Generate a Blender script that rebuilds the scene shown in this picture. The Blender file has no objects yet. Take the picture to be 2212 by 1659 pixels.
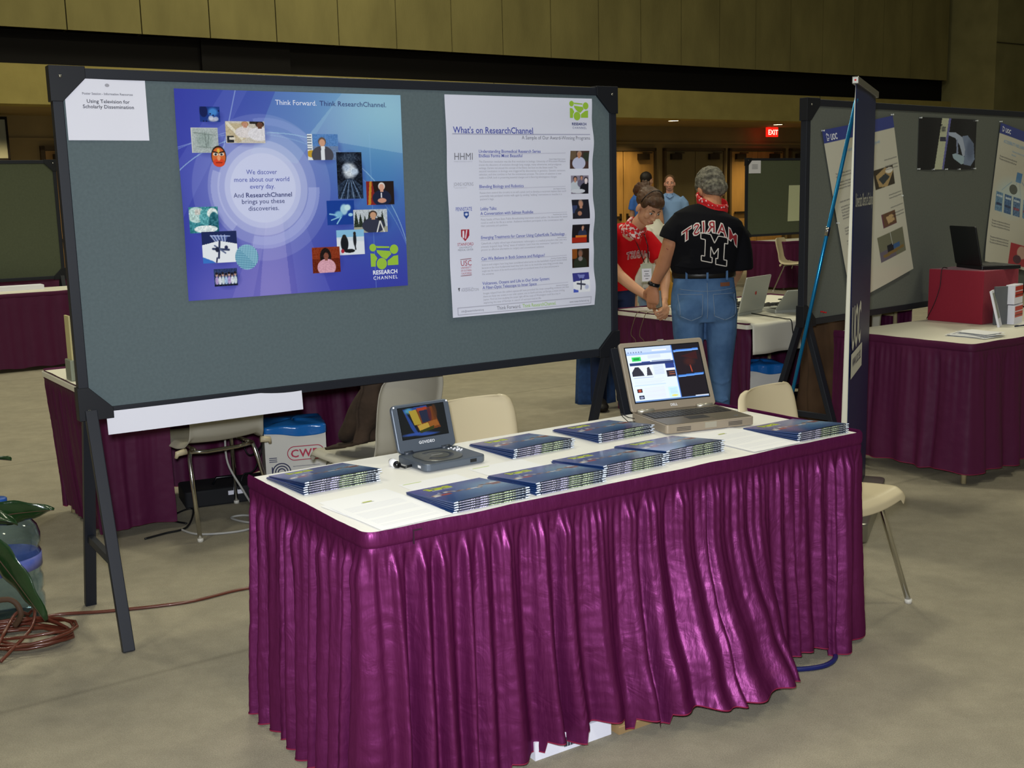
import bpy, bmesh, math, random
import numpy as np
from math import sin, cos, pi, radians, sqrt, atan2, exp
from mathutils import Vector, Matrix, noise as mnoise
from mathutils.bvhtree import BVHTree

# ------------------------------------------------------------------ camera, world, lights, exposure
scn = bpy.context.scene
COL = scn.collection
cam_d = bpy.data.cameras.new('camera'); cam = bpy.data.objects.new('camera', cam_d); COL.objects.link(cam)
scn.camera = cam
cam_d.sensor_fit = 'HORIZONTAL'; cam_d.sensor_width = 36.0
cam_d.lens = 36.0 * 2430.72 / 2212.0
cam_d.clip_start = 0.05; cam_d.clip_end = 200
PITCH, ROLL, CAMH = 0.1669, -0.0248, 1.5651
fw = Vector((0, cos(PITCH), -sin(PITCH))); up = Vector((0, sin(PITCH), cos(PITCH))); rt = Vector((1, 0, 0))
r2 = rt * cos(ROLL) + up * sin(ROLL); u2 = -rt * sin(ROLL) + up * cos(ROLL)
cam.matrix_world = Matrix(((r2.x, u2.x, -fw.x, 0), (r2.y, u2.y, -fw.y, 0), (r2.z, u2.z, -fw.z, CAMH), (0, 0, 0, 1)))

world = bpy.data.worlds.new('hall_air'); scn.world = world; world.use_nodes = True
bgn = world.node_tree.nodes['Background']
bgn.inputs[0].default_value = (0.95, 0.92, 0.74, 1); bgn.inputs[1].default_value = 0.09

def area_light(name, loc, size, power, color, rot=(0, 0, 0), size_y=None, spread=None):
    d = bpy.data.lights.new(name, 'AREA'); d.energy = power; d.color = color; d.size = size
    if size_y: d.shape = 'RECTANGLE'; d.size_y = size_y
    if spread: d.spread = spread
    o = bpy.data.objects.new(name, d); COL.objects.link(o); o.location = loc; o.rotation_euler = rot
    return o
WARM = (0.96, 0.925, 0.70)
# high-bay lamps hanging in the hall roof
for i, (x, y, p) in enumerate([(-5.0, 1.5, 200), (2.0, -1.0, 190), (6.5, 4.5, 235), (-1.0, 7.5, 300), (-8.0, 9.0, 380), (5.5, 11.5, 380), (-1.5, 14.5, 420)]):
    area_light('high_bay_lamp', (x, y, 8.6), 1.1, p * 0.65, WARM)
# the flash on the camera that took the picture
fl = bpy.data.lights.new('camera_flash', 'AREA'); fl.energy = 85; fl.color = (0.90, 0.94, 1.0); fl.size = 0.10; fl.spread = radians(140)
flo = bpy.data.objects.new('camera_flash', fl); COL.objects.link(flo)
flo.matrix_world = cam.matrix_world.copy(); flo.location = (-0.03, 0.04, 1.66)

scn.view_settings.view_transform = 'Standard'; scn.view_settings.look = 'None'
scn.view_settings.gamma = 1; scn.view_settings.exposure = 0.0; scn.view_settings.use_curve_mapping = False

# ------------------------------------------------------------------ helpers
def lin(c):
    return tuple((x / 12.92 if x <= 0.04045 else ((x + 0.055) / 1.055) ** 2.4) for x in c)
def hx(s):
    s = s.lstrip('#'); return tuple(int(s[i:i + 2], 16) / 255 for i in (0, 2, 4))
def C3(c):
    return hx(c) if isinstance(c, str) else tuple(c)
MATS = {}
def mat(name, col, rough=0.6, metal=0.0, spec=0.5, noise=0.0, nscale=30, bump=0.0, bscale=60, emit=None, estr=0, trans=0, ior=1.45, alpha=1, sheen=0, coat=0, stretch=None, col2=None, transl=0):
    if name in MATS: return MATS[name]
    m = bpy.data.materials.new(name); m.use_nodes = True; nt = m.node_tree
    b = nt.nodes['Principled BSDF']; c = (*lin(C3(col)), 1)
    b.inputs['Base Color'].default_value = c; b.inputs['Roughness'].default_value = rough
    b.inputs['Metallic'].default_value = metal; b.inputs['Specular IOR Level'].default_value = spec
    b.inputs['IOR'].default_value = ior
    if trans: b.inputs['Transmission Weight'].default_value = trans
    if alpha < 1: b.inputs['Alpha'].default_value = alpha
    if sheen: b.inputs['Sheen Weight'].default_value = sheen; b.inputs['Sheen Roughness'].default_value = 0.4
    if coat: b.inputs['Coat Weight'].default_value = coat; b.inputs['Coat Roughness'].default_value = 0.08
    if emit is not None: b.inputs['Emission Color'].default_value = (*lin(C3(emit)), 1); b.inputs['Emission Strength'].default_value = estr
    if noise or bump:
        tc = nt.nodes.new('ShaderNodeTexCoord'); mp = nt.nodes.new('ShaderNodeMapping')
        nt.links.new(tc.outputs['Object'], mp.inputs[0])
        if stretch: mp.inputs['Scale'].default_value = stretch
        if noise:
            n = nt.nodes.new('ShaderNodeTexNoise'); n.inputs['Scale'].default_value = nscale; n.inputs['Detail'].default_value = 4
            nt.links.new(mp.outputs[0], n.inputs[0])
            r = nt.nodes.new('ShaderNodeValToRGB'); e = r.color_ramp.elements
            cc = c[:3]; c2 = lin(C3(col2)) if col2 else None
            e[0].position = 0.3; e[1].position = 0.7
            e[0].color = (*[x * (1 - noise) for x in cc], 1) if not c2 else (*c2, 1); e[1].color = (*[min(1, x * (1 + noise)) for x in cc], 1) if not c2 else c
            nt.links.new(n.outputs[0], r.inputs[0]); nt.links.new(r.outputs[0], b.inputs['Base Color'])
        if bump:
            n2 = nt.nodes.new('ShaderNodeTexNoise'); n2.inputs['Scale'].default_value = bscale; n2.inputs['Detail'].default_value = 3
            nt.links.new(mp.outputs[0], n2.inputs[0])
            bp = nt.nodes.new('ShaderNodeBump'); bp.inputs['Strength'].default_value = bump; bp.inputs['Distance'].default_value = 0.01
            nt.links.new(n2.outputs[0], bp.inputs['Height']); nt.links.new(bp.outputs[0], b.inputs['Normal'])
    MATS[name] = m; return m
def print_mat(name, rough=0.5, coat=0.0, emit=0.0, spec=0.5):
    if name in MATS: return MATS[name]
    m = bpy.data.materials.new(name); m.use_nodes = True; nt = m.node_tree; b = nt.nodes['Principled BSDF']
    a = nt.nodes.new('ShaderNodeAttribute'); a.attribute_name = 'Col'
    nt.links.new(a.outputs['Color'], b.inputs['Base Color'])
    b.inputs['Roughness'].default_value = rough; b.inputs['Coat Weight'].default_value = coat; b.inputs['Coat Roughness'].default_value = 0.12
    b.inputs['Specular IOR Level'].default_value = spec
    if emit:
        nt.links.new(a.outputs['Color'], b.inputs['Emission Color']); b.inputs['Emission Strength'].default_value = emit
    MATS[name] = m; return m

def link(o, parent=None):
    COL.objects.link(o)
    if parent is not None: o.parent = parent
    return o
def tag(o, label=None, cat=None, group=None, kind=None):
    if label: o['label'] = label
    if cat: o['category'] = cat
    if group: o['group'] = group
    if kind: o['kind'] = kind
    return o
def thing(name, label, cat, loc=(0, 0, 0), rz=0.0, group=None, rot=None):
    o = bpy.data.objects.new(name, None); link(o); o.location = loc
    o.rotation_euler = rot if rot else (0, 0, rz); o.empty_display_size = 0.1
    return tag(o, label, cat, group)
def dup(root, label=None, group=None, loc=None, rot=None):
    def cp(o, par):
        c = o.copy(); COL.objects.link(c); c.parent = par
        for ch in kids.get(o.name, []): cp(ch, c)
        return c
    kids = {}
    for o in list(root.children_recursive): kids.setdefault(o.parent.name, []).append(o)
    r = cp(root, None)
    if label: r['label'] = label
    if group: r['group'] = group
    if loc is not None: r.location = loc
    if rot is not None: r.rotation_euler = rot
    return r

class MB:
    def __init__(s): s.v = []; s.f = []; s.mi = []; s.sm = []; s.col = None
    def add(s, vs, fs, mi=0, sm=False, M=None):
        n = len(s.v)
        if M is not None: vs = [M @ Vector(p) for p in vs]
        s.v.extend([tuple(p) for p in vs]); s.f.extend([tuple(i + n for i in f) for f in fs])
        s.mi.extend([mi] * len(fs)); s.sm.extend([sm] * len(fs)); return s
    def box(s, a, b, mi=0, M=None):
        x0, y0, z0 = a; x1, y1, z1 = b
        vs = [(x0, y0, z0), (x1, y0, z0), (x1, y1, z0), (x0, y1, z0), (x0, y0, z1), (x1, y0, z1), (x1, y1, z1), (x0, y1, z1)]
        return s.add(vs, [(0, 3, 2, 1), (4, 5, 6, 7), (0, 1, 5, 4), (1, 2, 6, 5), (2, 3, 7, 6), (3, 0, 4, 7)], mi, False, M)
    def bar(s, p, q, w, h, mi=0, upv=(0, 0, 1)):
        p = Vector(p); q = Vector(q); d = (q - p); L = d.length; d.normalize(); u = Vector(upv)
        sd = d.cross(u)
        if sd.length < 1e-4: sd = d.cross(Vector((1, 0, 0)))
        sd.normalize(); u = sd.cross(d)
        M = Matrix(((sd.x, u.x, d.x, p.x), (sd.y, u.y, d.y, p.y), (sd.z, u.z, d.z, p.z), (0, 0, 0, 1)))
        return s.box((-w / 2, -h / 2, 0), (w / 2, h / 2, L), mi, M)
    def sweep(s, path, rad, seg=12, mi=0, side=None, caps=True, sm=True, closed=False):
        P = [Vector(p) for p in path]; n = len(P); rings = []
        rad = [(r, r) if not isinstance(r, (tuple, list)) else r for r in (rad if isinstance(rad, (list, tuple)) and len(rad) == n and not (n == 2 and False) else [rad] * n)]
        prev = None
        for i in range(n):
            if closed: t = P[(i + 1) % n] - P[i - 1]
            else: t = P[min(i + 1, n - 1)] - P[max(i - 1, 0)]
            if t.length < 1e-9: t = Vector((0, 0, 1))
            t.normalize()
            if side is not None: a = Vector(side)
            elif prev is not None: a = prev
            else: a = Vector((1, 0, 0)) if abs(t.x) < 0.8 else Vector((0, 1, 0))
            a = a - t * a.dot(t)
            if a.length < 1e-5: a = Vector((0, 1, 0)) - t * t.y
            a.normalize(); b = t.cross(a); prev = a
            rings.append([P[i] + a * rad[i][0] * cos(2 * pi * k / seg) + b * rad[i][1] * sin(2 * pi * k / seg) for k in range(seg)])
        vs = [p for r in rings for p in r]; fs = []
        m = n if closed else n - 1
        for i in range(m):
            j = (i + 1) % n
            for k in range(seg):
                k2 = (k + 1) % seg; fs.append((i * seg + k, i * seg + k2, j * seg + k2, j * seg + k))
        if caps and not closed:
            fs.append(tuple(range(seg))[::-1]); fs.append(tuple((n - 1) * seg + k for k in range(seg)))
        return s.add(vs, fs, mi, sm)
    def lathe(s, prof, seg=24, mi=0, M=None, sm=True):
        vs = []; fs = []; n = len(prof)
        for r, z in prof:
            for k in range(seg): vs.append((r * cos(2 * pi * k / seg), r * sin(2 * pi * k / seg), z))
        for i in range(n - 1):
            for k in range(seg):
                k2 = (k + 1) % seg; fs.append((i * seg + k, i * seg + k2, (i + 1) * seg + k2, (i + 1) * seg + k))
        fs.append(tuple(range(seg))[::-1]); fs.append(tuple((n - 1) * seg + k for k in range(seg)))
        return s.add(vs, fs, mi, sm, M)
    def ell(s, c, r, mi=0, M=None, nu=16, nv=10, fn=None):
        vs = []; fs = []
        for j in range(1, nv):
            th = pi * j / nv
            for i in range(nu):
                ph = 2 * pi * i / nu; vs.append(Vector((sin(th) * cos(ph), sin(th) * sin(ph), cos(th))))
        vs.append(Vector((0, 0, 1))); vs.append(Vector((0, 0, -1)))
        for j in range(nv - 2):
            for i in range(nu):
                i2 = (i + 1) % nu; fs.append((j * nu + i, (j + 1) * nu + i, (j + 1) * nu + i2, j * nu + i2))
        T = len(vs) - 2; B = T + 1
        for i in range(nu):
            fs.append((T, i, (i + 1) % nu)); fs.append((B, (nv - 2) * nu + (i + 1) % nu, (nv - 2) * nu + i))
        out = []
        for p in vs:
            q = Vector((p.x * r[0], p.y * r[1], p.z * r[2]))
            if fn: q = fn(q, p)
            out.append(q)
        if M is None: M = Matrix.Identity(4)
        M = Matrix.Translation(Vector(c)) @ M
        return s.add(out, fs, mi, True, M)
    def grid(s, fn, nu, nv, mi=0, sm=True, flip=False):
        vs = [fn(i / nu, j / nv) for j in range(nv + 1) for i in range(nu + 1)]
        fs = []
        for j in range(nv):
            for i in range(nu):
                a = j * (nu + 1) + i; q = (a, a + 1, a + nu + 2, a + nu + 1); fs.append(q[::-1] if flip else q)
        return s.add(vs, fs, mi, sm)
    def prism(s, pts, z0, z1, mi=0, M=None):
        n = len(pts); vs = [(x, y, z0) for x, y in pts] + [(x, y, z1) for x, y in pts]
        fs = [tuple(range(n))[::-1], tuple(range(n, 2 * n))] + [(i, (i + 1) % n, n + (i + 1) % n, n + i) for i in range(n)]
        return s.add(vs, fs, mi, False, M)
    def slab(s, x0, y0, x1, y1, r, z0, z1, mi=0, M=None, seg=5):
        pts = []
        for cx, cy, a0 in ((x1 - r, y1 - r, 0), (x0 + r, y1 - r, 90), (x0 + r, y0 + r, 180), (x1 - r, y0 + r, 270)):
            for k in range(seg + 1):
                a = radians(a0 + 90 * k / seg); pts.append((cx + r * cos(a), cy + r * sin(a)))
        return s.prism(pts, z0, z1, mi, M)
    def text(s, body, size, fn, mi=0, **kw):
        vs, fs = text_poly(body, size, **kw)
        return s.add([fn(x, y) for x, y in vs], fs, mi)
    def build(s, name, mats, parent=None, bevel=0, solid=0, sub=0, M=None, weld=False):
        me = bpy.data.meshes.new(name); me.from_pydata(s.v, [], s.f)
        if not isinstance(mats, (list, tuple)): mats = [mats]
        for m in mats: me.materials.append(m)
        me.polygons.foreach_set('material_index', s.mi); me.polygons.foreach_set('use_smooth', s.sm)
        if s.col is not None:
            at = me.color_attributes.new('Col', 'FLOAT_COLOR', 'POINT')
            c = np.ones((len(s.v), 4), dtype=np.float32); k = min(len(s.col), len(s.v)); c[:k, :3] = s.col[:k]; at.data.foreach_set('color', c.ravel())
        me.update()
        o = bpy.data.objects.new(name, me); link(o, parent)
        if M is not None: o.matrix_local = M
        if solid: md = o.modifiers.new('s', 'SOLIDIFY'); md.thickness = solid; md.offset = 0
        if bevel: md = o.modifiers.new('b', 'BEVEL'); md.width = bevel; md.segments = 2; md.limit_method = 'ANGLE'; md.angle_limit = radians(40)
        if sub: md = o.modifiers.new('d', 'SUBSURF'); md.levels = sub; md.render_levels = sub
        return o

_TC = {}
def text_poly(body, size=1.0, align='LEFT', bold=0.0, space=1.0, xs=1.0, shear=0.0, lines=1.0, mirror=False):
    key = (body, align, round(bold, 4), space, shear, lines)
    if key not in _TC:
        cu = bpy.data.curves.new('t', 'FONT'); cu.body = body; cu.size = 1; cu.align_x = align; cu.offset = bold
        cu.space_character = space; cu.space_line = lines; cu.shear = shear; cu.resolution_u = 2; cu.fill_mode = 'FRONT' if False else 'BOTH'
        ob = bpy.data.objects.new('t', cu); me = bpy.data.meshes.new_from_object(ob)
        vs = [(v.co.x, v.co.y) for v in me.vertices]; fs = [tuple(p.vertices) for p in me.polygons]
        _TC[key] = (vs, fs); bpy.data.objects.remove(ob); bpy.data.curves.remove(cu); bpy.data.meshes.remove(me)
    vs, fs = _TC[key]; k = -1 if mirror else 1
    return [(x * size * xs * k, y * size) for x, y in vs], (fs if not mirror else [f[::-1] for f in fs])

def union(mb, voxel, smooth=2, name='body', mats=None, parent=None, dec=None):
    """one continuous skin out of overlapping lofts"""
    me = bpy.data.meshes.new(name + '_t'); me.from_pydata(mb.v, [], mb.f)
    ob = bpy.data.objects.new(name + '_t', me); COL.objects.link(ob)
    md = ob.modifiers.new('r', 'REMESH'); md.mode = 'VOXEL'; md.voxel_size = voxel; md.use_smooth_shade = True
    if smooth: m2 = ob.modifiers.new('s', 'SMOOTH'); m2.iterations = smooth; m2.factor = 0.5
    dg = bpy.context.evaluated_depsgraph_get(); dg.update()
    new = bpy.data.meshes.new_from_object(ob.evaluated_get(dg)); new.name = name
    bpy.data.objects.remove(ob); bpy.data.meshes.remove(me)
    new.materials.clear()
    for m in (mats if isinstance(mats, (list, tuple)) else [mats]): new.materials.append(m)
    for p in new.polygons: p.use_smooth = True
    o = bpy.data.objects.new(name, new); link(o, parent); return o

# ------------------------------------------------------------------ printed colour as per-vertex ink on dense sheets
class Cv:
    def __init__(s, w, h, col):
        s.w, s.h = w, h; s.a = np.ones((h, w, 3)) * np.array(C3(col))
        s.U, s.V = np.meshgrid(np.linspace(0, 1, w), np.linspace(0, 1, h))
        s.px = 1.0 / w; s.asp = w / h; s.box = (0, 0, 1, 1)
    def X(s, x): return s.box[0] + x * (s.box[2] - s.box[0])
    def Y(s, y): return s.box[1] + y * (s.box[3] - s.box[1])
    def mix(s, m, col, a=1.0):
        m = (m * a)[..., None]; s.a = s.a * (1 - m) + (np.array(C3(col)) if not isinstance(col, np.ndarray) else col) * m
    def inside(s):
        b = s.box; return ((s.U >= b[0]) & (s.U <= b[2]) & (s.V >= b[1]) & (s.V <= b[3])).astype(float)
    def r(s, x0, y0, x1, y1, col, a=1.0):
        x0, x1, y0, y1 = s.X(x0), s.X(x1), s.Y(y0), s.Y(y1)
        s.mix(((s.U >= x0) & (s.U <= x1) & (s.V >= y0) & (s.V <= y1)) * s.inside(), col, a)
    def e(s, cx, cy, rx, ry, col, a=1.0, soft=0.0):
        cx, cy = s.X(cx), s.Y(cy); rx *= (s.box[2] - s.box[0]); ry *= (s.box[3] - s.box[1])
        d = np.sqrt(((s.U - cx) / rx) ** 2 + ((s.V - cy) / ry) ** 2)
        m = np.clip((1 - d) / max(soft, 1.2 * s.px / max(rx, 1e-6)) + (0.5 if not soft else 0), 0, 1)
        s.mix(m * s.inside(), col, a)
    def p(s, pts, col, a=1.0):
        pts = [(s.X(x), s.Y(y)) for x, y in pts]; m = np.zeros_like(s.U, dtype=bool); n = len(pts)
        for i in range(n):
            x0, y0 = pts[i]; x1, y1 = pts[(i + 1) % n]
            if y0 == y1: continue
            c = ((y0 > s.V) != (y1 > s.V)) & (s.U < (x1 - x0) * (s.V - y0) / (y1 - y0) + x0); m ^= c
        s.mix(m * s.inside(), col, a)
    def l(s, x0, y0, x1, y1, w, col, a=1.0):
        x0, x1, y0, y1 = s.X(x0), s.X(x1), s.Y(y0), s.Y(y1); A = 1 / s.asp
        dx, dy = x1 - x0, (y1 - y0) * A; L = dx * dx + dy * dy + 1e-12
        t = np.clip(((s.U - x0) * dx + (s.V - y0) * A * dy) / L, 0, 1)
        d = np.sqrt((s.U - x0 - t * dx) ** 2 + ((s.V - y0) * A - t * dy) ** 2)
        s.mix(np.clip((w / 2 - d) / s.px + 0.5, 0, 1) * s.inside(), col, a)
    def ring(s, cx, cy, rx, ry, w, col, a=1.0, a0=None, a1=None):
        d = np.sqrt(((s.U - cx) / rx) ** 2 + ((s.V - cy) / ry) ** 2)
        m = (np.abs(d - 1) * rx < w / 2).astype(float)
        if a0 is not None:
            an = np.degrees(np.arctan2((s.V - cy) / ry, (s.U - cx) / rx)) % 360; m = m * ((an >= a0) & (an <= a1))
        s.mix(m * s.inside(), col, a)
    def speck(s, seed, amt, cell=2, col=None):
        rg = np.random.RandomState(seed); h, w = s.h // cell + 2, s.w // cell + 2
        n = np.kron(rg.rand(h, w), np.ones((cell, cell)))[:s.h, :s.w]
        if col is None: s.a = np.clip(s.a + ((n - 0.5) * amt * s.inside())[..., None], 0, 1)
        else: s.mix((n < amt) * s.inside(), col)
    def sub(s, x0, y0, x1, y1): s.box = (x0, y0, x1, y1); return s
    def full(s): s.box = (0, 0, 1, 1); return s
def sheet(mb, cv, w, h, fn=None, mi=0):
    """printed sheet, x to the right, y up, origin at the lower left; fn bends it"""
    nx, ny = cv.w, cv.h
    xs = np.linspace(0, w, nx); ys = np.linspace(h, 0, ny)
    X, Y = np.meshgrid(xs, ys); Z = np.zeros_like(X)
    if fn is not None:
        X, Y, Z = fn(X, Y)
    vs = np.stack([X, Y, Z], -1).reshape(-1, 3)
    idx = np.arange(nx * ny).reshape(ny, nx)
    q = np.stack([idx[1:, :-1], idx[1:, 1:], idx[:-1, 1:], idx[:-1, :-1]], -1).reshape(-1, 4)
    c = np.clip(cv.a, 0, 1).reshape(-1, 3); c = np.where(c <= 0.04045, c / 12.92, ((c + 0.055) / 1.055) ** 2.4)
    assert not mb.v
    mb.v = [tuple(p) for p in vs.tolist()]; mb.f = [tuple(p) for p in q.tolist()]
    mb.mi = [mi] * len(q); mb.sm = [True] * len(q); mb.col = c
    return mb
def frame_m(o, x, z, n):
    """matrix from origin, right, up, normal"""
    return Matrix(((x[0], z[0], n[0], o[0]), (x[1], z[1], n[1], o[1]), (x[2], z[2], n[2], o[2]), (0, 0, 0, 1)))

# ------------------------------------------------------------------ site coordinates
YAW = 0.5914
T0 = Vector((-0.3675, 2.6733, 0)); TX = Vector((cos(YAW), sin(YAW), 0)); TY = Vector((-sin(YAW), cos(YAW), 0)); UP = Vector((0, 0, 1))
TW, TD, TZ = 1.865, 0.775, 0.74
def onT(s, t, z=TZ): return T0 + TX * s + TY * t + UP * z
BYAW = 0.5711; B0 = Vector((-1.5684, 4.0071, 0)); BX = Vector((cos(BYAW), sin(BYAW), 0)); BN = Vector((sin(BYAW), -cos(BYAW), 0))
RYAW = 0.7099; R0 = Vector((1.6132, 6.2308, 0)); RX = Vector((cos(RYAW), sin(RYAW), 0)); RN = Vector((sin(RYAW), -cos(RYAW), 0))
WYAW = 0.5955; WX = Vector((cos(WYAW), sin(WYAW), 0)); WN = Vector((-sin(WYAW), cos(WYAW), 0))
def onW(s, d, z): return WN * d + WX * s + UP * z
WM = Matrix.Rotation(WYAW, 4, 'Z')   # local frame of the hall: x along the back wall, y away from the camera

# ------------------------------------------------------------------ the hall
carpet = mat('carpet', '#9a9480', rough=0.95, spec=0.1)
def carpet_nodes():
    nt = carpet.node_tree; b = nt.nodes['Principled BSDF']; tc = nt.nodes.new('ShaderNodeTexCoord')
    def nz(scale, det, rough=0.6, st=None, rot=0):
        n = nt.nodes.new('ShaderNodeTexNoise'); n.inputs['Scale'].default_value = scale; n.inputs['Detail'].default_value = det; n.inputs['Roughness'].default_value = rough
        mp = nt.nodes.new('ShaderNodeMapping'); nt.links.new(tc.outputs['Object'], mp.inputs[0]); mp.inputs['Rotation'].default_value = (0, 0, rot)
        if st: mp.inputs['Scale'].default_value = st
        nt.links.new(mp.outputs[0], n.inputs[0]); return n
    def mixc(a, bb, f, mode='MULTIPLY'):
        m = nt.nodes.new('ShaderNodeMix'); m.data_type = 'RGBA'; m.blend_type = mode
        m.inputs[0].default_value = f; nt.links.new(a, m.inputs[6])
        nt.links.new(bb, m.inputs[7]); return m.outputs[2]
    def ramp(o, p0, p1, c0, c1):
        r = nt.nodes.new('ShaderNodeValToRGB'); e = r.color_ramp.elements; e[0].position = p0; e[1].position = p1
        e[0].color = (*c0, 1); e[1].color = (*c1, 1); nt.links.new(o, r.inputs[0]); return r.outputs[0]
    base = ramp(nz(1.6, 5, st=(1, 2.2, 1), rot=-WYAW).outputs[0], 0.3, 0.7, lin(hx('#97907f')), lin(hx('#a29a87')))
    fine = ramp(nz(260, 3, 0.8).outputs[0], 0.3, 0.7, (0.72,) * 3, (1.25,) * 3)
    c = mixc(base, fine, 1.0)
    spots = ramp(nz(9, 5, 0.7).outputs[0], 0.40, 0.62, (0.80,) * 3, (1, 1, 1)); c = mixc(c, spots, 0.55)
    # roll seams: thin lines across, following the hall
    mp = nt.nodes.new('ShaderNodeMapping'); mp.inputs['Rotation'].default_value = (0, 0, -WYAW); nt.links.new(tc.outputs['Object'], mp.inputs[0])
    sx = nt.nodes.new('ShaderNodeSeparateXYZ'); nt.links.new(mp.outputs[0], sx.inputs[0])
    m1 = nt.nodes.new('ShaderNodeMath'); m1.operation = 'PINGPONG'; m1.inputs[1].default_value = 1.83; nt.links.new(sx.outputs[1], m1.inputs[0])
    seam = ramp(m1.outputs[0], 0.0, 0.022, (0.72,) * 3, (1, 1, 1)); c = mixc(c, seam, 0.7)
    nt.links.new(c, b.inputs['Base Color'])
    bp = nt.nodes.new('ShaderNodeBump'); bp.inputs['Strength'].default_value = 0.5; bp.inputs['Distance'].default_value = 0.006
    nt.links.new(nz(300, 2).outputs[0], bp.inputs['Height']); nt.links.new(bp.outputs[0], b.inputs['Normal'])
carpet_nodes()
f = MB(); f.box((-26, -5, -0.1), (38, 34, 0)); fo = f.build('floor', carpet); tag(fo, kind='structure')

conc = mat('olive concrete panel', '#7d7448', rough=0.9, spec=0.2, noise=0.16, nscale=2.2, bump=0.25, bscale=40, stretch=(1, 1, 0.35))
conc2 = mat('tan concrete beam', '#97894f', rough=0.9, spec=0.2, noise=0.1, nscale=3, bump=0.2, bscale=30)
conc3 = mat('grey olive pier', '#807a52', rough=0.9, spec=0.2, noise=0.12, nscale=2)
black = mat('black recess', '#0d0a08', rough=0.7, spec=0.2)
brownw = mat('brown alcove wall', '#8a7750', rough=0.8, spec=0.3, noise=0.08, nscale=2)
door_lit = mat('tan wood door', '#a07a42', rough=0.5, noise=0.12, nscale=4, stretch=(3, 3, 0.5))  # orange light falling on these doors is put into the tan colour
jointm = mat('dark panel joint', '#3c371f', rough=0.9)
# upper wall of tall precast panels with open joints
J = [-12.5, -11.5, -10.4, -9.4, -8.4, -7.4, -6.4, -5.4, -4.4, -3.4, -2.3, -1.3, -0.3, 0.8, 1.85, 2.9, 3.9, 4.88, 5.84, 6.84, 7.84, 8.83, 9.84, 10.83, 11.82, 12.86, 13.83, 14.81, 15.79, 16.76, 17.74, 18.69, 19.66, 20.61, 21.56, 22.87]
w = MB()
for i in range(len(J) - 1):
    w.box((J[i] + 0.008, 16.0, 3.85), (J[i + 1] - 0.008, 16.3, 8.8), 0)
w.box((-12.5, 16.03, 3.85), (22.87, 16.4, 8.8), 1)
o = w.build('wall_back', [conc, jointm]); o.matrix_world = WM; tag(o, kind='structure')
w = MB(); w.box((-12.5, 16.22, 3.38), (23.0, 16.4, 3.86)); w.box((5.75, 16.16, 3.42), (7.1, 16.25, 3.86))
o = w.build('trim_1', black); o.matrix_world = WM; tag(o, kind='structure')
w = MB(); w.box((-12.5, 15.97, 2.88), (23.0, 16.4, 3.39))
for i in (2.2, 10.6, 18.6): w.box((i, 15.965, 2.88), (i + 0.012, 15.975, 3.39), 1)
o = w.build('trim_2', [conc2, jointm]); o.matrix_world = WM; tag(o, kind='structure')
w = MB(); w.box((-12.5, 16.4, 2.88), (24, 18.3, 3.0)); o = w.build('ceiling', brownw); o.matrix_world = WM; tag(o, kind='structure')
w = MB(); w.box((-12.5, 18.0, 0), (24, 18.3, 2.9)); w.box((-12.5, 17.97, 2.52), (24, 18.0, 2.56)); o = w.build('wall_alcove', brownw); o.matrix_world = WM; tag(o, kind='structure')
# big pier standing in front of the panels on the right
w = MB(); w.box((23.0, 14.9, 0), (24.3, 16.4, 8.8)); w.box((23.0, 14.88, 4.55), (24.2, 14.9, 4.57), 1); w.box((24.3, 12.0, 0), (30, 16.4, 8.8), 0)
o = w.build('wall_right', [conc3, jointm]); o.matrix_world = WM; tag(o, kind='structure')
# alcove end walls and a ceiling plane high above keep the room closed behind the picture
closer = mat('dark bronze door closer', '#2c2110', rough=0.5, metal=0.3)
framem = mat('door frame', '#4a3a20', rough=0.6)
door_dim = mat('olive steel door', '#6f6240', rough=0.5, noise=0.06, nscale=2)  # shade on the recessed doors is painted in as a darker olive
nd = 0
for (a, b, leaves, m) in [(-3.2, -1.5, 2, door_lit), (0.4, 2.1, 2, door_dim), (3.9, 5.6, 2, door_lit), (13.2, 14.05, 1, door_lit), (14.2, 15.85, 2, door_lit), (16.19, 17.84, 2, door_dim), (18.09, 19.72, 2, door_lit), (20.01, 21.7, 2, door_dim)]:
    nd += 1
    root = bpy.data.objects.new('door_%d' % nd, None); link(root); root.location = onW(a, 17.98, 0); root.rotation_euler = (0, 0, WYAW); tag(root, kind='structure')
    W = b - a; h = 2.38
    d = MB(); d.box((-0.06, -0.05, 0), (0, 0.02, h + 0.06)); d.box((W, -0.05, 0), (W + 0.06, 0.02, h + 0.06)); d.box((-0.06, -0.05, h), (W + 0.06, 0.02, h + 0.06)); d.build('door_frame', framem, root)
    for k in range(leaves):
        x0 = W * k / leaves + 0.008; x1 = W * (k + 1) / leaves - 0.008
        q = MB(); q.box((x0, -0.03, 0.01), (x1, 0.0, h - 0.01)); lf = q.build('door_leaf', m, root)
        q = MB(); cx = x1 - 0.3 if k == 0 and leaves == 1 else ((x0 + 0.24) if k == 0 else (x1 - 0.30))
        q.box((cx - 0.14, -0.10, h - 0.18), (cx + 0.14, -0.03, h - 0.06)); q.box((cx - 0.02, -0.09, h - 0.05), (cx + 0.22, -0.06, h - 0.03)); q.build('door_closer', closer, lf)
        q = MB(); hxp = x1 - 0.08 if k == 0 else x0 + 0.08
        q.box((x0 + 0.08, -0.08, 1.02), (x1 - 0.08, -0.045, 1.07)); q.box((hxp - 0.02, -0.06, 0.98), (hxp + 0.02, -0.03, 1.12)); q.build('push_bar', closer, lf)
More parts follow.
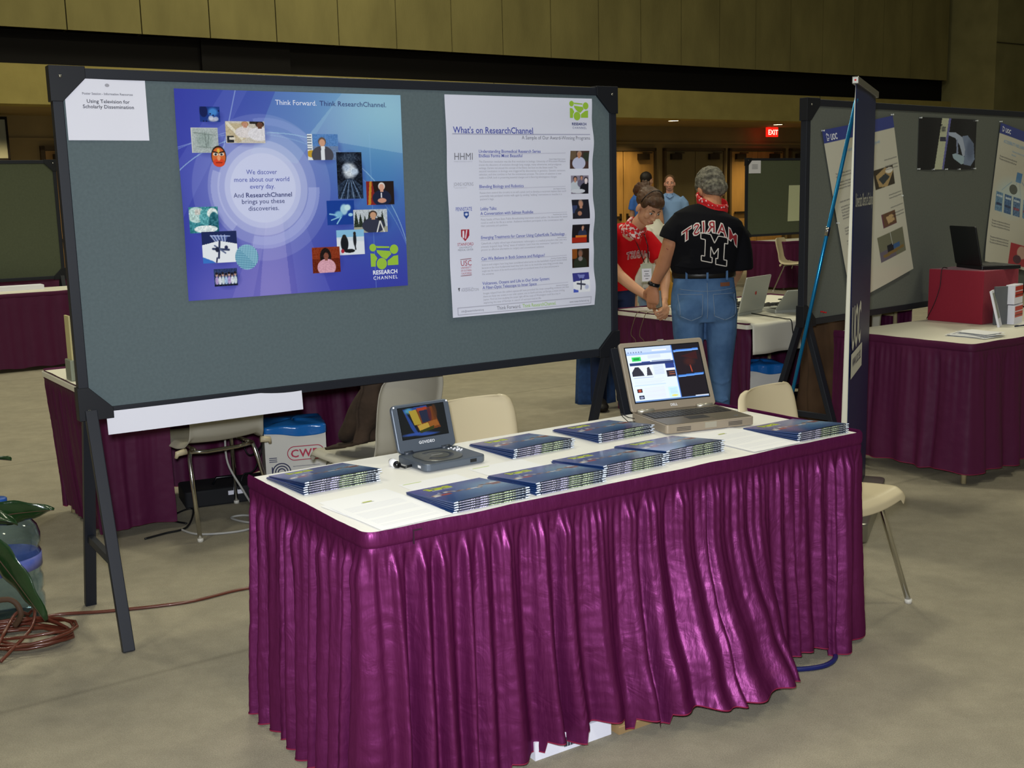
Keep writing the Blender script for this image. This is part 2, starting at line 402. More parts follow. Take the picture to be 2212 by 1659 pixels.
# pinned projection screen / pale panel by the far left doors
t = thing('projection_screen', 'pale grey screen panel with black edge on the far left alcove wall', 'screen', onW(1.9, 17.6, 0), WYAW)
q = MB(); q.box((0, -0.02, 2.25), (1.42, 0.0, 2.79)); q.build('screen_panel', mat('screen grey', '#7f8274', rough=0.7), t)
q = MB(); q.box((-0.02, -0.03, 2.79), (1.45, 0.02, 2.83)); q.box((1.42, -0.03, 2.22), (1.45, 0.02, 2.8)); q.box((-0.02, -0.03, 2.20), (1.45, 0.02, 2.25)); q.build('screen_border', black, t)
# soffit downlights
lampm = mat('lamp glow', '#fff2c8', emit='#ffe9b0', estr=14)
ringm = mat('lamp ring', '#8d7a50', rough=0.4)
for i, (x, y, lb) in enumerate([(3.204, 22.0, 'round glowing recessed ceiling downlight left of the exit sign'), (5.72, 24.2, 'round glowing recessed ceiling downlight right of the exit sign')]):
    t = thing('downlight', lb, 'ceiling light', (x, y, 2.88), group='downlights in the alcove ceiling')
    q = MB(); q.lathe([(0.10, -0.006), (0.10, 0.0)], 24); q.build('lamp', lampm, t)
    q = MB(); q.lathe([(0.10, -0.004), (0.13, -0.012), (0.135, 0.0)], 24); q.build('trim_ring', ringm, t)
for (x, d, p) in [(13.9, 17.0, 26), (18.4, 17.0, 20), (3.2, 17.0, 16), (15.0, 17.4, 10), (22, 17, 10)]:
    L = bpy.data.lights.new('downlight_beam', 'SPOT'); L.energy = p * 8.5; L.color = (1.0, 0.78, 0.40); L.spot_size = radians(120); L.spot_blend = 0.8; L.shadow_soft_size = 0.08
    lo = bpy.data.objects.new('downlight_beam', L); COL.objects.link(lo); lo.location = onW(x, d, 2.84)
# exit sign
t = thing('exit_sign', 'small red glowing EXIT sign high on the alcove wall', 'exit sign', onW(18.97, 17.6, 2.77), WYAW)
q = MB(); q.box((-0.16, -0.03, -0.1), (0.16, 0.03, 0.1)); q.build('sign_box', mat('exit red', '#c01010', emit='#ff1c10', estr=1.6), t)
q = MB(); q.text('EXIT', 0.15, lambda x, y: (x, -0.034, y - 0.055), align='CENTER', bold=0.02); q.build('sign_letters', mat('exit letters', '#ffd0c0', emit='#ffc0b0', estr=2.0), t)
q = MB(); q.box((-0.012, -0.01, 0.1), (0.012, 0.01, 0.11)); q.build('mount', closer, t)

# ------------------------------------------------------------------ skirted tables
satin = mat('plum satin', '#7d1c63', rough=0.36, spec=0.55, sheen=0.25, bump=0.22, bscale=16, stretch=(1, 1, 0.8))
def satin_nodes():
    nt = satin.node_tree; b = nt.nodes['Principled BSDF']
    b.inputs['Roughness'].default_value = 0.40; b.inputs['Specular IOR Level'].default_value = 1.0; b.inputs['Sheen Weight'].default_value = 0.10; b.inputs['Sheen Roughness'].default_value = 0.3
    # fine vertical pull of the gathered weave plus broad soft crumples
    tc = nt.nodes.new('ShaderNodeTexCoord')
    n1 = nt.nodes.new('ShaderNodeTexNoise'); n1.inputs['Scale'].default_value = 11; n1.inputs['Detail'].default_value = 3; n1.inputs['Distortion'].default_value = 1.2; nt.links.new(tc.outputs['Object'], n1.inputs[0])
    mp2 = nt.nodes.new('ShaderNodeMapping'); mp2.inputs['Scale'].default_value = (40, 40, 6); nt.links.new(tc.outputs['Object'], mp2.inputs[0])
    n2 = nt.nodes.new('ShaderNodeTexNoise'); n2.inputs['Scale'].default_value = 1.0; n2.inputs['Detail'].default_value = 4; nt.links.new(mp2.outputs[0], n2.inputs[0])
    b1 = nt.nodes.new('ShaderNodeBump'); b1.inputs['Strength'].default_value = 0.30; b1.inputs['Distance'].default_value = 0.012; nt.links.new(n1.outputs[0], b1.inputs['Height'])
    b2 = nt.nodes.new('ShaderNodeBump'); b2.inputs['Strength'].default_value = 0.35; b2.inputs['Distance'].default_value = 0.01; nt.links.new(n2.outputs[0], b2.inputs['Height']); nt.links.new(b1.outputs[0], b2.inputs['Normal'])
    df = nt.nodes.new('ShaderNodeBsdfDiffuse'); df.inputs[0].default_value = (0.043, 0.0036, 0.024, 1)
    gl = nt.nodes.new('ShaderNodeBsdfAnisotropic'); gl.inputs[0].default_value = (0.105, 0.021, 0.080, 1); gl.inputs['Roughness'].default_value = 0.50
    g2 = nt.nodes.new('ShaderNodeBsdfAnisotropic'); g2.inputs[0].default_value = (0.013, 0.0045, 0.010, 1); g2.inputs['Roughness'].default_value = 0.34
    a1 = nt.nodes.new('ShaderNodeAddShader'); a2 = nt.nodes.new('ShaderNodeAddShader'); out = nt.nodes['Material Output']
    for n_ in (df, gl, g2): nt.links.new(b2.outputs[0], n_.inputs['Normal'])
    nt.links.new(df.outputs[0], a1.inputs[0]); nt.links.new(gl.outputs[0], a1.inputs[1]); nt.links.new(a1.outputs[0], a2.inputs[0]); nt.links.new(g2.outputs[0], a2.inputs[1]); nt.links.new(a2.outputs[0], out.inputs[0])
    b.inputs['Base Color'].default_value = (0.068, 0.0042, 0.040, 1)
    b.inputs['Specular Tint'].default_value = (1.0, 0.40, 0.85, 1); b.inputs['Sheen Tint'].default_value = (0.9, 0.25, 0.65, 1)
satin_nodes()
satin_d = mat('plum satin, dull', '#6a1850', rough=0.6, spec=0.3, bump=0.3, bscale=14)
satin_d.node_tree.nodes['Principled BSDF'].inputs['Base Color'].default_value = (0.080, 0.008, 0.043, 1)
vinyl = mat('white vinyl table cover', '#f4f2ec', rough=0.45, spec=0.4, bump=0.03, bscale=5)
vinyl_g = mat('off white table cover', '#e4e0d0', rough=0.5, spec=0.4)
creamleg = mat('cream painted table leg', '#b9ab82', rough=0.5)
steel = mat('chrome', '#c9c7c0', rough=0.14, metal=1.0)
redthread = mat('red overlock thread', '#80123a', rough=0.7)

def resample(pts, du, corner=0.03):
    P = [Vector((*p, 0)) for p in pts]; out = []
    # round the corners
    Q = [P[0]]
    for i in range(1, len(P) - 1):
        a = (P[i - 1] - P[i]).normalized(); b = (P[i + 1] - P[i]).normalized()
        for k in range(7):
            t = k / 6; p0 = P[i] + a * corner; p2 = P[i] + b * corner
            Q.append(p0 * (1 - t) ** 2 + P[i] * 2 * t * (1 - t) + p2 * t * t)
    Q.append(P[-1])
    L = [0]
    for i in range(1, len(Q)): L.append(L[-1] + (Q[i] - Q[i - 1]).length)
    n = int(L[-1] / du); j = 0
    for i in range(n + 1):
        u = L[-1] * i / n
        while j < len(L) - 2 and L[j + 1] < u: j += 1
        t = (u - L[j]) / max(1e-9, L[j + 1] - L[j]); out.append(Q[j].lerp(Q[j + 1], min(1, t)))
    res = []
    for i, p in enumerate(out):
        d = out[min(n, i + 2)] - out[max(0, i - 2)]; d.normalize()
        res.append((p, Vector((d.y, -d.x, 0)), L[-1] * i / n))
    return res

def make_skirt(parent, pts, ztop, zbot, seed, du=0.006, rows=64, lam=0.075, amp=0.020, m=None, bulge=None, hem=None, flare=0.035, thread=True, wr=1.0):
    m = m or satin
    R = resample(pts, du); n = len(R); mb = MB(); rg = random.Random(seed)
    # irregular pleats: a list of fold positions with their own depth and width
    Ltot = R[-1][2]; folds = []; u = 0
    while u < Ltot + 0.3:
        folds.append((u, rg.uniform(0.35, 1.45), rg.uniform(-0.30, 0.30))); u += lam * rg.choice((rg.uniform(0.45, 0.9), rg.uniform(0.8, 1.3), rg.uniform(1.3, 2.1)))
    cen = np.array([f_[0] for f_ in folds]); dep = np.array([f_[1] for f_ in folds]); tilt = np.array([f_[2] for f_ in folds])
    vs = []
    for j in range(rows + 1):
        v = j / rows; vv = v ** 0.75
        cc = cen + tilt * 0.10 * v; uu = np.array([r[2] for r in R])
        idx = np.clip(np.searchsorted(cc, uu) - 1, 0, len(cc) - 2)
        c0 = cc[idx]; c1 = cc[idx + 1]; t = np.clip((uu - c0) / (c1 - c0 + 1e-6), 0, 1)
        dd = dep[idx] * (1 - t) + dep[idx + 1] * t
        tw = t ** (0.7 + 0.6 * (0.5 + 0.5 * np.sin(idx * 2.3))); prof = (0.5 - 0.5 * np.cos(2 * pi * tw)) ** 0.85          # lopsided round ridges, soft valleys
        merge = 0.5 + 0.5 * np.sin(uu * 9 + seed + v * 1.5)
        d = ((prof - 0.5) * amp * (0.35 + 0.85 * vv) * dd * (1 - 0.35 * merge * v) + 0.0085 * (amp / .05) * prof * dd * (0.5 + 0.5 * np.sin(uu * 31 + seed)) * exp(-((v - .14) / .09) ** 2)) * min(1, max(0, v - 0.045) * 12)
        fine = np.sin(uu * 2 * pi / (lam * 0.37) + 3 * np.sin(uu * 7 + seed)) * 0.0062 * exp(-v * 3.4) * min(1, max(0, v - 0.04) * 14)
        for i in range(n):
            p, nn, uq = R[i]; q = Vector((uq * 7, v * 9, seed))
            wv = mnoise.noise(Vector((uq * 9, v * 6, seed))) * 0.0045 * v + mnoise.noise(Vector((uq * 26, v * 34, seed + 5))) * 0.0020 * min(1, v * 5) * wr
            off = (0.003 if v < .045 else 0.006) + flare * v ** 1.2 + d[i] + fine[i] + wv
            zb = zbot + (hem(uq) if hem else 0) + 0.006 * sin(uq * 21 + seed)
            if bulge: off += bulge(uq, v)
            lat = mnoise.noise(Vector((uq * 4, v * 1.5, seed + 9))) * 0.02 * v
            tx = Vector((-nn.y, nn.x, 0)); P = p + nn * off + tx * lat
            vs.append((P.x, P.y, ztop + (zb - ztop) * v))
    fs = []
    for j in range(rows):
        for i in range(n - 1):
            a = j * n + i; fs.append((a, a + n, a + n + 1, a + 1))
    mb.add(vs, fs, 0, True)
    if thread:
        base = rows * n; k = len(mb.v); ed = []
        for i in range(n):
            x, y, z = vs[base + i]; mb.v.append((x, y, z + 0.003)); mb.v.append((x, y, z - 0.001))
        for i in range(n - 1):
            nn = R[i][1]; mb.f.append((k + 2 * i, k + 2 * i + 1, k + 2 * i + 3, k + 2 * i + 2)); mb.mi.append(1); mb.sm.append(True)
        for i in range(n):
            nn = R[i][1]; x, y, z = mb.v[k + 2 * i]; mb.v[k + 2 * i] = (x + nn.x * 0.0012, y + nn.y * 0.0012, z); x, y, z = mb.v[k + 2 * i + 1]; mb.v[k + 2 * i + 1] = (x + nn.x * 0.0012, y + nn.y * 0.0012, z)
    sk = mb.build('skirt', [m, redthread], parent)
    # flat header band clipped to the table edge
    b = MB(); vs = []; H = [(0.000, 0.004, 0.012), (0.008, 0.0085, 0.004), (0.016, 0.0095, -0.008), (0.024, 0.0095, -0.020), (0.030, 0.007, -0.028), (0.034, 0.003, -0.032)]
    for _, off, dz in H:
        for i in range(n):
            p, nn, uq = R[i]; w_ = mnoise.noise(Vector((uq * 30, dz * 60, seed))) * 0.0012
            P = p + nn * (off + w_); vs.append((P.x, P.y, ztop + dz + 0.004 + mnoise.noise(Vector((uq * 6, 1, seed))) * 0.003))
    fs = []
    for j in range(len(H) - 1):
        for i in range(n - 1):
            a = j * n + i; fs.append((a, a + n, a + n + 1, a + 1))
    b.add(vs, fs, 0, True); b.build('skirt_band', m, sk)
    return sk

def table(name, label, loc, yaw, W, D, path, seed, cat='table', group=None, top=None, z=0.74, leg_in=0.08, sk=None):
    t = thing(name, label, cat, loc, yaw, group)
    q = MB(); q.slab(0, 0, W, D, 0.018, z - 0.028, z, 0, seg=4); q.build('tabletop', top or vinyl, t, bevel=0.003)
    for (x, y) in ((leg_in, leg_in), (W - leg_in, leg_in), (leg_in, D - leg_in), (W - leg_in, D - leg_in)):
        q = MB(); q.sweep([(x, y, 0), (x, y, z - 0.028)], 0.014, 10); q.build('leg', creamleg, t)
    for x in (leg_in, W - leg_in):
        q = MB(); q.bar((x, leg_in, z - 0.05), (x, D - leg_in, z - 0.05), 0.02, 0.04); q.build('apron', creamleg, t)
    kw = dict(ztop=z - 0.006, zbot=0.035); kw.update(sk or {})
    make_skirt(t, path, seed=seed, **kw)
    return t

# main table
def bulge_main(u, v):
    s = u - TD                                  # path runs down the left end first
    w_ = 0.0
    if 0.60 < s < 1.42:
        e_ = max(0, min(1, (s - 0.60) / 0.45)) ** 1.3 * max(0, min(1, (1.40 - s) / 0.07))
        w_ = e_ * 0.155 * max(0, (v - 0.30) / 0.70) ** 1.5
        w_ += 0.010 * e_ * sin(v * 22 + s * 9) * max(0, v - 0.5) * 2
    return w_
def hem_main(u):
    s = u - TD
    h = 0.0
    if 0.36 < s < 1.42: h += 0.018
    if 0.60 < s < 0.74 or 0.49 < s < 0.55: h += 0.034
    if 0.78 < s < 0.84 or 0.88 < s < 0.97: h += 0.030
    if 0.97 < s < 1.38: h += 0.03
    if 1.46 < s < 1.66: h += 0.035
    return h
mt = table('exhibit_table', 'white topped table in the foreground with shiny plum pleated skirt', T0, YAW, TW, TD,
           [(0, TD), (0, 0), (TW, 0), (TW, TD)], 3, sk=dict(bulge=bulge_main, hem=hem_main, zbot=0.012, lam=0.066, amp=0.050, du=0.0046, rows=84))
q = MB(); q.box((0.124, -0.0125, 0.702), (0.127, -0.008, 0.738)); q.box((0.127, -0.0125, 0.735), (0.150, -0.008, 0.738))  # dark seam across the skirt header band
for c in mt.children:
    if c.name.startswith('skirt'): q.build('band_seam', mat('dark seam thread', '#2c0620', rough=0.9), c)

# table behind the big board
L2 = (-1.96, 5.04, 0); Y2 = 0.607
t2 = table('booth_table', 'plum skirted white table standing behind the large grey board', L2, Y2, 1.86, 0.76,
           [(0.40, 0), (0, 0), (0, 0.76), (1.86, 0.76), (1.86, 0)], 11, top=vinyl_g, sk=dict(m=satin_d, du=0.009, rows=44, lam=0.09, amp=0.03, zbot=0.04, flare=0.05))
# table in front of the right hand board
L3 = (2.362, 5.709, 0); Y3 = 0.60
t3 = table('booth_table', 'plum skirted white table holding the red box, right side', L3, Y3, 1.86, 0.88,
           [(0, 0.88), (0, 0), (1.86, 0), (1.86, 0.88)], 17, top=vinyl_g, leg_in=0.045, sk=dict(m=satin_d, du=0.009, rows=44, lam=0.10, amp=0.032, zbot=0.07, flare=0.03))
# table the person in black stands at
L4 = (1.446, 6.838, 0); Y4 = 0.59
t4 = table('booth_table', 'plum skirted table strewn with cables, beside the person in black', L4, Y4, 1.60, 1.32,
           [(0.035, 0), (0, 0), (0, 1.32), (1.60, 1.32), (1.60, 0.0)], 23, top=vinyl_g, sk=dict(m=satin_d, du=0.011, rows=36, lam=0.09, amp=0.03, flare=0.03))
t = thing('table_cloth', 'white cloth overhanging the edge of the cable strewn table', 'tablecloth', L4, Y4)
q = MB()
def cl(u, v):
    x = 0.03 + u * 1.22; y = 0.45 - v * 0.65; z = 0.744
    if y < -0.012:
        d_ = -0.012 - y; y = -0.016 - 0.012 * sin(x * 14) * min(1, d_ * 6); z = 0.744 - d_
    return (x, y, z + 0.001 * sin(x * 30))
q.grid(cl, 60, 26); q.build('cloth', vinyl_g, t, solid=0.002)

# far booths
def far_table(label, loc, yaw, W, seed, D=0.76):
    return table('booth_table', label, loc, yaw, W, D, [(0, D), (0, 0), (W, 0), (W, D)], seed, top=vinyl_g, sk=dict(m=satin_d, du=0.03, rows=14, lam=0.10, amp=0.03, thread=False))
far_table('plum skirted white table far left in front of the dim board', (-5.55, 10.17, 0), 0.60, 1.86, 31)
far_table('plum skirted table glimpsed behind the far left board', (-6.3, 12.4, 0), 0.60, 1.86, 37)
far_table('plum skirted table far behind the empty cream chair', (3.77 + .82 * sin(.6), 18.05 - .82 * cos(.6), 0), 0.60, 1.86, 41)

# ------------------------------------------------------------------ tack boards on A-frame legs
fabric = mat('grey board fabric', '#5f6c70', rough=0.95, spec=0.15, noise=0.06, nscale=90, bump=0.15, bscale=500)
fabric_f = mat('olive grey board fabric', '#565c4a', rough=0.95, spec=0.15, noise=0.05, nscale=60)
fabric_r = mat('grey board fabric, right booth', '#686c66', rough=0.95, spec=0.15, noise=0.05, nscale=90)
frame_b = mat('dark board frame', '#20232b', rough=0.45, spec=0.4)
frame_k = mat('black board bracket', '#16181e', rough=0.5, spec=0.4)
def board(label, loc, yaw, m, W=2.46, z0=0.80, H=1.235, spread=0.29):
    t = thing('display_board', label, 'display board', loc, yaw); z1 = z0 + H
    q = MB(); q.box((0.02, -0.012, z0 + 0.02), (W - 0.02, 0.012, z1 - 0.02)); q.build('panel', m, t)
    q = MB(); r = 0.036
    q.box((0, -0.02, z0), (r, 0.02, z1)); q.box((W - r, -0.02, z0), (W, 0.02, z1)); q.box((r, -0.02, z0), (W - r, 0.02, z0 + r)); q.box((r, -0.02, z1 - r), (W - r, 0.02, z1))
    q.build('frame', frame_b, t, bevel=0.003)
    for (x, z, a, b) in ((0, z0, 1, 1), (W, z0, -1, 1), (0, z1, 1, -1), (W, z1, -1, -1)):
        q = MB(); L = 0.115; c = 0.05; e = 0.006
        pts = [(x - a * e, z - b * e), (x + a * L, z - b * e), (x + a * L, z + b * 0.034), (x + a * 0.034 + 0, z + b * L), (x - a * e, z + b * L)]
        if a * b < 0: pts = pts[::-1]
        n = len(pts); vs = [(px, -0.026, pz) for px, pz in pts] + [(px, 0.026, pz) for px, pz in pts]
        q.add(vs, [tuple(range(n)), tuple(range(n, 2 * n))[::-1]] + [(i, n + i, n + (i + 1) % n, (i + 1) % n) for i in range(n)])
        br = q.build('corner_bracket', frame_k, t, bevel=0.002)
        q = MB(); q.ell((x + a * 0.03, -0.028, z + b * 0.03), (0.006, 0.004, 0.006)); q.build('screw', steel, br)
    for x in (0.035, W - 0.035):
        for sy in (-1, 1):
            q = MB(); q.bar((x, sy * 0.018, z0 + 0.03), (x, sy * spread, 0), 0.030, 0.042, upv=(1, 0, 0)); q.build('leg', frame_b, t, bevel=0.003)
        zb = 0.30; yb = 0.018 + (spread - 0.018) * (1 - zb / z0)
        q = MB(); q.bar((x, -yb, zb), (x, yb, zb), 0.022, 0.03, upv=(0, 0, 1)); q.build('brace', frame_b, t)
    return t
bm = board('large dark grey display board with the blue poster', B0, BYAW, fabric)
board('grey display board on the right with the tilted posters', R0, RYAW, fabric_r, W=2.75)
board('dim olive display board far left behind a table', (-6.75, 10.62, 0), 0.60, fabric_f, W=2.46)
board('small distant olive display board behind the cream chair', (3.77, 18.05, 0), 0.60, fabric_f, W=2.46)

# ------------------------------------------------------------------ shell chairs
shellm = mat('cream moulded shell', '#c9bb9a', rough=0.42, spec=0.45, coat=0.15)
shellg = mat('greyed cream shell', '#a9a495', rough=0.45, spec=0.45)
glide = mat('white glide', '#d6d2c8', rough=0.4)
def make_chair(label, m):
    t = thing('shell_chair', label, 'chair')
    prof = [(0.225, 0.405, 0.17), (0.222, 0.432, 0.19), (0.19, 0.447, 0.205), (0.10, 0.440, 0.215), (0.0, 0.430, 0.218), (-0.10, 0.428, 0.212), (-0.165, 0.440, 0.200), (-0.205, 0.475, 0.190), (-0.225, 0.530, 0.186), (-0.243, 0.60, 0.190), (-0.262, 0.68, 0.198), (-0.276, 0.745, 0.197), (-0.284, 0.785, 0.185), (-0.288, 0.803, 0.165), (-0.290, 0.812, 0.130)]
    NP = len(prof) - 1
    def fn(u, v):
        k = v * NP; i = min(NP - 1, int(k)); f_ = k - i
        a, b = prof[i], prof[i + 1]; y = a[0] * (1 - f_) + b[0] * f_; z = a[1] * (1 - f_) + b[1] * f_; w_ = a[2] * (1 - f_) + b[2] * f_
        x = (2 * u - 1); s2 = abs(x) ** 3.2; back = max(0, min(1, (z - 0.46) / 0.12)) if y < -0.1 else 0
        # dished seat, wrapping back, rolled edge
        y2 = y + back * 0.035 * abs(x) ** 2.0 - back * 0.020 * max(0, abs(x) - 0.9) * 10
        z2 = z + (1 - back) * (0.014 * abs(x) ** 2 - 0.03 * max(0, abs(x) - 0.88) * 8)
        return (x * w_, y2, z2)
    q = MB(); q.grid(fn, 28, 42); q.build('shell', m, t, solid=0.006, sub=1)
    for sx in (-1, 1):
        for (yt, yb, xb) in ((0.13, 0.235, 0.215), (-0.13, -0.285, 0.20)):
            q = MB(); q.sweep([(sx * 0.135, yt * 0.8, 0.407), (sx * 0.16, yt, 0.395), (sx * 0.168, yt * 1.07, 0.36), (sx * xb, yb, 0.008)], 0.0105, 12); lg = q.build('leg', steel, t)
            q = MB(); q.sweep([(sx * xb, yb, 0.0), (sx * xb, yb, 0.016)], 0.014, 12); q.build('glide', glide, lg)
        q = MB(); q.sweep([(sx * 0.137, -0.14, 0.407), (sx * 0.137, 0.14, 0.407)], 0.008, 8); q.build('side_rail', steel, t)
        q = MB(); q.sweep([(sx * 0.19, -0.16, 0.41), (sx * 0.235, -0.165, 0.405), (sx * 0.24, -0.16, 0.385)], [0.016, 0.014, 0.008], 8); q.build('stacking_hook', m, t)
    q = MB(); q.sweep([(-0.16, -0.135, 0.397), (-0.08, -0.14, 0.388), (0.08, -0.14, 0.388), (0.16, -0.135, 0.397)], 0.010, 10); q.build('crossbar', steel, t)
    q = MB(); q.sweep([(-0.16, 0.13, 0.397), (0.16, 0.13, 0.397)], 0.010, 10); q.build('crossbar', steel, t)
    return t
def face(dx, dy): return atan2(dy, dx) - pi / 2
GC = 'cream shell chairs with chrome legs'
ch = make_chair('cream shell chair facing the camera behind the portable disc player', shellm); tag(ch, group=GC)
ch.location = (-0.215, 4.30, 0); ch.rotation_euler = (0, 0, face(0.556, -0.83))
ch.location = (-0.16 + 0.27 * 0.556, 4.12 - 0.27 * 0.83 + 0.06, 0)
dup(ch, 'cream shell chair at the right end of the foreground table', GC, (1.165, 4.085, 0), (0, 0, face(0.70, -0.71)))
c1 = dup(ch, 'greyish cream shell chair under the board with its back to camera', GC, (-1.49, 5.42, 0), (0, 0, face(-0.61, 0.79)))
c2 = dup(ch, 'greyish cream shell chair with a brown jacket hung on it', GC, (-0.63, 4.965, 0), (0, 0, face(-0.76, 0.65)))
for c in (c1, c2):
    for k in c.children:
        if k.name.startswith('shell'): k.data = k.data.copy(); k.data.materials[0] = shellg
dup(ch, 'distant empty cream shell chair by the far right booth', GC, (4.38, 17.20, 0), (0, 0, face(0.80, -0.60)))

# ------------------------------------------------------------------ prints on the big board
ink = lambda n, c, **k: mat(n, c, rough=0.6, **k)
I_navy = ink('ink navy', '#2a3270'); I_blue = ink('ink blue', '#4650a8'); I_grey = ink('ink grey', '#7c7c86'); I_dk = ink('ink dark', '#3a3a48')
I_white = ink('ink white', '#f2f4ff'); I_green = ink('ink green', '#9ac43a'); I_red = ink('ink red', '#a8243a'); I_lb = ink('ink light blue', '#8fb2d8'); I_lg = ink('ink pale grey', '#a4a4ae')
paper = print_mat('matte print', rough=0.55); gloss = print_mat('glossy print', rough=0.22, coat=0.5)
BR = frame_m
def on_board(o0, ax, nrm, s, z, off=0.0135, tilt=0.0):
    o = o0 + ax * s + UP * z + nrm * off
    M = frame_m(o, ax, UP, nrm)
    return M @ Matrix.Rotation(tilt, 4, 'Z')
def place(o, M): o.matrix_world = M; return o
HAIR, SKIN = '#3a2a24', '#c8927a'
def person_pic(cv, cx, top, sc, shirt, hair=HAIR, skin=SKIN):
    cv.e(cx, top + 0.78 * sc, 0.42 * sc, 0.42 * sc, shirt); cv.r(cx - 0.07 * sc, top + 0.3 * sc, cx + 0.07 * sc, top + 0.45 * sc, skin)
    cv.e(cx, top + 0.17 * sc, 0.15 * sc, 0.20 * sc, hair); cv.e(cx, top + 0.22 * sc, 0.115 * sc, 0.17 * sc, skin)

# blue poster
def blue_poster():
    cv = Cv(520, 435, '#4a5cc0'); U, V = cv.U, cv.V
    g = np.array(C3('#3c44b0'))[None, None] * np.ones((cv.h, cv.w, 1))
    def blend(m, c): nonlocal g; m = np.clip(m, 0, 1)[..., None]; g = g * (1 - m) + np.array(C3(c)) * m
    blend((1 - V) * 0.55 * np.clip(U * 1.3, 0, 1), '#5c9ad0')
    blend(np.exp(-((U - 0.93) ** 2 / 0.10 + (V - 0.10) ** 2 / 0.10)) * 0.9, '#9cd2e8')
    blend(np.exp(-((U - 0.88) ** 2 / 0.03 + (V - 0.45) ** 2 / 0.08)) * 0.5, '#3a8ac0')
    blend(np.exp(-((U - 0.35) ** 2 / 0.04 + (V - 1.0) ** 2 / 0.10)) * 0.75, '#8a7fd0')
    blend(np.exp(-((U - 0.12) ** 2 / 0.02 + (V - 1.0) ** 2 / 0.03)) * 0.5, '#7a74cc')
    blend(np.exp(-((U - 0.34) ** 2 / 0.05 + (V - 0.45) ** 2 / 0.06)) * 0.55, '#a9b4ea')
    cv.a = g
    for p, c, a in (([(0.42, 0), (0.72, 0), (0.5, 0.35), (0.30, 0.3)], '#8ac4e4', 0.28), ([(0.72, 0), (1, 0), (1, 0.3), (0.55, 0.22)], '#c4e8f4', 0.30), ([(0, 0.33), (0.2, 0.0), (0.3, 0), (0.0, 0.6)], '#8e9ae6', 0.16),
                    ([(0.30, 1), (0.35, 0.6), (0.42, 0.6), (0.44, 1)], '#b4aae8', 0.35), ([(0.18, 1), (0.32, 0.62), (0.36, 0.62), (0.27, 1)], '#a89ce0', 0.22), ([(0.47, 1), (0.44, 0.6), (0.5, 0.58), (0.62, 1)], '#8890e0', 0.2)): cv.p(p, c, a)
    cx, cy = 0.345, 0.468; A = 520 / 435 * 0.926 / 0.775 * 435 / 520
    asp = 0.926 / 0.775
    for r, a in ((0.300, 0.16), (0.235, 0.26), (0.195, 0.42), (0.165, 0.60), (0.142, 0.90)): cv.e(cx, cy, r, r * asp, '#d6dbfa', a)
    cv.ring(cx, cy, 0.225, 0.225 * asp, 0.05, '#c0c8f8', 0.45, 0, 105); cv.ring(cx, cy, 0.205, 0.205 * asp, 0.035, '#d0d6fa', 0.4, 130, 200); cv.ring(cx + 0.02, cy, 0.27, 0.27 * asp, 0.03, '#a8b8f0', 0.3, 260, 330)
    cv.ring(0.40, 0.95, 0.62, 0.75, 0.004, '#b4dcf4', 0.6); cv.ring(0.30, 1.1, 0.75, 0.75 * asp, 0.003, '#b4dcf4', 0.35)
    cv.l(0.25, 0, 0.18, 0.3, 0.004, '#b4ccf4', 0.6); cv.l(0.0, 0.27, 0.2, 0.2, 0.003, '#b4ccf4', 0.5); cv.l(0.84, 0.2, 0.84, 1, 0.003, '#9cc8f0', 0.4)
    # little photographs
    def shadow(x0, y0, x1, y1): cv.full().e((x0 + x1) / 2 + 0.01, (y0 + y1) / 2 + 0.012, (x1 - x0) * 0.62, (y1 - y0) * 0.62, '#2a3490', 0.35, soft=0.3)
    def ph(k, x0, y0, x1, y1, bgc): shadow(x0, y0, x1, y1); cv.sub(x0, y0, x1, y1); cv.r(0, 0, 1, 1, bgc)
    ph(1, .097, .080, .180, .150, '#1c3a8c'); cv.e(.66, .35, .3, .35, '#4a94e0', 0.9, .5); cv.speck(1, .10, 3, '#0e1c50'); cv.e(.65, .85, .3, .2, '#b0b4c8', 1, .5); cv.e(.2, .3, .2, .4, '#101e58')
    cv.e(.55, .75, .12, .15, '#d8dcec', .8); cv.e(.8, .8, .12, .14, '#c0c8e0', .8)
    ph(2, .057, .178, .167, .297, '#b0baba'); cv.e(.5, .5, .36, .36, '#98a8a4', .8, .3); cv.l(.1, .2, .9, .3, .004, '#8a9894'); cv.l(.2, .75, .8, .8, .004, '#8a9894'); cv.l(.5, .2, .55, .8, .003, '#7a8886'); cv.l(.65, .3, .6, .7, .003, '#7a8886'); cv.speck(2, .12, 2); cv.r(0, 0, 1, .03, '#d8d8d0'); cv.r(0, 0, .03, 1, '#d8d8d0')
    ph(3, .199, .146, .365, .249, '#d0c8bc'); cv.p([(0, .1), (.4, .1), (.5, .8), (.3, 1), (0, .7)], '#c8b898'); cv.l(.05, .1, .4, .8, .012, '#e8e0cc'); cv.r(.62, 0, .9, .12, '#2a2420'); person_pic(cv, .5, .02, .62, '#e4dcdc', '#b08458'); person_pic(cv, .88, .0, .75, '#e8e4ea', '#1c1614', '#6a4434'); cv.r(.03, .68, .2, .98, '#2a2c30'); cv.r(.08, .74, .24, .86, '#e0d8c8'); cv.speck(3, .10, 2)
    ph(4, .024, .552, .146, .677, '#3c8c98'); cv.e(.25, .3, .3, .3, '#c8e0dc', .9); cv.e(.55, .4, .2, .32, '#5aa8b0'); cv.e(.8, .25, .18, .2, '#e4f0ec'); cv.e(.85, .7, .2, .5, '#2a6c7c'); cv.e(.55, .85, .4, .14, '#e8f4f4'); cv.r(.2, .1, .4, .3, '#e0c8c0', .6); cv.speck(4, .22, 3)
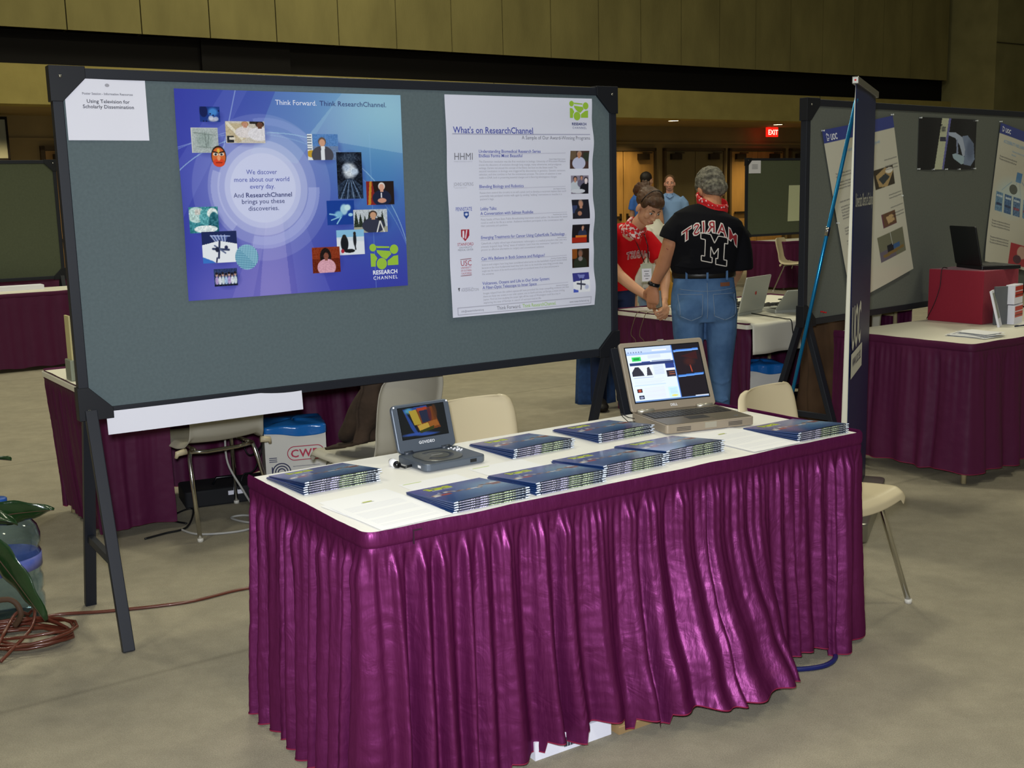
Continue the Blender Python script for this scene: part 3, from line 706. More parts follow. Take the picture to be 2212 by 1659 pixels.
    ph(5, .071, .672, .217, .823, '#f0f4fa'); cv.p([(0, 0), (1, 0), (1, .42), (.5, .30), (0, .42)], '#1c2a5c'); cv.p([(.0, .8), (.3, .95), (.35, 1), (0, 1)], '#3a78d0'); cv.p([(.25, .12), (.75, .14), (.68, .32), (.4, .30)], '#4a5c98')
    for k in range(5): cv.l(.25 + .1 * k, .12, .38 + .07 * k, .32, .0035, '#c0ccf0')
    cv.l(.25, .13, .8, .16, .004, '#b0c0f0'); cv.l(.5, .3, .45, .85, .008, '#2a3458'); cv.l(.3, .55, .75, .6, .009, '#384468'); cv.l(.35, .45, .65, .7, .006, '#5a6890'); cv.e(.42, .58, .06, .08, '#1c2440'); cv.e(.68, .52, .05, .06, '#283058'); cv.l(.4, .85, .38, .98, .006, '#283058')
    ph(6, .110, .853, .210, .939, '#2a3c68')
    for k in range(7): cv.e(.12 + .13 * k, .35 + .05 * (k % 2), .05, .10, ['#c8a090', '#8a6458'][k % 2]); cv.e(.12 + .13 * k, .26 + .05 * (k % 2), .055, .07, '#181420'); cv.e(.12 + .13 * k, .68, .07, .24, ['#b8a0d0', '#e0e4f0', '#d0dce0', '#a8c4e8'][k % 4])
    cv.r(0, .88, 1, 1, '#141c34'); cv.speck(6, .14, 2)
    ph(7, .550, .205, .690, .334, '#5888c8'); cv.r(0, .45, 1, 1, '#7088b0'); cv.speck(8, .1, 2); cv.r(0, 0, .16, 1, '#e8eef4')
    for k in range(8): cv.r(0, .05 + k * .1, .14, .08 + k * .1, '#28406c')
    cv.e(.12, .75, .15, .14, '#c8a030'); person_pic(cv, .48, .14, .85, '#4c4c58', '#6a5448', '#d8a488'); cv.p([(.44, .45), (.56, .45), (.55, 1), (.42, 1)], '#e8ecf4')
    ph(8, .679, .293, .798, .530, '#0e1626'); cv.e(.5, .40, .34, .22, '#e8f0fa', .95, .5); cv.e(.38, .33, .2, .1, '#b4c4dc', .9, .5); cv.e(.7, .42, .2, .1, '#c4d4ea', .9, .5)
    cv.e(.5, .12, .5, .14, '#3a4a60', .8, .6); cv.p([(0, .72), (.3, .6), (.5, .56), (.7, .6), (1, .75), (1, 1), (0, 1)], '#26364e')
    for k in range(9): cv.l(.5 + (k - 4) * .03, .6, .5 + (k - 4) * .13, 1, .004, '#6e86a8' if k % 2 else '#0c1626')
    cv.speck(9, .16, 3)
    ph(9, .815, .443, .949, .566, '#241818'); cv.p([(0, 0), (.22, 0), (.34, 1), (0, 1)], '#8c2424'); cv.p([(.12, 0), (.2, 0), (.14, 1), (.04, 1)], '#c88c2c'); person_pic(cv, .55, .08, .82, '#1c2440', '#e8e4e0', '#e0a890'); cv.e(.55, .82, .16, .1, '#d89c84'); cv.r(.51, .5, .56, .7, '#e8e8f0')
    ph(10, .623, .538, .753, .662, '#14409c'); cv.e(.62, .38, .16, .26, '#a8d4e8', 1, .3); cv.e(.75, .30, .14, .16, '#c8ecf4', 1, .4); cv.e(.42, .58, .18, .18, '#80bce0', 1, .4); cv.l(.35, .6, .1, .55, .006, '#90c8e8'); cv.l(.4, .7, .15, .8, .005, '#90c8e8'); cv.l(.5, .7, .35, .95, .006, '#90c8e8'); cv.e(.85, .6, .1, .08, '#a8d8f0', 1, .3)
    ph(11, .747, .588, .910, .708, '#c4ccd4')
    for k in range(7): cv.p([(k * .13 + .0, .75), (k * .13 + .07, .05 + .1 * (k % 3)), (k * .13 + .16, .75)], '#28342a')
    cv.speck(11, .16, 2); cv.r(0, .75, 1, 1, '#a8a898'); person_pic(cv, .58, .08, .8, '#34384c', '#403028', '#d0a080'); cv.l(.78, .5, .68, 1, .006, '#e8e8e8'); cv.l(.78, .5, .9, 1, .006, '#e8e8e8'); cv.e(.78, .42, .08, .08, '#1c1c20')
    ph(12, .662, .689, .792, .818, '#e8eef6'); cv.r(0, 0, 1, .35, '#8cc4e8'); cv.p([(0, .35), (.4, .42), (1, .5), (1, .3), (0, .3)], '#d8e4f0'); cv.e(.28, .55, .14, .32, '#141820'); cv.e(.28, .27, .07, .08, '#28201c'); cv.e(.45, .85, .2, .08, '#141820'); cv.e(.66, .4, .06, .28, '#1c2028'); cv.e(.66, .16, .05, .07, '#28201c'); cv.l(.66, .6, .68, .8, .006, '#1c2028'); cv.e(.2, .85, .06, .08, '#b02838')
    ph(13, .544, .772, .674, .905, '#8c3418'); cv.r(0, .45, 1, 1, '#6c2410'); cv.e(.48, .38, .20, .34, '#180e10'); person_pic(cv, .5, .18, .78, '#e0a8b8', '#180e10', '#8a5040'); cv.speck(13, .10, 2)
    # carved mask, woven ball
    cv.full(); cv.e(.164, .313, .031, .050, '#241810'); cv.e(.164, .316, .028, .045, '#d86a34'); cv.e(.164, .343, .024, .020, '#e04828'); cv.e(.152, .303, .011, .008, '#e8dcc8'); cv.e(.176, .303, .011, .008, '#e8dcc8'); cv.e(.152, .304, .005, .005, '#202838'); cv.e(.176, .304, .005, .005, '#202838'); cv.l(.143, .291, .160, .296, .005, '#181008'); cv.l(.185, .291, .168, .296, .005, '#181008'); cv.e(.164, .321, .007, .013, '#f0a070'); cv.l(.152, .343, .176, .343, .003, '#701810'); cv.e(.164, .286, .006, .010, '#e8c050')
    cv.e(.255, .803, .049, .061, '#6fb0cc')
    for k in range(-6, 7): h = sqrt(max(0, 1 - (k / 7) ** 2)); cv.l(.255 + .049 * k / 7, .803 - .061 * h, .255 + .049 * k / 7, .803 + .061 * h, .0028, '#b4dcec'); cv.l(.255 - .049 * h, .803 + .061 * k / 7, .255 + .049 * h, .803 + .061 * k / 7, .0026, '#3c7ca0')
    return cv
def logo(mb, x, y, w, fn, mg, back=None, z=0.0):
    """green linked discs mark: lower-left corner x, y, width w"""
    h = w * 0.78
    def disc(cx, cy, r, m=0, n=22): mb.add([fn(x + cx * w + r * w * cos(2 * pi * k / n), y + cy * h + r * w * sin(2 * pi * k / n)) for k in range(n)], [tuple(range(n))], mg)
    def poly(p): mb.add([fn(x + a * w, y + b * h) for a, b in p], [tuple(range(len(p)))], mg)
    disc(.12, .84, .115); disc(.84, .74, .145); disc(.40, .20, .175)
    poly([(.22, .90), (.68, .86), (.68, .80), (.26, .82)]); poly([(.24, .74), (.69, .68), (.74, .56), (.56, .36), (.40, .46), (.26, .64)])
    poly([(.03, .10), (.19, .10), (.20, .30), (.26, .42), (.16, .60), (.03, .62)]); poly([(.60, .12), (.97, .12), (.97, .50), (.82, .48), (.60, .30)])
cv = blue_poster(); PW, PH = 0.926, 0.775
def warp1(X, Y): return X, Y, 0.010 * np.exp(-X / 0.03) * np.sin(Y * 5) ** 2 + 0.004 + 0.006 * np.exp(-Y / 0.06) * np.sin(X * 7) ** 2
mb = sheet(MB(), cv, PW, PH, warp1)
def pf(x, y, e=0.0012): return (x, y, 0.010 * exp(-x / 0.03) * sin(y * 5) ** 2 + 0.004 + 0.006 * exp(-y / 0.06) * sin(x * 7) ** 2 + e)
def T(mb, body, u, v, hgt, mi, fn, W, H, align='LEFT', **k):
    fit = k.pop('fit', None)
    if fit:
        vs, _ = text_poly(body, hgt * 1.40, align=align, **k); xs = [p[0] for p in vs]; k['xs'] = k.get('xs', 1) * fit * W / (max(xs) - min(xs))
    mb.text(body, hgt * 1.40, lambda x, y: fn(x + u * W, y + (1 - v) * H), mi, align=align, **k)
t = lambda *a, **k: T(mb, *a, pf, PW, PH, **k)
t('Think Forward.', .417, .064, .0195, 1, fit=.183); t('Think ResearchChannel.', .614, .064, .0195, 2, fit=.313)
for s_, v, f_ in (('We discover', .400, .133), ('more about our world', .436, .238), ('every day.', .470, .108)): t(s_, .341, v, .0180, 3, align='CENTER', fit=f_)
t('And', .215, .512, .0180, 2, fit=.042); t('ResearchChannel', .266, .512, .0180, 2, bold=.010, fit=.20)
for s_, v, f_ in (('brings you these', .543, .185), ('discoveries.', .577, .132)): t(s_, .341, v, .0180, 2, align='CENTER', fit=f_)
logo(mb, .815 * PW, (1 - .902) * PH, .145 * PW, pf, 4)
t('RESEARCH', .888, .930, .0165, 1, align='CENTER', bold=.03, space=1.05); t('CHANNEL', .888, .958, .0145, 1, align='CENTER', bold=.008, space=1.3)
o = mb.build('blue_poster', [gloss, I_white, I_navy, I_blue, I_green]); place(o, on_board(B0, BX, BN, .421, 1.2)); tag(o, 'large glossy blue poster of a glowing circle ringed by small photographs', 'poster')

# white programme poster
def white_poster():
    cv = Cv(330, 400, '#dfe1f2')
    def ph(x0, y0, x1, y1, c): cv.sub(x0, y0, x1, y1); cv.r(0, 0, 1, 1, c)
    ph(.835, .246, .970, .331, '#4a3430'); cv.r(0, 0, .3, .5, '#6c5a44'); cv.r(.7, .1, 1, .6, '#343c30'); person_pic(cv, .48, .04, .85, '#c4c8e4', '#b09888', '#c08868')
    ph(.839, .365, .969, .452, '#8c8498'); person_pic(cv, .25, .05, .7, '#c8d0dc', '#141218'); person_pic(cv, .6, .0, .55, '#6c6880', '#141218'); person_pic(cv, .85, .1, .8, '#141420', '#141218', '#f0e0e4'); cv.e(.4, .85, .4, .12, '#d8dce8')
    ph(.839, .481, .966, .572, '#1c1c28'); cv.r(0, .3, .3, .7, '#344068'); person_pic(cv, .52, .02, .95, '#20202c', '#8c7468', '#c08c74'); cv.e(.42, .72, .12, .12, '#b07c64')
    ph(.841, .600, .969, .691, '#18141c'); person_pic(cv, .6, .05, .6, '#2c3450', '#30241c'); cv.r(.2, .58, .85, .72, '#d87828'); cv.r(.0, .70, .85, .98, '#a82414')
    ph(.839, .718, .964, .812, '#28180e'); cv.r(.0, .0, .3, .5, '#8c4c18'); person_pic(cv, .5, .06, .95, '#283024', '#5a4a44', '#8c604c'); cv.e(.5, .52, .13, .12, '#8c8484')
    ph(.836, .836, .960, .931, '#f0f2fa'); cv.p([(0, 0), (1, 0), (1, .35), (0, .45)], '#3a3c8c'); cv.p([(.3, .08), (.75, .12), (.65, .3), (.4, .28)], '#7c84c8'); cv.l(.5, .3, .45, .85, .008, '#20243c'); cv.l(.25, .55, .7, .62, .010, '#30344c'); cv.p([(0, .8), (.3, .9), (.3, 1), (0, 1)], '#4c60c8'); cv.e(.8, .75, .15, .15, '#b0b8e0', .8, .5)
    cv.full()
    for (x0, y0, x1, y1) in ((.574, .171, .974, .170), (.04, .172, .574, .172)): cv.l(x0, y0, x1, y1, .004, '#8f90b0')
    for y in (.259, .417, .540, .650, .748, .880): cv.l(.205, y + .004, .80, y - .002, .0025, '#a8a8c0', .8)
    # crests
    cv.p([(.096, .520), (.130, .520), (.130, .538), (.113, .552), (.096, .538)], '#2a4c98'); cv.e(.113, .532, .010, .006, '#dfe4fa')
    cv.p([(.074, .600), (.129, .600), (.129, .630), (.102, .654), (.074, .630)], '#a82438'); cv.l(.09, .61, .09, .635, .012, '#ece4f0'); cv.l(.112, .605, .104, .64, .008, '#ece4f0')
    cv.l(.069, .737, .138, .735, .003, '#702838'); cv.l(.068, .812, .137, .810, .003, '#702838'); cv.p([(.043, .866), (.056, .866), (.050, .885)], '#50505c')
    for (x0, y0, x1, y1) in ((.035, .958, .97, .958), (.035, .990, .97, .990), (.035, .958, .035, .990), (.97, .958, .97, .990)): cv.l(x0, y0, x1, y1, .0035, '#a0a0b4')
    return cv
cv = white_poster(); QW, QH = .768, .936
def w2(x, y, e=0.0): 
    r = 1 - x / QW
    return 0.004 + 0.007 * (1 - r) ** 4 * (sin(y * 19) ** 2) + 0.006 * r ** 5 * sin(y * 9 + 1) ** 2 + 0.012 * exp(-y / 0.05) * (0.5 + 0.5 * sin(x * 5)) + e
def warp2(X, Y): return X + 0.004 * np.sin(Y * 19) * (X / QW), Y, np.vectorize(w2)(X, Y)
mb = sheet(MB(), cv, QW, QH, warp2); pf2 = lambda x, y: (x + 0.004 * sin(y * 19) * (x / QW), y, w2(x, y, 0.0012)); t = lambda *a, **k: T(mb, *a, pf2, QW, QH, **k)
logo(mb, .835 * QW, (1 - .101) * QH, .140 * QW, pf2, 1)
t('RESEARCH', .904, .126, .0115, 2, align='CENTER', bold=.03, space=1.08); t('CHANNEL', .904, .143, .0095, 2, align='CENTER', space=1.4)
t("What's on ResearchChannel", .044, .168, .0270, 3, bold=.010, fit=.530); t('A Sample of Our Award-Winning Programs', .974, .194, .0160, 4, align='RIGHT', fit=.478)
for s_, v, f_ in (('Understanding Biomedical Research Series', .256, .417), ('Endless Forms Most Beautiful', .276, .29), ('Blending Biology and Robotics', .415, .298), ('Lobby Talks:', .516, .108), ('A Conversation with Salman Rushdie', .538, .357), ('Emerging Treatments for Cancer Using CyberKnife Technology', .648, .58), ('Can We Believe in Both Science and Religion?', .746, .436), ('Volcanoes, Oceans and Life in Our Solar System:', .860, .465), ('A Fiber-Optic Telescope to Inner Space', .880, .37)):
    t(s_, .205, v, .0138, 3, bold=.006, fit=f_)
for s_, v in (('Howard Hughes Medical Institute', .288), ('Johns Hopkins University', .428), ('Pennsylvania State University', .550), ('Stanford University', .661), ('University of Southern California', .759), ('University of Washington', .892)): t(s_, .80, v, .0052, 4, align='RIGHT', xs=.9)
BODY = [(.300, ['The Darwinian revolution was the first revolution in biology. University of Wisconsin-Madison', 'traces the discovery of evolution through long voyage, many adventures, and prodigious', 'writings. Darwin introduced the concept of the fittest, but how are the fittest made? The', 'second revolution in biology was triggered by discoveries in genetics. Genetic variation,', 'selection, and time combine to fuel the evolutionary process. The action of selection is now', 'visible in DNA, both in preserving essential changes and in favoring advantageous changes.']),
        (.441, ['Researchers control the circuitry to an eel\'s spinal cord to develop a recurrent implant that could', 'potentially help paralyzed victims walk again by sending "walking" instructions to muscles in a', 'patient\'s legs.']),
        (.563, ['Patty Satalia of Penn State Public Broadcasting interviews noted author. He discusses his latest', 'novel as well as his life as a writer. Audience members participate in the conversation with', 'their comments and questions.']),
        (.673, ['CyberKnife, a highly refined type of stereotactic radiosurgery, is a medical procedure that uses very', 'precisely targeted, large "killing" doses of radiation. Learn how this noninvasive "operation" has', 'proven an effective alternative to surgery and conventional radiation.']),
        (.771, ['Science and religion have long been considered adversaries on the battlefield of good versus belief,', 'because at the most fundamental level they both claim to do much the same thing: provide deep', 'insight into the nature of the world around us and give us a profound sense of our place and purpose in', 'the universe.']),
        (.904, ['Images relayed from the caldera spacecraft have provided the most compelling evidence yet that', 'there are likely two oceans in our solar system: one on Earth and one, on Europa, a moon circling', 'Jupiter. Find out how studying the ocean right off the coast of Washington could be a key in', 'exploring the seas of Europa in search of extraterrestrial life.'])]
for v, ls in BODY:
    for k, s_ in enumerate(ls): t(s_, .206, v + k * .0145, .0088, 5, fit=(.595 - .03 * (k % 3)) if len(s_) > 70 else len(s_) * .0062)
t('HHMI', .044, .287, .0300, 4, fit=.118); t('HOWARD HUGHES MEDICAL INSTITUTE', .044, .297, .0040, 5, xs=.9); t('JOHNS HOPKINS', .040, .404, .0160, 5, fit=.128); t('U N I V E R S I T Y', .045, .415, .0055, 5)
t('PENNSTATE', .044, .516, .0165, 3, fit=.105); t('STANFORD', .103, .674, .0130, 6, align='CENTER', fit=.105); t('UNIVERSITY', .103, .686, .0075, 4, align='CENTER', space=1.2); t('MEDICAL CENTER', .103, .697, .0075, 4, align='CENTER', xs=.9)
t('USC', .104, .766, .0240, 6, align='CENTER', fit=.07); 
for s_, v in (('UNIVERSITY', .779), ('OF SOUTHERN', .792), ('CALIFORNIA', .805)): t(s_, .103, v, .0080, 6, align='CENTER', fit=.068)
t('WASHINGTON', .062, .885, .0125, 5, xs=.75); t('UNIVERSITY OF', .066, .873, .0060, 5)
t('Think Forward.', .292, .982, .0165, 4, fit=.165); t('Think ResearchChannel.', .468, .982, .0165, 1, fit=.24); t('info@researchchannel.org', .055, .979, .0090, 4, xs=.85); t('www.researchchannel.org', .955, .979, .0090, 4, align='RIGHT', xs=.85)
o = mb.build('programme_poster', [print_mat('satin print', rough=0.4), I_green, I_navy, I_blue, I_grey, I_lg, I_red]); place(o, on_board(B0, BX, BN, 1.553, 1.0475)); tag(o, 'tall white programme poster listing six shows with a column of photographs', 'poster')

# notice sheet tucked behind the corner bracket
cv = Cv(60, 48, '#e2e2f0'); mb = MB(); W_, H_ = .279, .216
pts = [(0.0, 0), (W_, .008), (W_ + .004, H_ + .003), (.068, H_), (.002, .148)]
fz = lambda x, y: 0.003 + 0.002 * sin(x * 20)
q = MB(); NX = 24
def nf(u, v):
    x = u * W_; y = v * H_
    lim = .148 + (x - .002) / .066 * (H_ - .148) if x < .068 else H_
    return (x, min(y, lim), fz(x, y))
q.grid(nf, NX, 20, 0, True); pn = lambda x, y: (x, y, fz(x, y) + .001)
tt_ = lambda *a, **k: T(q, *a, pn, W_, H_, **k)
tt_('Poster Session - Information Resources', .52, .275, .0078, 1, align='CENTER', bold=.02); tt_('Using Television for', .52, .405, .0125, 2, align='CENTER', bold=.01, xs=1.05); tt_('Scholarly Dissemination', .52, .490, .0125, 2, align='CENTER', bold=.01, xs=1.05)
q.add([pn(.145 + .008 * cos(a * pi / 6), .19 + .006 * sin(a * pi / 6)) for a in range(12)], [tuple(range(12))], 3)
wp_ = mat('white paper', '#e6e6f2', rough=0.7)
o = q.build('notice_sheet', [wp_, I_grey, I_dk, I_lg]); place(o, on_board(B0, BX, BN, .042, 1.789, off=0.0135)); tag(o, 'white printed session notice in the upper left corner of the big board', 'notice')
# long paper strip hanging below the frame
q = MB(); q.grid(lambda u, v: (u * .76, v * .085, 0.003 * sin(u * 5) + 0.008 * (1 - v)), 30, 5)
o = q.build('paper_strip', wp_); place(o, on_board(B0, BX, -BN, 0, 0)); o.matrix_world = on_board(B0, BX, BN, .088, .735, off=0.022); tag(o, 'long white paper strip taped under the bottom rail of the big board', 'paper strip')

# ------------------------------------------------------------------ right board
pinm = mat('clear push pin', '#e8ecec', rough=0.2); pinr = mat('red push pin', '#d8101c', rough=0.35)
def pin(M, x, y, m=pinm, parent=None, label=None, group=None):
    q = MB(); q.lathe([(0.005, 0), (0.0045, 0.003), (0.0028, 0.005), (0.003, 0.011), (0.0048, 0.014), (0.0045, 0.017)], 10)
    o = q.build('push_pin', m); o.matrix_world = M @ Matrix.Translation((x, y, 0.0)); tag(o, label, 'push pin', group); return o
ORD = ['first', 'second', 'third', 'fourth', 'fifth', 'sixth', 'seventh', 'eighth', 'ninth']
def uoc_canvas(w, h, kind):
    cv = Cv(w, h, '#d3d0c0'); cv.r(0, 0, 1, .075, '#3a4590')
    if kind == 1:
        cv.sub(.60, .30, .90, .42); cv.r(0, 0, 1, 1, '#3c3428'); cv.p([(.1, .3), (.6, .0), (1, .3), (.6, 1), (.2, .9)], '#b89c6c'); cv.p([(.2, .5), (.6, .3), (.8, .55), (.4, .85)], '#3a4044'); cv.e(.8, .2, .2, .15, '#ece8dc')
        cv.sub(.62, .575, .84, .665); cv.r(0, 0, 1, 1, '#6c3c50'); cv.r(.1, 0, 1, .9, '#6a4a34'); cv.p([(.3, .3), (.8, .2), (.9, .7), (.4, .8)], '#c8a878')
        cv.sub(.50, .70, .92, .86); cv.r(0, 0, 1, 1, '#7c7c68'); cv.r(0, .6, .6, 1, '#6c5c8c', .5); cv.r(.3, .45, .55, .75, '#34343c'); cv.r(.55, .5, .8, .7, '#4a6a9c'); cv.p([(.1, .75), (.95, .70), (.95, .8), (.15, .88)], '#8c7448'); cv.l(.5, 0, .52, .5, .006, '#e4e8e8')
    else:
        cv.sub(.50, .30, .62, .37); cv.r(0, 0, 1, 1, '#5c8cc0'); cv.full()
        cv.l(.42, .38, .22, .46, .008, '#7090b8'); cv.l(.53, .38, .46, .47, .006, '#7090b8'); cv.l(.6, .38, .66, .47, .006, '#7090b8'); cv.l(.64, .36, .90, .45, .008, '#7090b8')
        cv.e(.42, .50, .42, .17, '#c8e4ea', .55, .5)
        for x, c in ((.10, '#6c94b8'), (.30, '#4c70a0'), (.50, '#5c7ca4'), (.72, '#6c94b8')):
            cv.sub(x, .48, x + .16, .62); cv.r(0, 0, 1, 1, c); cv.r(.1, .15, .9, .25, '#c8d8e8'); cv.r(.1, .55, .9, .7, '#8c4c60' if x > .4 else '#2c4068'); cv.speck(int(x * 50), .2, 2)
        cv.sub(.50, .82, .98, .98); cv.r(0, 0, 1, 1, '#b83c48'); cv.e(.6, .35, .25, .3, '#d8b0a0'); cv.e(.4, .7, .2, .2, '#5c3848')
    return cv.full()
def uoc_logo(q, fn, x, y, s, mi=1):
    q.text('UOC', s, lambda a, b: fn(x + s * 1.0 + a, y + b), mi, bold=.03, xs=.8)
    for a in (0, 1): 
        P = [(0, 0), (.55, 0), (.55, .09), (.09, .09), (.09, .55), (0, .55)] if a == 0 else [(.2, .18), (.7, .18), (.7, .7), (.2, .7), (.2, .6), (.6, .6), (.6, .28), (.2, .28)]
        q.add([fn(x + px * s * .9, y + py * s) for px, py in P], [tuple(range(len(P)))], mi)
    for px, py in ((0, .7), (.1, .82), (.26, .78)): q.add([fn(x + (px + .08 * cos(k * pi / 4)) * s, y + (py + .08 * sin(k * pi / 4)) * s) for k in range(8)], [tuple(range(8))], mi)
# poster 1: skewed, sagging laminated sheet
c00, c10, c11, c01 = Vector((.46, .90)), Vector((1.128, 1.054)), Vector((.858, 1.967)), Vector((.142, 1.87))
def quad1(x, y, e=0.0):
    p = (c00 * (1 - x) + c10 * x) * (1 - y) + (c01 * (1 - x) + c11 * x) * y
    return (p.x, p.y, 0.006 + 0.010 * sin(x * pi) * (0.6 + 0.4 * sin(y * 8)) + 0.012 * (1 - y) ** 3 + e)
cv = uoc_canvas(150, 210, 1)
def wq1(X, Y):
    P = np.vectorize(quad1)(X, Y); return P[0], P[1], P[2]
mb = sheet(MB(), cv, 1, 1, wq1); f1 = lambda x, y: quad1(x, y, .0015)
uoc_logo(mb, f1, .04, .937, .048)
k1 = lambda s_, u, v, h, mi=2, **k: mb.text(s_, h, lambda x, y: f1(u + x * 1.35, 1 - v + y), mi, **k)
k1('An equity of access to education for people with', .5, .145, .030, 3, align='CENTER', xs=.62); k1('visual disabilities', .5, .182, .030, 3, align='CENTER', xs=.62)
k1('Universitat Oberta de Catalunya', .5, .215, .016, 3, align='CENTER', xs=.7)
for k, v in enumerate([.26, .277, .31, .327, .344, .42, .45, .467, .484, .501, .518, .575, .592, .609, .65, .667, .684, .70, .717, .734, .78, .80, .84, .865, .89, .91, .93]):
    k1(['The main goal of this research is to', 'identify needs, barriers and how they', 'can be solved by a virtual campus with', 'accessible materials for all learners'][k % 4], .08, v, .015, 2, xs=.72)
for k, v in enumerate([.26, .30, .32, .48, .50, .56, .60, .62]): k1('interviews and focus groups with learners', .98, v, .014, 2, align='RIGHT', xs=.62)
o = mb.build('tilted_poster', [gloss, I_white, I_dk, I_lb]); MR = on_board(R0, RX, RN, 0, 0); o.matrix_world = MR; tag(o, 'skewed white laminated poster with blue header, behind the navy banner', 'poster')
# poster 2
cv = uoc_canvas(150, 210, 2); w_, h_ = .66, .92
mb = sheet(MB(), cv, w_, h_, lambda X, Y: (X, Y, 0.008 + 0.010 * np.sin(X * 5) * np.sin(Y * 9) + 0.01 * np.exp(-Y / .1))); f2 = lambda x, y: (x, y, 0.0095 + 0.010 * sin(x * 5) * sin(y * 9) + 0.01 * exp(-y / .1))
uoc_logo(mb, f2, .03, h_ - .052, .040)
k2 = lambda s_, u, v, h, mi=2, **k: mb.text(s_, h, lambda x, y: f2(u * w_ + x, (1 - v) * h_ + y), mi, **k)
k2('ACCESSIBILITY AND LEARNING', .10, .13, .030, 3, xs=.8); k2('Universitat Oberta de Catalunya', .30, .175, .016, 3); k2('Barcelona', .30, .20, .016, 3)
for k, v in enumerate([.235, .255, .70, .72, .74, .82, .84, .86]): k2('The system can help learners to find and read', .06, v, .016, 2, xs=.85)
o = mb.build('tilted_poster', [gloss, I_white, I_dk, I_lb]); o.matrix_world = MR @ Matrix.Translation((2.188, 1.956, 0)) @ Matrix.Rotation(radians(-9.5), 4, 'Z') @ Matrix.Translation((0, -h_, 0)); tag(o, 'tilted laminated poster with a blue diagram, at the right picture edge', 'poster')
# robot hand photograph
cv = Cv(150, 70 * 2, '#0c0c10'); U, V = cv.U, cv.V
cv.p([(.38, 0), (.52, 0), (.42, 1), (.27, 1)], '#c8ccb0'); cv.p([(.50, 0), (.54, 0), (.44, 1), (.41, 1)], '#6a6ab0'); cv.r(.35, .36, .46, .45, '#34344c'); cv.speck(4, .04, 2)
for P, c in (([(.50, .27), (.62, .27), (.74, .36), (.80, .50), (.82, .72), (.76, .74), (.70, .52), (.62, .38), (.51, .33)], '#b4c0d8'), ([(.58, .70), (.64, .68), (.78, .74), (.84, .86), (.74, .90), (.60, .78)], '#a8c0d0'), ([(.74, .34), (.84, .32), (.96, .48), (.99, .80), (.92, .93), (.78, .90), (.80, .6)], '#8090b0'), ([(.64, .42), (.66, .40), (.68, .68), (.65, .70)], '#8c98b8')): cv.p(P, c)
cv.e(.9, .6, .1, .25, '#4c5878', .5, .5)
mb = sheet(MB(), cv, .71, .315, lambda X, Y: (X, Y, 0.003 + 0.004 * np.sin(X * 9) ** 2 * (1 - Y)))
mb.text('Tutors', .060, lambda x, y: (.255 + x * .34, .235 + y, .008), 1, bold=.02)
o = mb.build('hand_photograph', [gloss, I_dk]); o.matrix_world = MR @ Matrix.Translation((1.162, 1.652, 0)); tag(o, 'black photograph of a pale mechanical hand pinned to the right board', 'photograph')
pos = [('upper left corner of the hand photograph', 1.170, 1.962), ('upper right corner of the hand photograph', 1.862, 1.960), ('lower left corner of the hand photograph', 1.168, 1.657), ('lower right corner of the hand photograph', 1.862, 1.657), ('bottom edge of the hand photograph, left of its middle', 1.34, 1.654), ('bottom edge of the hand photograph, near its middle', 1.50, 1.654), ('bottom edge of the hand photograph, right of its middle', 1.66, 1.654), ('upper left corner of the skewed poster', .15, 1.868), ('upper right corner of the skewed poster', .850, 1.972), ('lower right corner of the skewed poster', 1.118, 1.060), ('right edge of the skewed poster at half height', .985, 1.50), ('left edge of the skewed poster at half height', .315, 1.36), ('upper left corner of the tilted poster at the picture edge', 2.19, 1.962)]
for lb, x, y in pos: pin(MR, x, y, pinm, label='clear push pin at the ' + lb, group='clear push pins')
pin(MR, .178, .868, pinr, label='red push pin low on the right board, left one of the pair', group='red push pins'); pin(MR, .205, .862, pinr, label='red push pin low on the right board, right one of the pair', group='red push pins')
for k in MATS: pass
# notices on the distant board
MF = on_board(Vector((3.77, 18.05, 0)), Vector((cos(.6), sin(.6), 0)), Vector((sin(.6), -cos(.6), 0)), 0, 0)
q = MB(); q.grid(lambda u, v: (.05 + u * .27, 1.80 + v * .215, .004), 2, 2)
for k in range(4): q.add([(.12, 1.93 - k * .02, .007), (.25, 1.93 - k * .02, .007), (.25, 1.938 - k * .02, .007), (.12, 1.938 - k * .02, .007)], [(0, 1, 2, 3)], 1)
o = q.build('notice_sheet', [wp_, I_lg]); o.matrix_world = MF; tag(o, 'small white notice in the corner of the distant olive board', 'notice')
q = MB(); q.grid(lambda u, v: (.98 + u * .5 - (1 - v) * .02, 1.02 + v * .58, .004), 2, 2); o = q.build('blank_poster', mat('pale green white paper', '#c4c9a6', rough=.7)); o.matrix_world = MF; tag(o, 'blank pale poster on the distant olive board', 'poster')

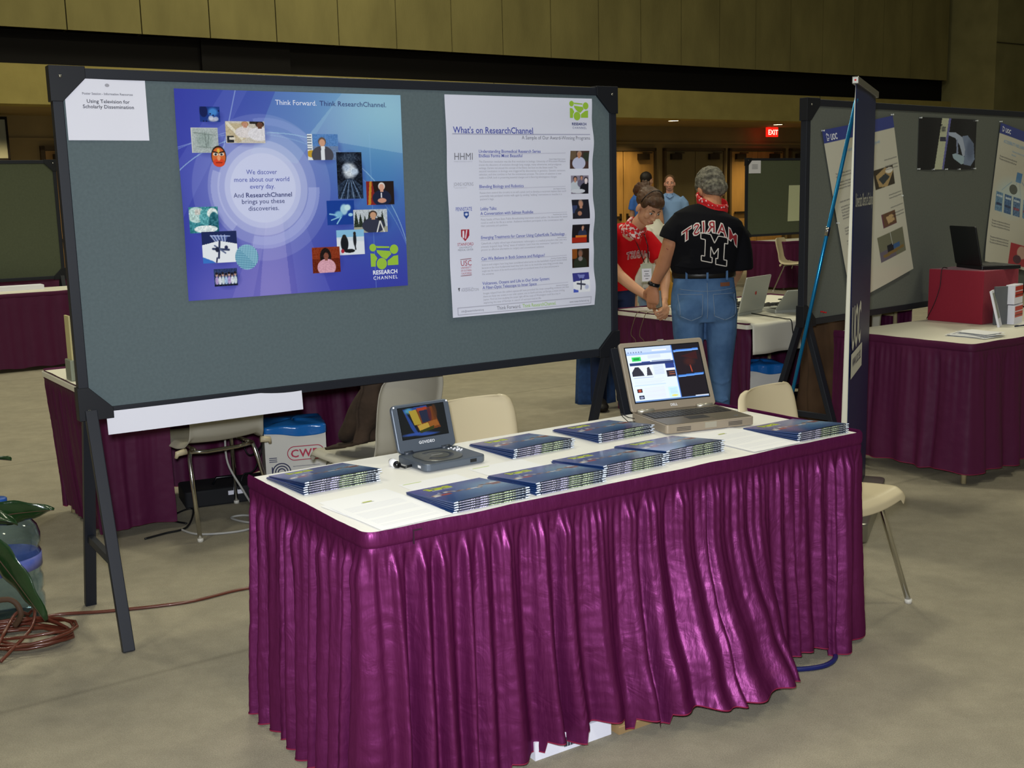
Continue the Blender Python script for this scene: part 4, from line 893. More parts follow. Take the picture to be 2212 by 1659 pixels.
# ------------------------------------------------------------------ brochures fanned on the foreground table
cov = print_mat('glossy cover print', rough=0.25, coat=0.4)
pagem = print_mat('page edge print', rough=0.6)
foldm = mat('white folded corner', '#dfe8f4', rough=0.5); spinem = mat('navy brochure back', '#1b3566', rough=0.35, coat=0.3)
BW = 0.248
def brochure_master():
    cv = Cv(96, 96, '#1e4a8c'); U, V = cv.U, cv.V; g = np.ones((96, 96, 3)) * np.array(C3('#2a4a8a'))
    def bl(m, c): nonlocal g; m = np.clip(m, 0, 1)[..., None]; g = g * (1 - m) + np.array(C3(c)) * m
    bl((1 - V) ** 1.2 * 1.0, '#6a62a8'); bl(np.exp(-((U - .85) ** 2 / .16 + (V - .45) ** 2 / .16)) * .8, '#8ab0cc'); bl(np.exp(-((V - 1) ** 2 / .06)) * .5, '#123a6c'); bl(np.exp(-((U - .5) ** 2 / .05 + (V - .75) ** 2 / .03)) * .35, '#4c8cb4')
    cv.a = g; cv.ring(.75, .62, .22, .22, .012, '#b8d8e8', .5, 300, 360); cv.ring(.4, 1.1, .7, .7, .01, '#6c9cc8', .35)
    rg = random.Random(5)
    for k in range(30):
        u = .06 + .92 * k / 29; v = .50 - .05 * sin(k * .3) - u * .05 + rg.uniform(-.035, .035); cv.e(u, v, rg.uniform(.018, .035), rg.uniform(.018, .035), rg.choice(['#e8e4ec', '#c8b8a8', '#7c5a4c', '#d8dce8', '#4c5468', '#b08878']), .95)
    cv.e(.20, .54, .07, .04, '#b85040'); cv.r(.84, .40, .96, .52, '#8c5c5c'); cv.r(.04, .52, .12, .57, '#f0ece8')
    t = thing('brochure', 'x', 'brochure')
    hf = lambda x, y: 0.0016 + 0.0052 * (1 - y / BW) ** 1.3 * (0.38 + 0.62 * sin(pi * min(1, max(0, x / BW))) ** 0.6)     # thicker towards the front edge
    mb = sheet(MB(), cv, BW, BW, lambda X, Y: (X, Y, np.vectorize(hf)(X, Y)))
    fn = lambda x, y: (x, y, hf(x, y) + 0.0004)
    x0, y0, w_ = .165 * BW, .765 * BW, .34 * BW
    logo(mb, x0, y0, w_, lambda x, y: fn(x, y0 + (y - y0) * .62), 1)
    mb.text('RESEARCH CHANNEL', .011, lambda x, y: fn(.2 * BW + x * .62, .735 * BW + y), 2)
    mb.build('cover', [cov, mat('yellow green ink', '#c2d02c', rough=0.4), I_white], t)
    q = MB(); n = 24                      # back cover with the three closed edges
    q.grid(lambda u, v: (u * BW, v * BW, 0.0), 2, 2, flip=True)
    for side in ((0, 0, 0, 1), (1, 0, 1, 1), (0, 1, 1, 1)):
        q.grid(lambda u, v: ((side[0] + (side[2] - side[0]) * u) * BW, (side[1] + (side[3] - side[1]) * u) * BW, hf((side[0] + (side[2] - side[0]) * u) * BW, (side[1] + (side[3] - side[1]) * u) * BW) * v), n, 1)
    q.build('back_cover', spinem, t)
    # open front edge: page edges with specks of print, white folded corners at both ends
    q = MB(); cvp = Cv(120, 5, '#8c8c98'); rg2 = np.random.RandomState(3)
    U = cvp.U; base = np.where(U[..., None] < .45, np.array(C3('#6c6488')), np.where(U[..., None] < .8, np.array(C3('#6c8050')), np.array(C3('#54606c'))))
    cvp.a = np.clip(base + (rg2.rand(5, 120, 1) - .55) * 1.2, 0.02, .95); cvp.r(0, .0, 1, .3, '#20242c'); cvp.r(0, .78, 1, 1, '#c8ccd0')  # dark top strip paints the shade in the gap between brochures
    sheet(q, cvp, BW, 1.0, lambda X, Y: (X, -0.0006 + 0 * X, 0.0004 + Y * (np.vectorize(hf)(X, 0 * X) - 0.0012)))
    q.build('pages', pagem, t)
    for a in (0.0, BW - .014):
        q = MB(); q.add([(a, -.0012, .0012), (a + .014, -.0012, .0012), (a + .013, -.0014, hf(a + .013, 0) * .92), (a + .002, -.0014, hf(a, 0) * .92), (a, .004, .0012), (a + .014, .004, .0012), (a + .013, .004, hf(a + .013, 0) * .92), (a + .002, .004, hf(a, 0) * .92)], [(0, 1, 2, 3), (7, 6, 5, 4), (0, 4, 5, 1), (3, 2, 6, 7), (0, 3, 7, 4), (1, 5, 6, 2)])
        q.build('folded_corner', foldm, t)
    return t
bro = brochure_master()
def wcorner(n): return {5: 'five', 6: 'six', 4: 'four', 7: 'seven'}[n]
STK = [  # s, t of the front left corner, turn, count, phrase
    (0.050, 0.470, 2.0, 6, 'stack at the back left table corner'),
    (0.285, 0.045, 1.0, 5, 'stack beside the loose papers in front'),
    (0.555, 0.050, 0.0, 6, 'stack right of the frontmost stack'),
    (0.820, 0.085, 1.0, 6, 'stack at the front middle of the table'),
    (1.085, 0.110, 0.0, 6, 'stack right of the front middle stack'),
    (0.755, 0.455, 2.0, 5, 'stack just right of the disc player'),
    (1.100, 0.460, 1.0, 5, 'stack at the left of the laptop'),
    (1.605, 0.050, -1.0, 5, 'stack at the right end of the table'),
]
ORDB = ['topmost', 'second from the top', 'third from the top', 'fourth from the top', 'fifth from the top', 'lowest', 'x']
first = True
for si, (s, tt0, rz, n, ph) in enumerate(STK):
    z = TZ + 0.0008; rg = random.Random(si + 50); tilt = 0.0
    for k in range(n):
        p = onT(s - .010 + (rg.uniform(-.002, .003)), tt0 - .006 + rg.uniform(-.0015, .0015) + (n - 1 - k) * 0.0012, z)
        rank = n - 1 - k; word = ORDB[rank] if rank < n - 1 else 'lowest'
        lb = 'blue brochure, %s in the %s' % (word, ph)
        b = bro if first else dup(bro)
        first = False
        tag(b, lb, 'brochure', 'brochures in the ' + ph)
        b.location = p; b.rotation_euler = (tilt, 0, YAW + radians(rz + rg.uniform(-.8, .8)))
        b.rotation_mode = 'XYZ'
        # the next one lies on the thick front edge of this one
        z += 0.0018; tilt = 0
        b.location.z = z - 0.0018
        # keep the stack wedge shaped: raise the front by tipping about the back edge
        a = -0.0200 * k; b.rotation_euler = (a, 0, b.rotation_euler.z)
        # tipping about x lifts the front corner: pivot at the back edge
        q_ = Vector((0, BW, 0)); R_ = Matrix.Rotation(b.rotation_euler.z, 3, 'Z') @ Matrix.Rotation(a, 3, 'X'); R0_ = Matrix.Rotation(b.rotation_euler.z, 3, 'Z')
        b.location = Vector(p) + R0_ @ q_ - R_ @ q_; b.location.z = z - 0.0018 + (R0_ @ q_ - R_ @ q_).z

# loose printed papers
pprint = print_mat('laser print', rough=0.6)
def papers(s, t0, rz, labels, group, n=3):
    for k in range(n):
        cv = Cv(66, 86, '#f6f6f8'); rg = np.random.RandomState(k + 3)
        if k == n - 1:
            for j in range(22):
                y = .16 + j * .034
                if j in (6, 13, 19): continue
                cv.r(.10, y, .10 + .80 * (1 if j % 7 != 5 else .5), y + .010, '#c6c8d8', .4)
            cv.r(.42, .05, .56, .085, '#b8c060'); cv.r(.40, .09, .58, .10, '#9a9ca8')
        mb = sheet(MB(), cv, .216, .279, lambda X, Y: (X, Y, 0.0003 + 0.0012 * (X / .216) * np.sin(Y * 9 + k) ** 2))
        o = mb.build('printed_sheet', pprint); tag(o, labels[k], 'paper', group)
        o.location = onT(s + [.010, .004, 0.0][k % 3], t0 + [.075, .035, 0][k % 3], TZ + .0006 + .0016 * k); o.rotation_euler = (0, 0, YAW + radians(rz + [1.5, 3, 0][k % 3]))
papers(.052, .018, 3, ['lowest loose white sheet at the near left corner of the table', 'middle loose white sheet at the near left corner of the table', 'top loose printed white sheet at the near left corner of the table'], 'loose sheets at the near left corner')
papers(1.378, .030, -1, ['lowest loose white sheet in front of the laptop', 'middle loose white sheet in front of the laptop', 'top loose printed white sheet in front of the laptop'], 'loose sheets in front of the laptop')
# two sheets peeping out behind the brochures
for lb, s, t0 in (('white sheet with green heading peeping out behind the frontmost stack', .330, .200), ('white sheet with green heading peeping out right of the disc player', .590, .235)):
    cv = Cv(30, 40, '#f4f4f6'); cv.r(.06, .03, .35, .07, '#b4c840')
    o = sheet(MB(), cv, .20, .20, lambda X, Y: (X, Y, 0 * X + .0004)).build('printed_sheet', pprint); tag(o, lb, 'paper', 'sheets behind the stacks'); o.location = onT(s - .02, t0, TZ + .0005 - (.0 if s > .5 else 0)); o.rotation_euler = (0, 0, YAW + .03)

# ------------------------------------------------------------------ portable disc player
dvdg = mat('slate plastic', '#59616c', rough=0.35, metal=0.35); dvdd = mat('dark slate plastic', '#2c323c', rough=0.4); dvdl = mat('grey disc lid', '#6a6b66', rough=0.3, metal=0.4)
scr = print_mat('lit screen', rough=0.2, emit=0.42); blk = mat('black gloss plastic', '#101216', rough=0.25); wht = mat('white plastic', '#e6e6ea', rough=0.4)
def screen_dvd():
    cv = Cv(120, 76, '#1c2022'); cv.p([(.10, .05), (.62, .0), (.64, .08), (.16, .16), (.36, .90), (.30, .92), (.22, .7)], '#1c4cc8', .8); cv.e(.22, .12, .12, .12, '#3cb8d8', .8, .6); cv.e(.3, .88, .4, .06, '#2450c8', .9, .5); cv.e(.55, .93, .3, .05, '#2450c8', .9, .5)
    cv.p([(.22, .12), (.74, .06), (.86, .76), (.40, .84)], '#8c3c10'); cv.p([(.22, .12), (.38, .10), (.46, .60), (.30, .60)], '#c8a41c'); cv.p([(.40, .06), (.62, .05), (.62, .16), (.42, .18)], '#c83418'); cv.p([(.44, .16), (.62, .14), (.66, .52), (.48, .56)], '#242c4c'); cv.e(.66, .3, .05, .3, '#5c1c30', .8, .4); cv.p([(.36, .62), (.60, .56), (.62, .72), (.40, .84)], '#d8a828'); cv.p([(.62, .54), (.80, .50), (.84, .70), (.62, .72)], '#b85c14'); cv.e(.78, .25, .06, .3, '#6c3414', .8, .4)
    cv.p([(.38, .8), (.72, .68), (.7, .8), (.4, .88)], '#3c4414')
    g_ = cv.a.mean(-1, keepdims=True); cv.a = (cv.a * .72 + g_ * .28) * .72
    return cv
t = thing('disc_player', 'slate grey portable disc player with its lit screen open', 'disc player', onT(.436, .466, TZ), YAW + radians(1)); t.scale = (1.06, 1.06, 1.03); DWd, DD = .208, .172
q = MB(); q.slab(0, 0, DWd, DD, .020, .003, .026, seg=6); q.build('base', dvdg, t, bevel=.004)
q = MB(); q.slab(.022, .012, .152, DD - .026, .045, .026, .030, seg=8); ld = q.build('disc_lid', dvdl, t, bevel=.002)
q = MB(); q.sweep([(.085 + .043 * cos(a), .078 + .043 * sin(a), .0295) for a in [radians(-150 + k * 12) for k in range(24)]], (.008), 8); q.v = [(x, y, .0295 + (z - .0295) * .18) for x, y, z in q.v]; q.build('lid_ring', dvdd, ld)
q = MB(); q.text('GOVIDEO', .0085, lambda x, y: (.085 + x, .076 + y, .0312), align='CENTER'); q.build('lid_lettering', wht, ld)
rg = random.Random(2)
for x, y in ((.168, .120), (.178, .128), (.186, .116), (.176, .112), (.168, .100), (.186, .102), (.177, .093), (.160, .135), (.172, .140), (.192, .135), (.177, .104)):
    q = MB(); q.lathe([(.0032, .026), (.0032, .0285), (.002, .0292)], 10, M=Matrix.Translation((x, y, 0))); q.build('button', wht, t)
q = MB(); q.box((.150, -.0006, .010), (.172, .002, .020)); q.build('port', blk, t)
q = MB(); q.box((-.0008, .03, .011), (.002, .045, .018)); q.build('side_port', wht, t)
# lid leans back
LM = Matrix.Translation((0.004, DD - .012, .028)) @ Matrix.Rotation(radians(90 - 16), 4, 'X')
q = MB(); q.slab(0, 0, .200, .150, .016, -.014, .0, M=LM, seg=6); lid = q.build('screen_lid', dvdg, t, bevel=.003)
q = MB(); sheet(q, screen_dvd(), .158, .096); q.v = [tuple(LM @ Vector((x + .021, y + .042, .0012))) for x, y, z in q.v]; q.build('screen', scr, lid)
q = MB(); q.box((.019, .040, -.001), (.181, .140, .0008), M=LM); q.build('screen_bezel', blk, lid)
q = MB(); q.text('GOVIDEO', .0125, lambda x, y: LM @ Vector((.100 + x, .022 + y, .0006)), align='CENTER', bold=.01); q.build('lid_lettering', wht, lid)
for x in (.035, .165):
    q = MB(); q.sweep([(x - .014, DD - .012, .027), (x + .014, DD - .012, .027)], .0075, 12); q.build('hinge', dvdd, t)
for x in (.008, .192):
    q = MB(); q.ell(LM @ Vector((x, .143, .001)), (.003, .003, .003)); q.build('bumper', wht, lid)
q = MB(); q.sweep([(-.028, DD - .05, .010), (-.028, DD - .03, .012), (-.024, DD - .012, .012)], [.011, .013, .009], 12); q.sweep([(-.028, DD - .062, .010), (-.028, DD - .05, .010)], [.009, .0112], 12, 1); q.sweep([(-.028, DD - .062, .009), (-.020, DD - .085, .006), (0.002, DD - .09, .010)], .004, 8, 1); q.build('power_plug', [wht, blk], t)

# ------------------------------------------------------------------ notebook computer
lapb = mat('champagne notebook plastic', '#9c8f7d', rough=0.4, metal=0.25); lapd = mat('taupe notebook deck', '#6c6357', rough=0.45, metal=0.2); keym = mat('dark keys', '#2c2a2a', rough=0.5); hingem = mat('silver hinge', '#b9b3a4', rough=0.3, metal=0.6)
def screen_dell():
    cv = Cv(190, 150, '#1c1a22'); cv.p([(.0, .0), (.62, .0), (.62, 1), (0, 1)], '#d2dcf0'); cv.r(0, 0, .62, .10, '#b8c8e4'); cv.r(.0, .10, .62, .14, '#9cb4dc')
    for k in range(6): cv.e(.03 + .035 * k, .085, .008, .012, '#5c6c94')
    cv.r(.35, .055, .55, .08, '#f4f8fc'); cv.r(.06, .17, .18, .25, '#3cc860'); cv.r(.08, .19, .16, .23, '#208c40')
    for k in range(5): cv.l(.28, .16 + .012 * k, .45, .155 + .012 * k, .003, '#b0b8cc')
    cv.r(.02, .28, .62, .33, '#2c3868'); cv.r(.18, .265, .30, .285, '#34488c'); cv.r(.32, .26, .58, .272, '#5c6c98')
    cv.r(.03, .33, .31, .53, '#d8dce8'); cv.p([(.03, .53), (.03, .45), (.08, .36), (.13, .36), (.17, .45), (.19, .53)], '#30303c'); cv.p([(.22, .53), (.24, .38), (.27, .37), (.30, .53)], '#3c3c48')
    for k in range(9): cv.l(.33, .35 + .02 * k, .46, .35 + .02 * k, .003, '#98a4c0')
    cv.r(.49, .33, .61, .42, '#2c3c80'); cv.r(.49, .43, .61, .45, '#f0f4fc'); cv.r(.49, .46, .61, .58, '#2c2834'); cv.r(.52, .49, .60, .50, '#c87850'); cv.r(.52, .53, .60, .54, '#a85c40')
    cv.l(.04, .56, .30, .56, .004, '#6c7494')
    for k in range(5): cv.l(.04, .60 + .022 * k, .40 if k % 2 else .44, .60 + .022 * k, .0025, '#bcc4d4')
    cv.l(.03, .70, .45, .70, .004, '#8cb8dc'); cv.r(.05, .76, .12, .83, '#3c2024'); cv.e(.085, .795, .02, .025, '#a84838'); cv.r(.06, .88, .13, .95, '#202434'); cv.e(.095, .92, .025, .02, '#8890b0')
    for k in range(9): cv.l(.15, .76 + .022 * k, .42, .76 + .022 * k, .0025, '#ccc0d0')
    cv.r(.47, .77, .60, .97, '#bcdcf0')
    for k in range(5): cv.l(.49, .80 + .022 * k, .58, .80 + .022 * k, .003, '#8cb0d0')
    cv.e(.54, .93, .045, .018, '#d8d070')
    cv.l(.62, .0, .62, 1, .012, '#4c7cd0'); cv.p([(.64, .095), (.98, .085), (.98, .125), (.64, .135)], '#4c80d8'); cv.l(.64, .13, .98, .115, .006, '#a8ccf4'); cv.p([(.64, .57), (.99, .55), (.99, .59), (.64, .61)], '#4078cc'); cv.l(.64, .60, .98, .58, .006, '#98c0f0')
    cv.r(.64, .14, .99, .55, '#241c22'); cv.p([(.72, .22), (.95, .14), (.95, .3)], '#4c1c1c', .5); cv.l(.83, .40, .84, .52, .012, '#b84834'); cv.e(.83, .33, .1, .1, '#4c2420', .6, .6); cv.r(.64, .61, .99, .99, '#1e1a20'); cv.r(0, .975, 1, 1, '#5c7cb0'); cv.r(.82, .965, 1, .98, '#c8d0e0')
    return cv
LW, LD = .350, .262
t = thing('notebook_computer', 'open champagne grey notebook computer showing a web page on the foreground table', 'laptop', onT(1.345, .405, TZ), YAW + radians(-13)); 
q = MB(); q.slab(0, 0, LW, LD, .012, .004, .034, seg=4); q.build('base', lapb, t, bevel=.003)
q = MB(); q.slab(.006, .006, LW - .006, LD - .010, .008, .034, .0355, seg=4); dk = q.build('deck', lapd, t)
q = MB(); q.box((.018, .118, .0355), (LW - .018, LD - .045, .0362)); kb = q.build('keyboard', keym, t)
q = MB()
for r in range(6):
    for c in range(16): q.box((.020 + c * .0195, .120 + r * .0160, .0362), (.020 + c * .0195 + .0168, .120 + r * .0160 + .0135, .0378))
k = q.build('keys', keym, kb); tag(k, kind='stuff')
q = MB(); q.box((.125, .055, .0355), (.205, .105, .0360)); q.build('touchpad', keym, t)
q = MB(); q.box((.210, .012, .0355), (.340, .10, .0358)); q.build('palm_rest_panel', mat('darker taupe', '#5f584c', rough=.5), t)
q = MB(); q.box((.150, -.002, .012), (.196, .002, .032)); q.build('latch_tab', hingem, t)
for x in (.04, .245):
    q = MB()
    for k in range(3): q.box((x, -.0012, .012 + k * .005), (x + .055, .001, .0138 + k * .005))
    q.build('vent', keym, t)
q = MB(); q.text('intel', .010, lambda x, y: (.290 + x, .035 + y, .0362)); q.build('sticker', mat('blue sticker', '#7c9cd8', rough=.4), t)
for a, b in ((.02, .085), (LW - .085, LW - .02)):
    q = MB(); q.sweep([(a, LD - .010, .037), (b, LD - .010, .037)], .008, 12); q.build('hinge', hingem, t)
LM = Matrix.Translation((0, LD - .006, .036)) @ Matrix.Rotation(radians(90 - 24), 4, 'X'); LH = .262
q = MB(); q.slab(0, 0, LW, LH, .012, -.013, 0, M=LM, seg=5); lid = q.build('screen_lid', lapb, t, bevel=.003)
q = MB(); q.box((.018, .030, -.001), (LW - .018, LH - .018, .0008), M=LM); q.build('screen_bezel', blk, lid)
q = MB(); sheet(q, screen_dell(), LW - .044, LH - .056); q.v = [tuple(LM @ Vector((x + .022, y + .034, .0012))) for x, y, z in q.v]; q.build('screen', scr, lid)
q = MB(); q.text('DELL', .013, lambda x, y: LM @ Vector((LW / 2 + x, .010 + y, .0006)), align='CENTER', bold=.02); q.build('lid_lettering', wht, lid)
q = MB(); q.box((LW / 2 - .012, LH - .004, -.010), (LW / 2 + .012, LH + .004, .001), M=LM); q.build('lid_latch', hingem, lid)
q = MB(); q.sweep([(-.002, LD - .03, .018), (-.022, LD - .02, .022), (-.03, LD + .02, .03), (-.022, LD + .03, .018), (-.018, LD - .01, .004), (.0, LD - .03, .006)], .0016, 6); q.build('power_cord', blk, t)

# ------------------------------------------------------------------ things around and under the tables
def lf(L, yaw, s, t, z): return Vector(L) + Vector((cos(yaw), sin(yaw), 0)) * s + Vector((-sin(yaw), cos(yaw), 0)) * t + UP * z
cardw = mat('white corrugated carton', '#d4d2cc', rough=0.7); bagb = mat('blue bin liner', '#1668b8', rough=0.22, spec=0.7, bump=0.6, bscale=12); redp = mat('crimson print', '#b83050', rough=0.6); navp = mat('navy print', '#2c3058', rough=0.6); bagd = mat('dark blue liner inside', '#0e3a78', rough=0.4)
def carton(label, loc, rz, W, D, H, hood):
    t = thing('cardboard_bin', label, 'waste bin', loc, rz, 'printed cardboard waste bins')
    q = MB(); w = .005
    q.box((0, 0, 0), (W, w, H)); q.box((0, D - w, 0), (W, D, H)); q.box((0, w, 0), (w, D - w, H)); q.box((W - w, w, 0), (W, D - w, H)); q.box((w, w, 0), (W - w, D - w, .006))
    q.build('carton', cardw, t)
    q = MB(); rg = random.Random(4); N = 48; rows = 8
    def per(u):
        P = 2 * (W + D); s_ = u * P
        if s_ < W: return s_, 0, 0, -1
        if s_ < W + D: return W, s_ - W, 1, 0
        if s_ < 2 * W + D: return 2 * W + D - s_, D, 0, 1
        return 0, P - s_, -1, 0
    def bf(u, v):
        x, y, nx, ny = per(min(u, .99999)); dr = hood * (0.6 + 0.5 * sin(u * 9) ** 2) if v < .5 else 0
        k = v * 2
        if v < .5: o = .004 + .004 * sin(u * 60) ; return (x + nx * o, y + ny * o, H - dr * (1 - k) + .002)
        k = (v - .5) * 2; cx, cy = W / 2, D / 2; f_ = k ** 1.2
        return (x + (cx - x) * f_ * .98, y + (cy - y) * f_ * .98, H + .004 + hood * .55 * sin(k * pi / 2) * (1 + .25 * sin(u * 25)) - .02 * k)
    q.grid(bf, 96, 16); q.build('bin_liner', bagb, t, solid=.001)
    q = MB(); e = -.0012; q.text('CWD', .058, lambda x, y: (W * .66 + x, e, H * .60 + y), 0, align='CENTER', bold=.02, xs=1.05, space=1.1)
    cxx, czz, a, b = W * .66, H * .60 + .021, .094, .036
    ring = []
    for k in range(40):
        an = 2 * pi * k / 40; c_, s_ = cos(an), sin(an); px = (a - b) * (1 if c_ > 0 else -1) + b * c_; ring.append((cxx + px, e, czz + b * s_))
    q.sweep(ring, [(.0022, .001)] * 40, 6, 0, closed=True)
    q.box((cxx - .07, e, H * .48), (cxx + .07, e + .001, H * .484), 1)
    for r in (.046, .032, .018):
        q.sweep([(W * .25 + r * cos(k * pi / 12), e, H * .42 + r * sin(k * pi / 12)) for k in range(-8, 13)], .0032, 6, 1)
    q.box((W * .25 - .05, e, H * .42 - .06), (W * .25 - .044, e + .001, H * .42 + .03), 1); q.box((W * .25 - .05, e, H * .42 - .06), (W * .25 + .01, e + .001, H * .42 - .054), 1)
    for k in range(3): q.box((W * .25 - .06, e, H * .42 + .055 + k * .01), (W * .25 - .02, e + .001, H * .42 + .059 + k * .01), 1)
    q.build('printed_mark', [redp, navp], t)
    return t
carton('white cardboard bin with blue liner under the table behind the big board', lf(L2, Y2, .92, .14, 0), 0.28, .315, .30, .405, .05)
carton('white cardboard bin with blue liner under the cable strewn table', lf(L4, Y4, .135, .12, 0), 0.10, .235, .22, .46, .055)
# dark open crate flap next to it
t = thing('equipment_case', 'black equipment case on the floor under the table behind the board', 'case', (-1.70, 5.63, 0), .42)
q = MB(); q.slab(0, 0, .46, .26, .02, 0, .09); q.build('case_body', mat('black nylon', '#15161a', rough=.8), t, bevel=.01)
q = MB(); q.box((.22, -.002, .05), (.30, 0, .072)); q.build('case_label', wp_, t)
q = MB(); q.sweep([(.16, .10, .09), (.18, .10, .125), (.27, .10, .125), (.29, .10, .09)], .008, 8); q.build('handle', blk, t)
gcable = mat('grey cable', '#a9a8a4', rough=.5); bcable = mat('black cable', '#121316', rough=.45)
def cable(label, pts, r, m, group=None, name='cable', smooth=6, loc=None):
    P = [Vector(p) for p in pts]; out = []
    for i in range(len(P) - 1):
        p0 = P[max(0, i - 1)]; p1 = P[i]; p2 = P[i + 1]; p3 = P[min(len(P) - 1, i + 2)]
        for k in range(smooth):
            t_ = k / smooth; out.append(0.5 * ((2 * p1) + (p2 - p0) * t_ + (2 * p0 - 5 * p1 + 4 * p2 - p3) * t_ ** 2 + (3 * p1 - p0 - 3 * p2 + p3) * t_ ** 3))
    out.append(P[-1]); q = MB(); q.sweep(out, r, 8); o = q.build(name, m); tag(o, label, 'cable', group); return o
cable('grey cable dropping from the chair and looping on the floor under the board', [(-1.47, 5.62, .395), (-1.46, 5.60, .25), (-1.38, 5.55, .12), (-1.27, 5.42, .01), (-1.22, 5.33, .006), (-1.33, 5.36, .006), (-1.42, 5.44, .006), (-1.36, 5.48, .006), (-1.22, 5.38, .012), (-1.30, 5.22, .006), (-1.50, 5.17, .006), (-1.62, 5.26, .006)], .0055, gcable)
cable('black cable hanging and looping beside the cardboard bin behind the board', [(-1.50, 5.95, .62), (-1.47, 5.93, .35), (-1.42, 5.9, .22), (-1.33, 5.88, .30), (-1.30, 5.88, .40), (-1.38, 5.86, .16), (-1.45, 5.86, .12), (-1.47, 5.84, .02)], .004, bcable)
cable('black cable lying on the floor at the left end of the equipment case', [(-1.62, 5.36, .006), (-1.70, 5.42, .006), (-1.72, 5.55, .006), (-1.66, 5.62, .006), (-1.60, 5.30, .006), (-1.68, 5.20, .006), (-1.75, 5.12, .006)], .005, bcable)
cable('blue cable looping out from under the foreground table at the right', [(.76, 3.60, .009), (.82, 3.50, .009), (.91, 3.475, .009), (1.01, 3.50, .009), (1.065, 3.575, .009), (1.05, 3.68, .009), (.97, 3.76, .009), (.85, 3.80, .009)], .0085, mat('blue cable', '#141d5c', rough=.4))
# cartons under the front table
brownc = mat('brown corrugated carton', '#9c8058', rough=.8)
t = thing('parcel_box', 'white parcel box with barcode label peeping out under the front skirt', 'box', lf(T0, YAW, .48, -.015, 0), YAW - .01)
q = MB(); q.box((0, 0, 0), (.27, .2, .055)); q.build('parcel_carton', wp_, t)
q = MB()
for k in range(14): q.box((.10 + k * .0032, -.001, .012), (.1014 + k * .0032 + (.001 if k % 3 else 0), 0, .04))
q.build('barcode', I_dk, t)
t = thing('parcel_box', 'flat brown cardboard box under the front skirt, right of the white parcel', 'box', lf(T0, YAW, .765, -.035, 0), YAW - .01)
q = MB(); q.box((0, 0, 0), (.30, .2, .05)); q.build('parcel_carton', brownc, t)
q = MB(); q.box((0, -.0008, .022), (.30, 0, .026)); q.build('tape', mat('tan tape', '#b8986a', rough=.4), t)
t = thing('shoulder_bag', 'dark bag lying under the bulging front skirt of the foreground table', 'bag', lf(T0, YAW, 1.22, .03, 0), YAW)
q = MB(); q.ell((0, 0, .055), (.17, .10, .055), fn=lambda q_, p: q_ + Vector((0, 0, .01 * sin(p.x * 9)))); q.build('bag_body', mat('black bag', '#17130f', rough=.7), t)
q = MB(); q.sweep([(-.12, -.04, .08), (-.05, -.09, .11), (.06, -.09, .11), (.12, -.04, .08)], .007, 8); q.build('bag_strap', blk, t)

# brown twin flex from the coil to the table
flex = mat('brown flex', '#5c2a1c', rough=.35, spec=.6, coat=.3)
q = MB()
run = [(-1.83, 4.06, .012), (-1.80, 4.12, .012), (-1.74, 4.15, .008), (-1.63, 4.165, .006), (-1.53, 4.185, .006), (-1.41, 4.215, .006), (-1.28, 4.265, .006), (-1.13, 4.38, .006), (-.98, 4.44, .006), (-.80, 4.52, .006)]
def smooth_path(pts, k=6):
    P = [Vector(p) for p in pts]; out = []
    for i in range(len(P) - 1):
        p0 = P[max(0, i - 1)]; p1 = P[i]; p2 = P[i + 1]; p3 = P[min(len(P) - 1, i + 2)]
        for j in range(k):
            t_ = j / k; out.append(0.5 * ((2 * p1) + (p2 - p0) * t_ + (2 * p0 - 5 * p1 + 4 * p2 - p3) * t_ ** 2 + (3 * p1 - p0 - 3 * p2 + p3) * t_ ** 3))
    return out + [P[-1]]
q.sweep(smooth_path(run), (.005), 8); q.sweep([p + Vector((.002, .008, 0)) for p in smooth_path(run)], .005, 8)
rg = random.Random(9); turns = []
for k in range(9 * 16):
    a = 2 * pi * k / 16; n_ = k / 16; r = .085 + .010 * n_ * .5 + .012 * sin(n_ * 5) ; turns.append((-1.80 + (r + .05 * abs(cos(a + .3)) ) * cos(a) * 1.1, 3.90 + r * sin(a) * 1.0 + .012 * sin(n_ * 3), .008 + .052 * (n_ / 9) * (0.6 + .4 * sin(a + n_)) + .006 * rg.random()))
q.sweep(turns, .0058, 7)
q.sweep(smooth_path([(-1.87, 4.06, .02), (-1.80, 4.0, .085), (-1.745, 3.84, .075), (-1.78, 3.74, .03), (-1.80, 3.70, .008)]), .0062, 7); q.sweep(smooth_path([(-1.83, 3.69, .01), (-1.80, 3.74, .09), (-1.82, 3.90, .11), (-1.84, 4.04, .05)]), .0062, 7)
o = q.build('extension_cord', flex); tag(o, 'brown twin extension cord coiled beside the water bottle and running to the table', 'extension cord')

# blue water-cooler bottle
pet = mat('blue tinted bottle plastic', '#cfe4f4', rough=.04, trans=1.0, ior=1.33, spec=.6); 
t = thing('water_bottle', 'large blue water cooler bottle on the carpet at the left edge', 'water bottle', (-1.955, 4.13, 0))
prof = [(.060, .004), (.118, .006), (.130, .022), (.134, .05), (.133, .085), (.126, .100), (.126, .108), (.133, .122), (.134, .165), (.127, .180), (.127, .188), (.134, .202), (.135, .262), (.128, .276), (.128, .286), (.136, .300), (.137, .330), (.128, .362), (.105, .392), (.07, .410), (.036, .420), (.028, .432), (.028, .47)]
q = MB(); q.lathe(prof, 48); q.lathe([(r - .004, z + (.004 if i == 0 else 0)) for i, (r, z) in enumerate(prof)][::-1], 48); q.build('bottle_shell', pet, t)
q = MB(); q.lathe([(.1285, .208), (.1352, .208), (.1354, .258), (.1290, .258)], 48); q.build('bottle_label', mat('blue and pink bottle label', '#2b52b0', rough=.4, noise=.5, nscale=9, col2='#8a86b8'), t)
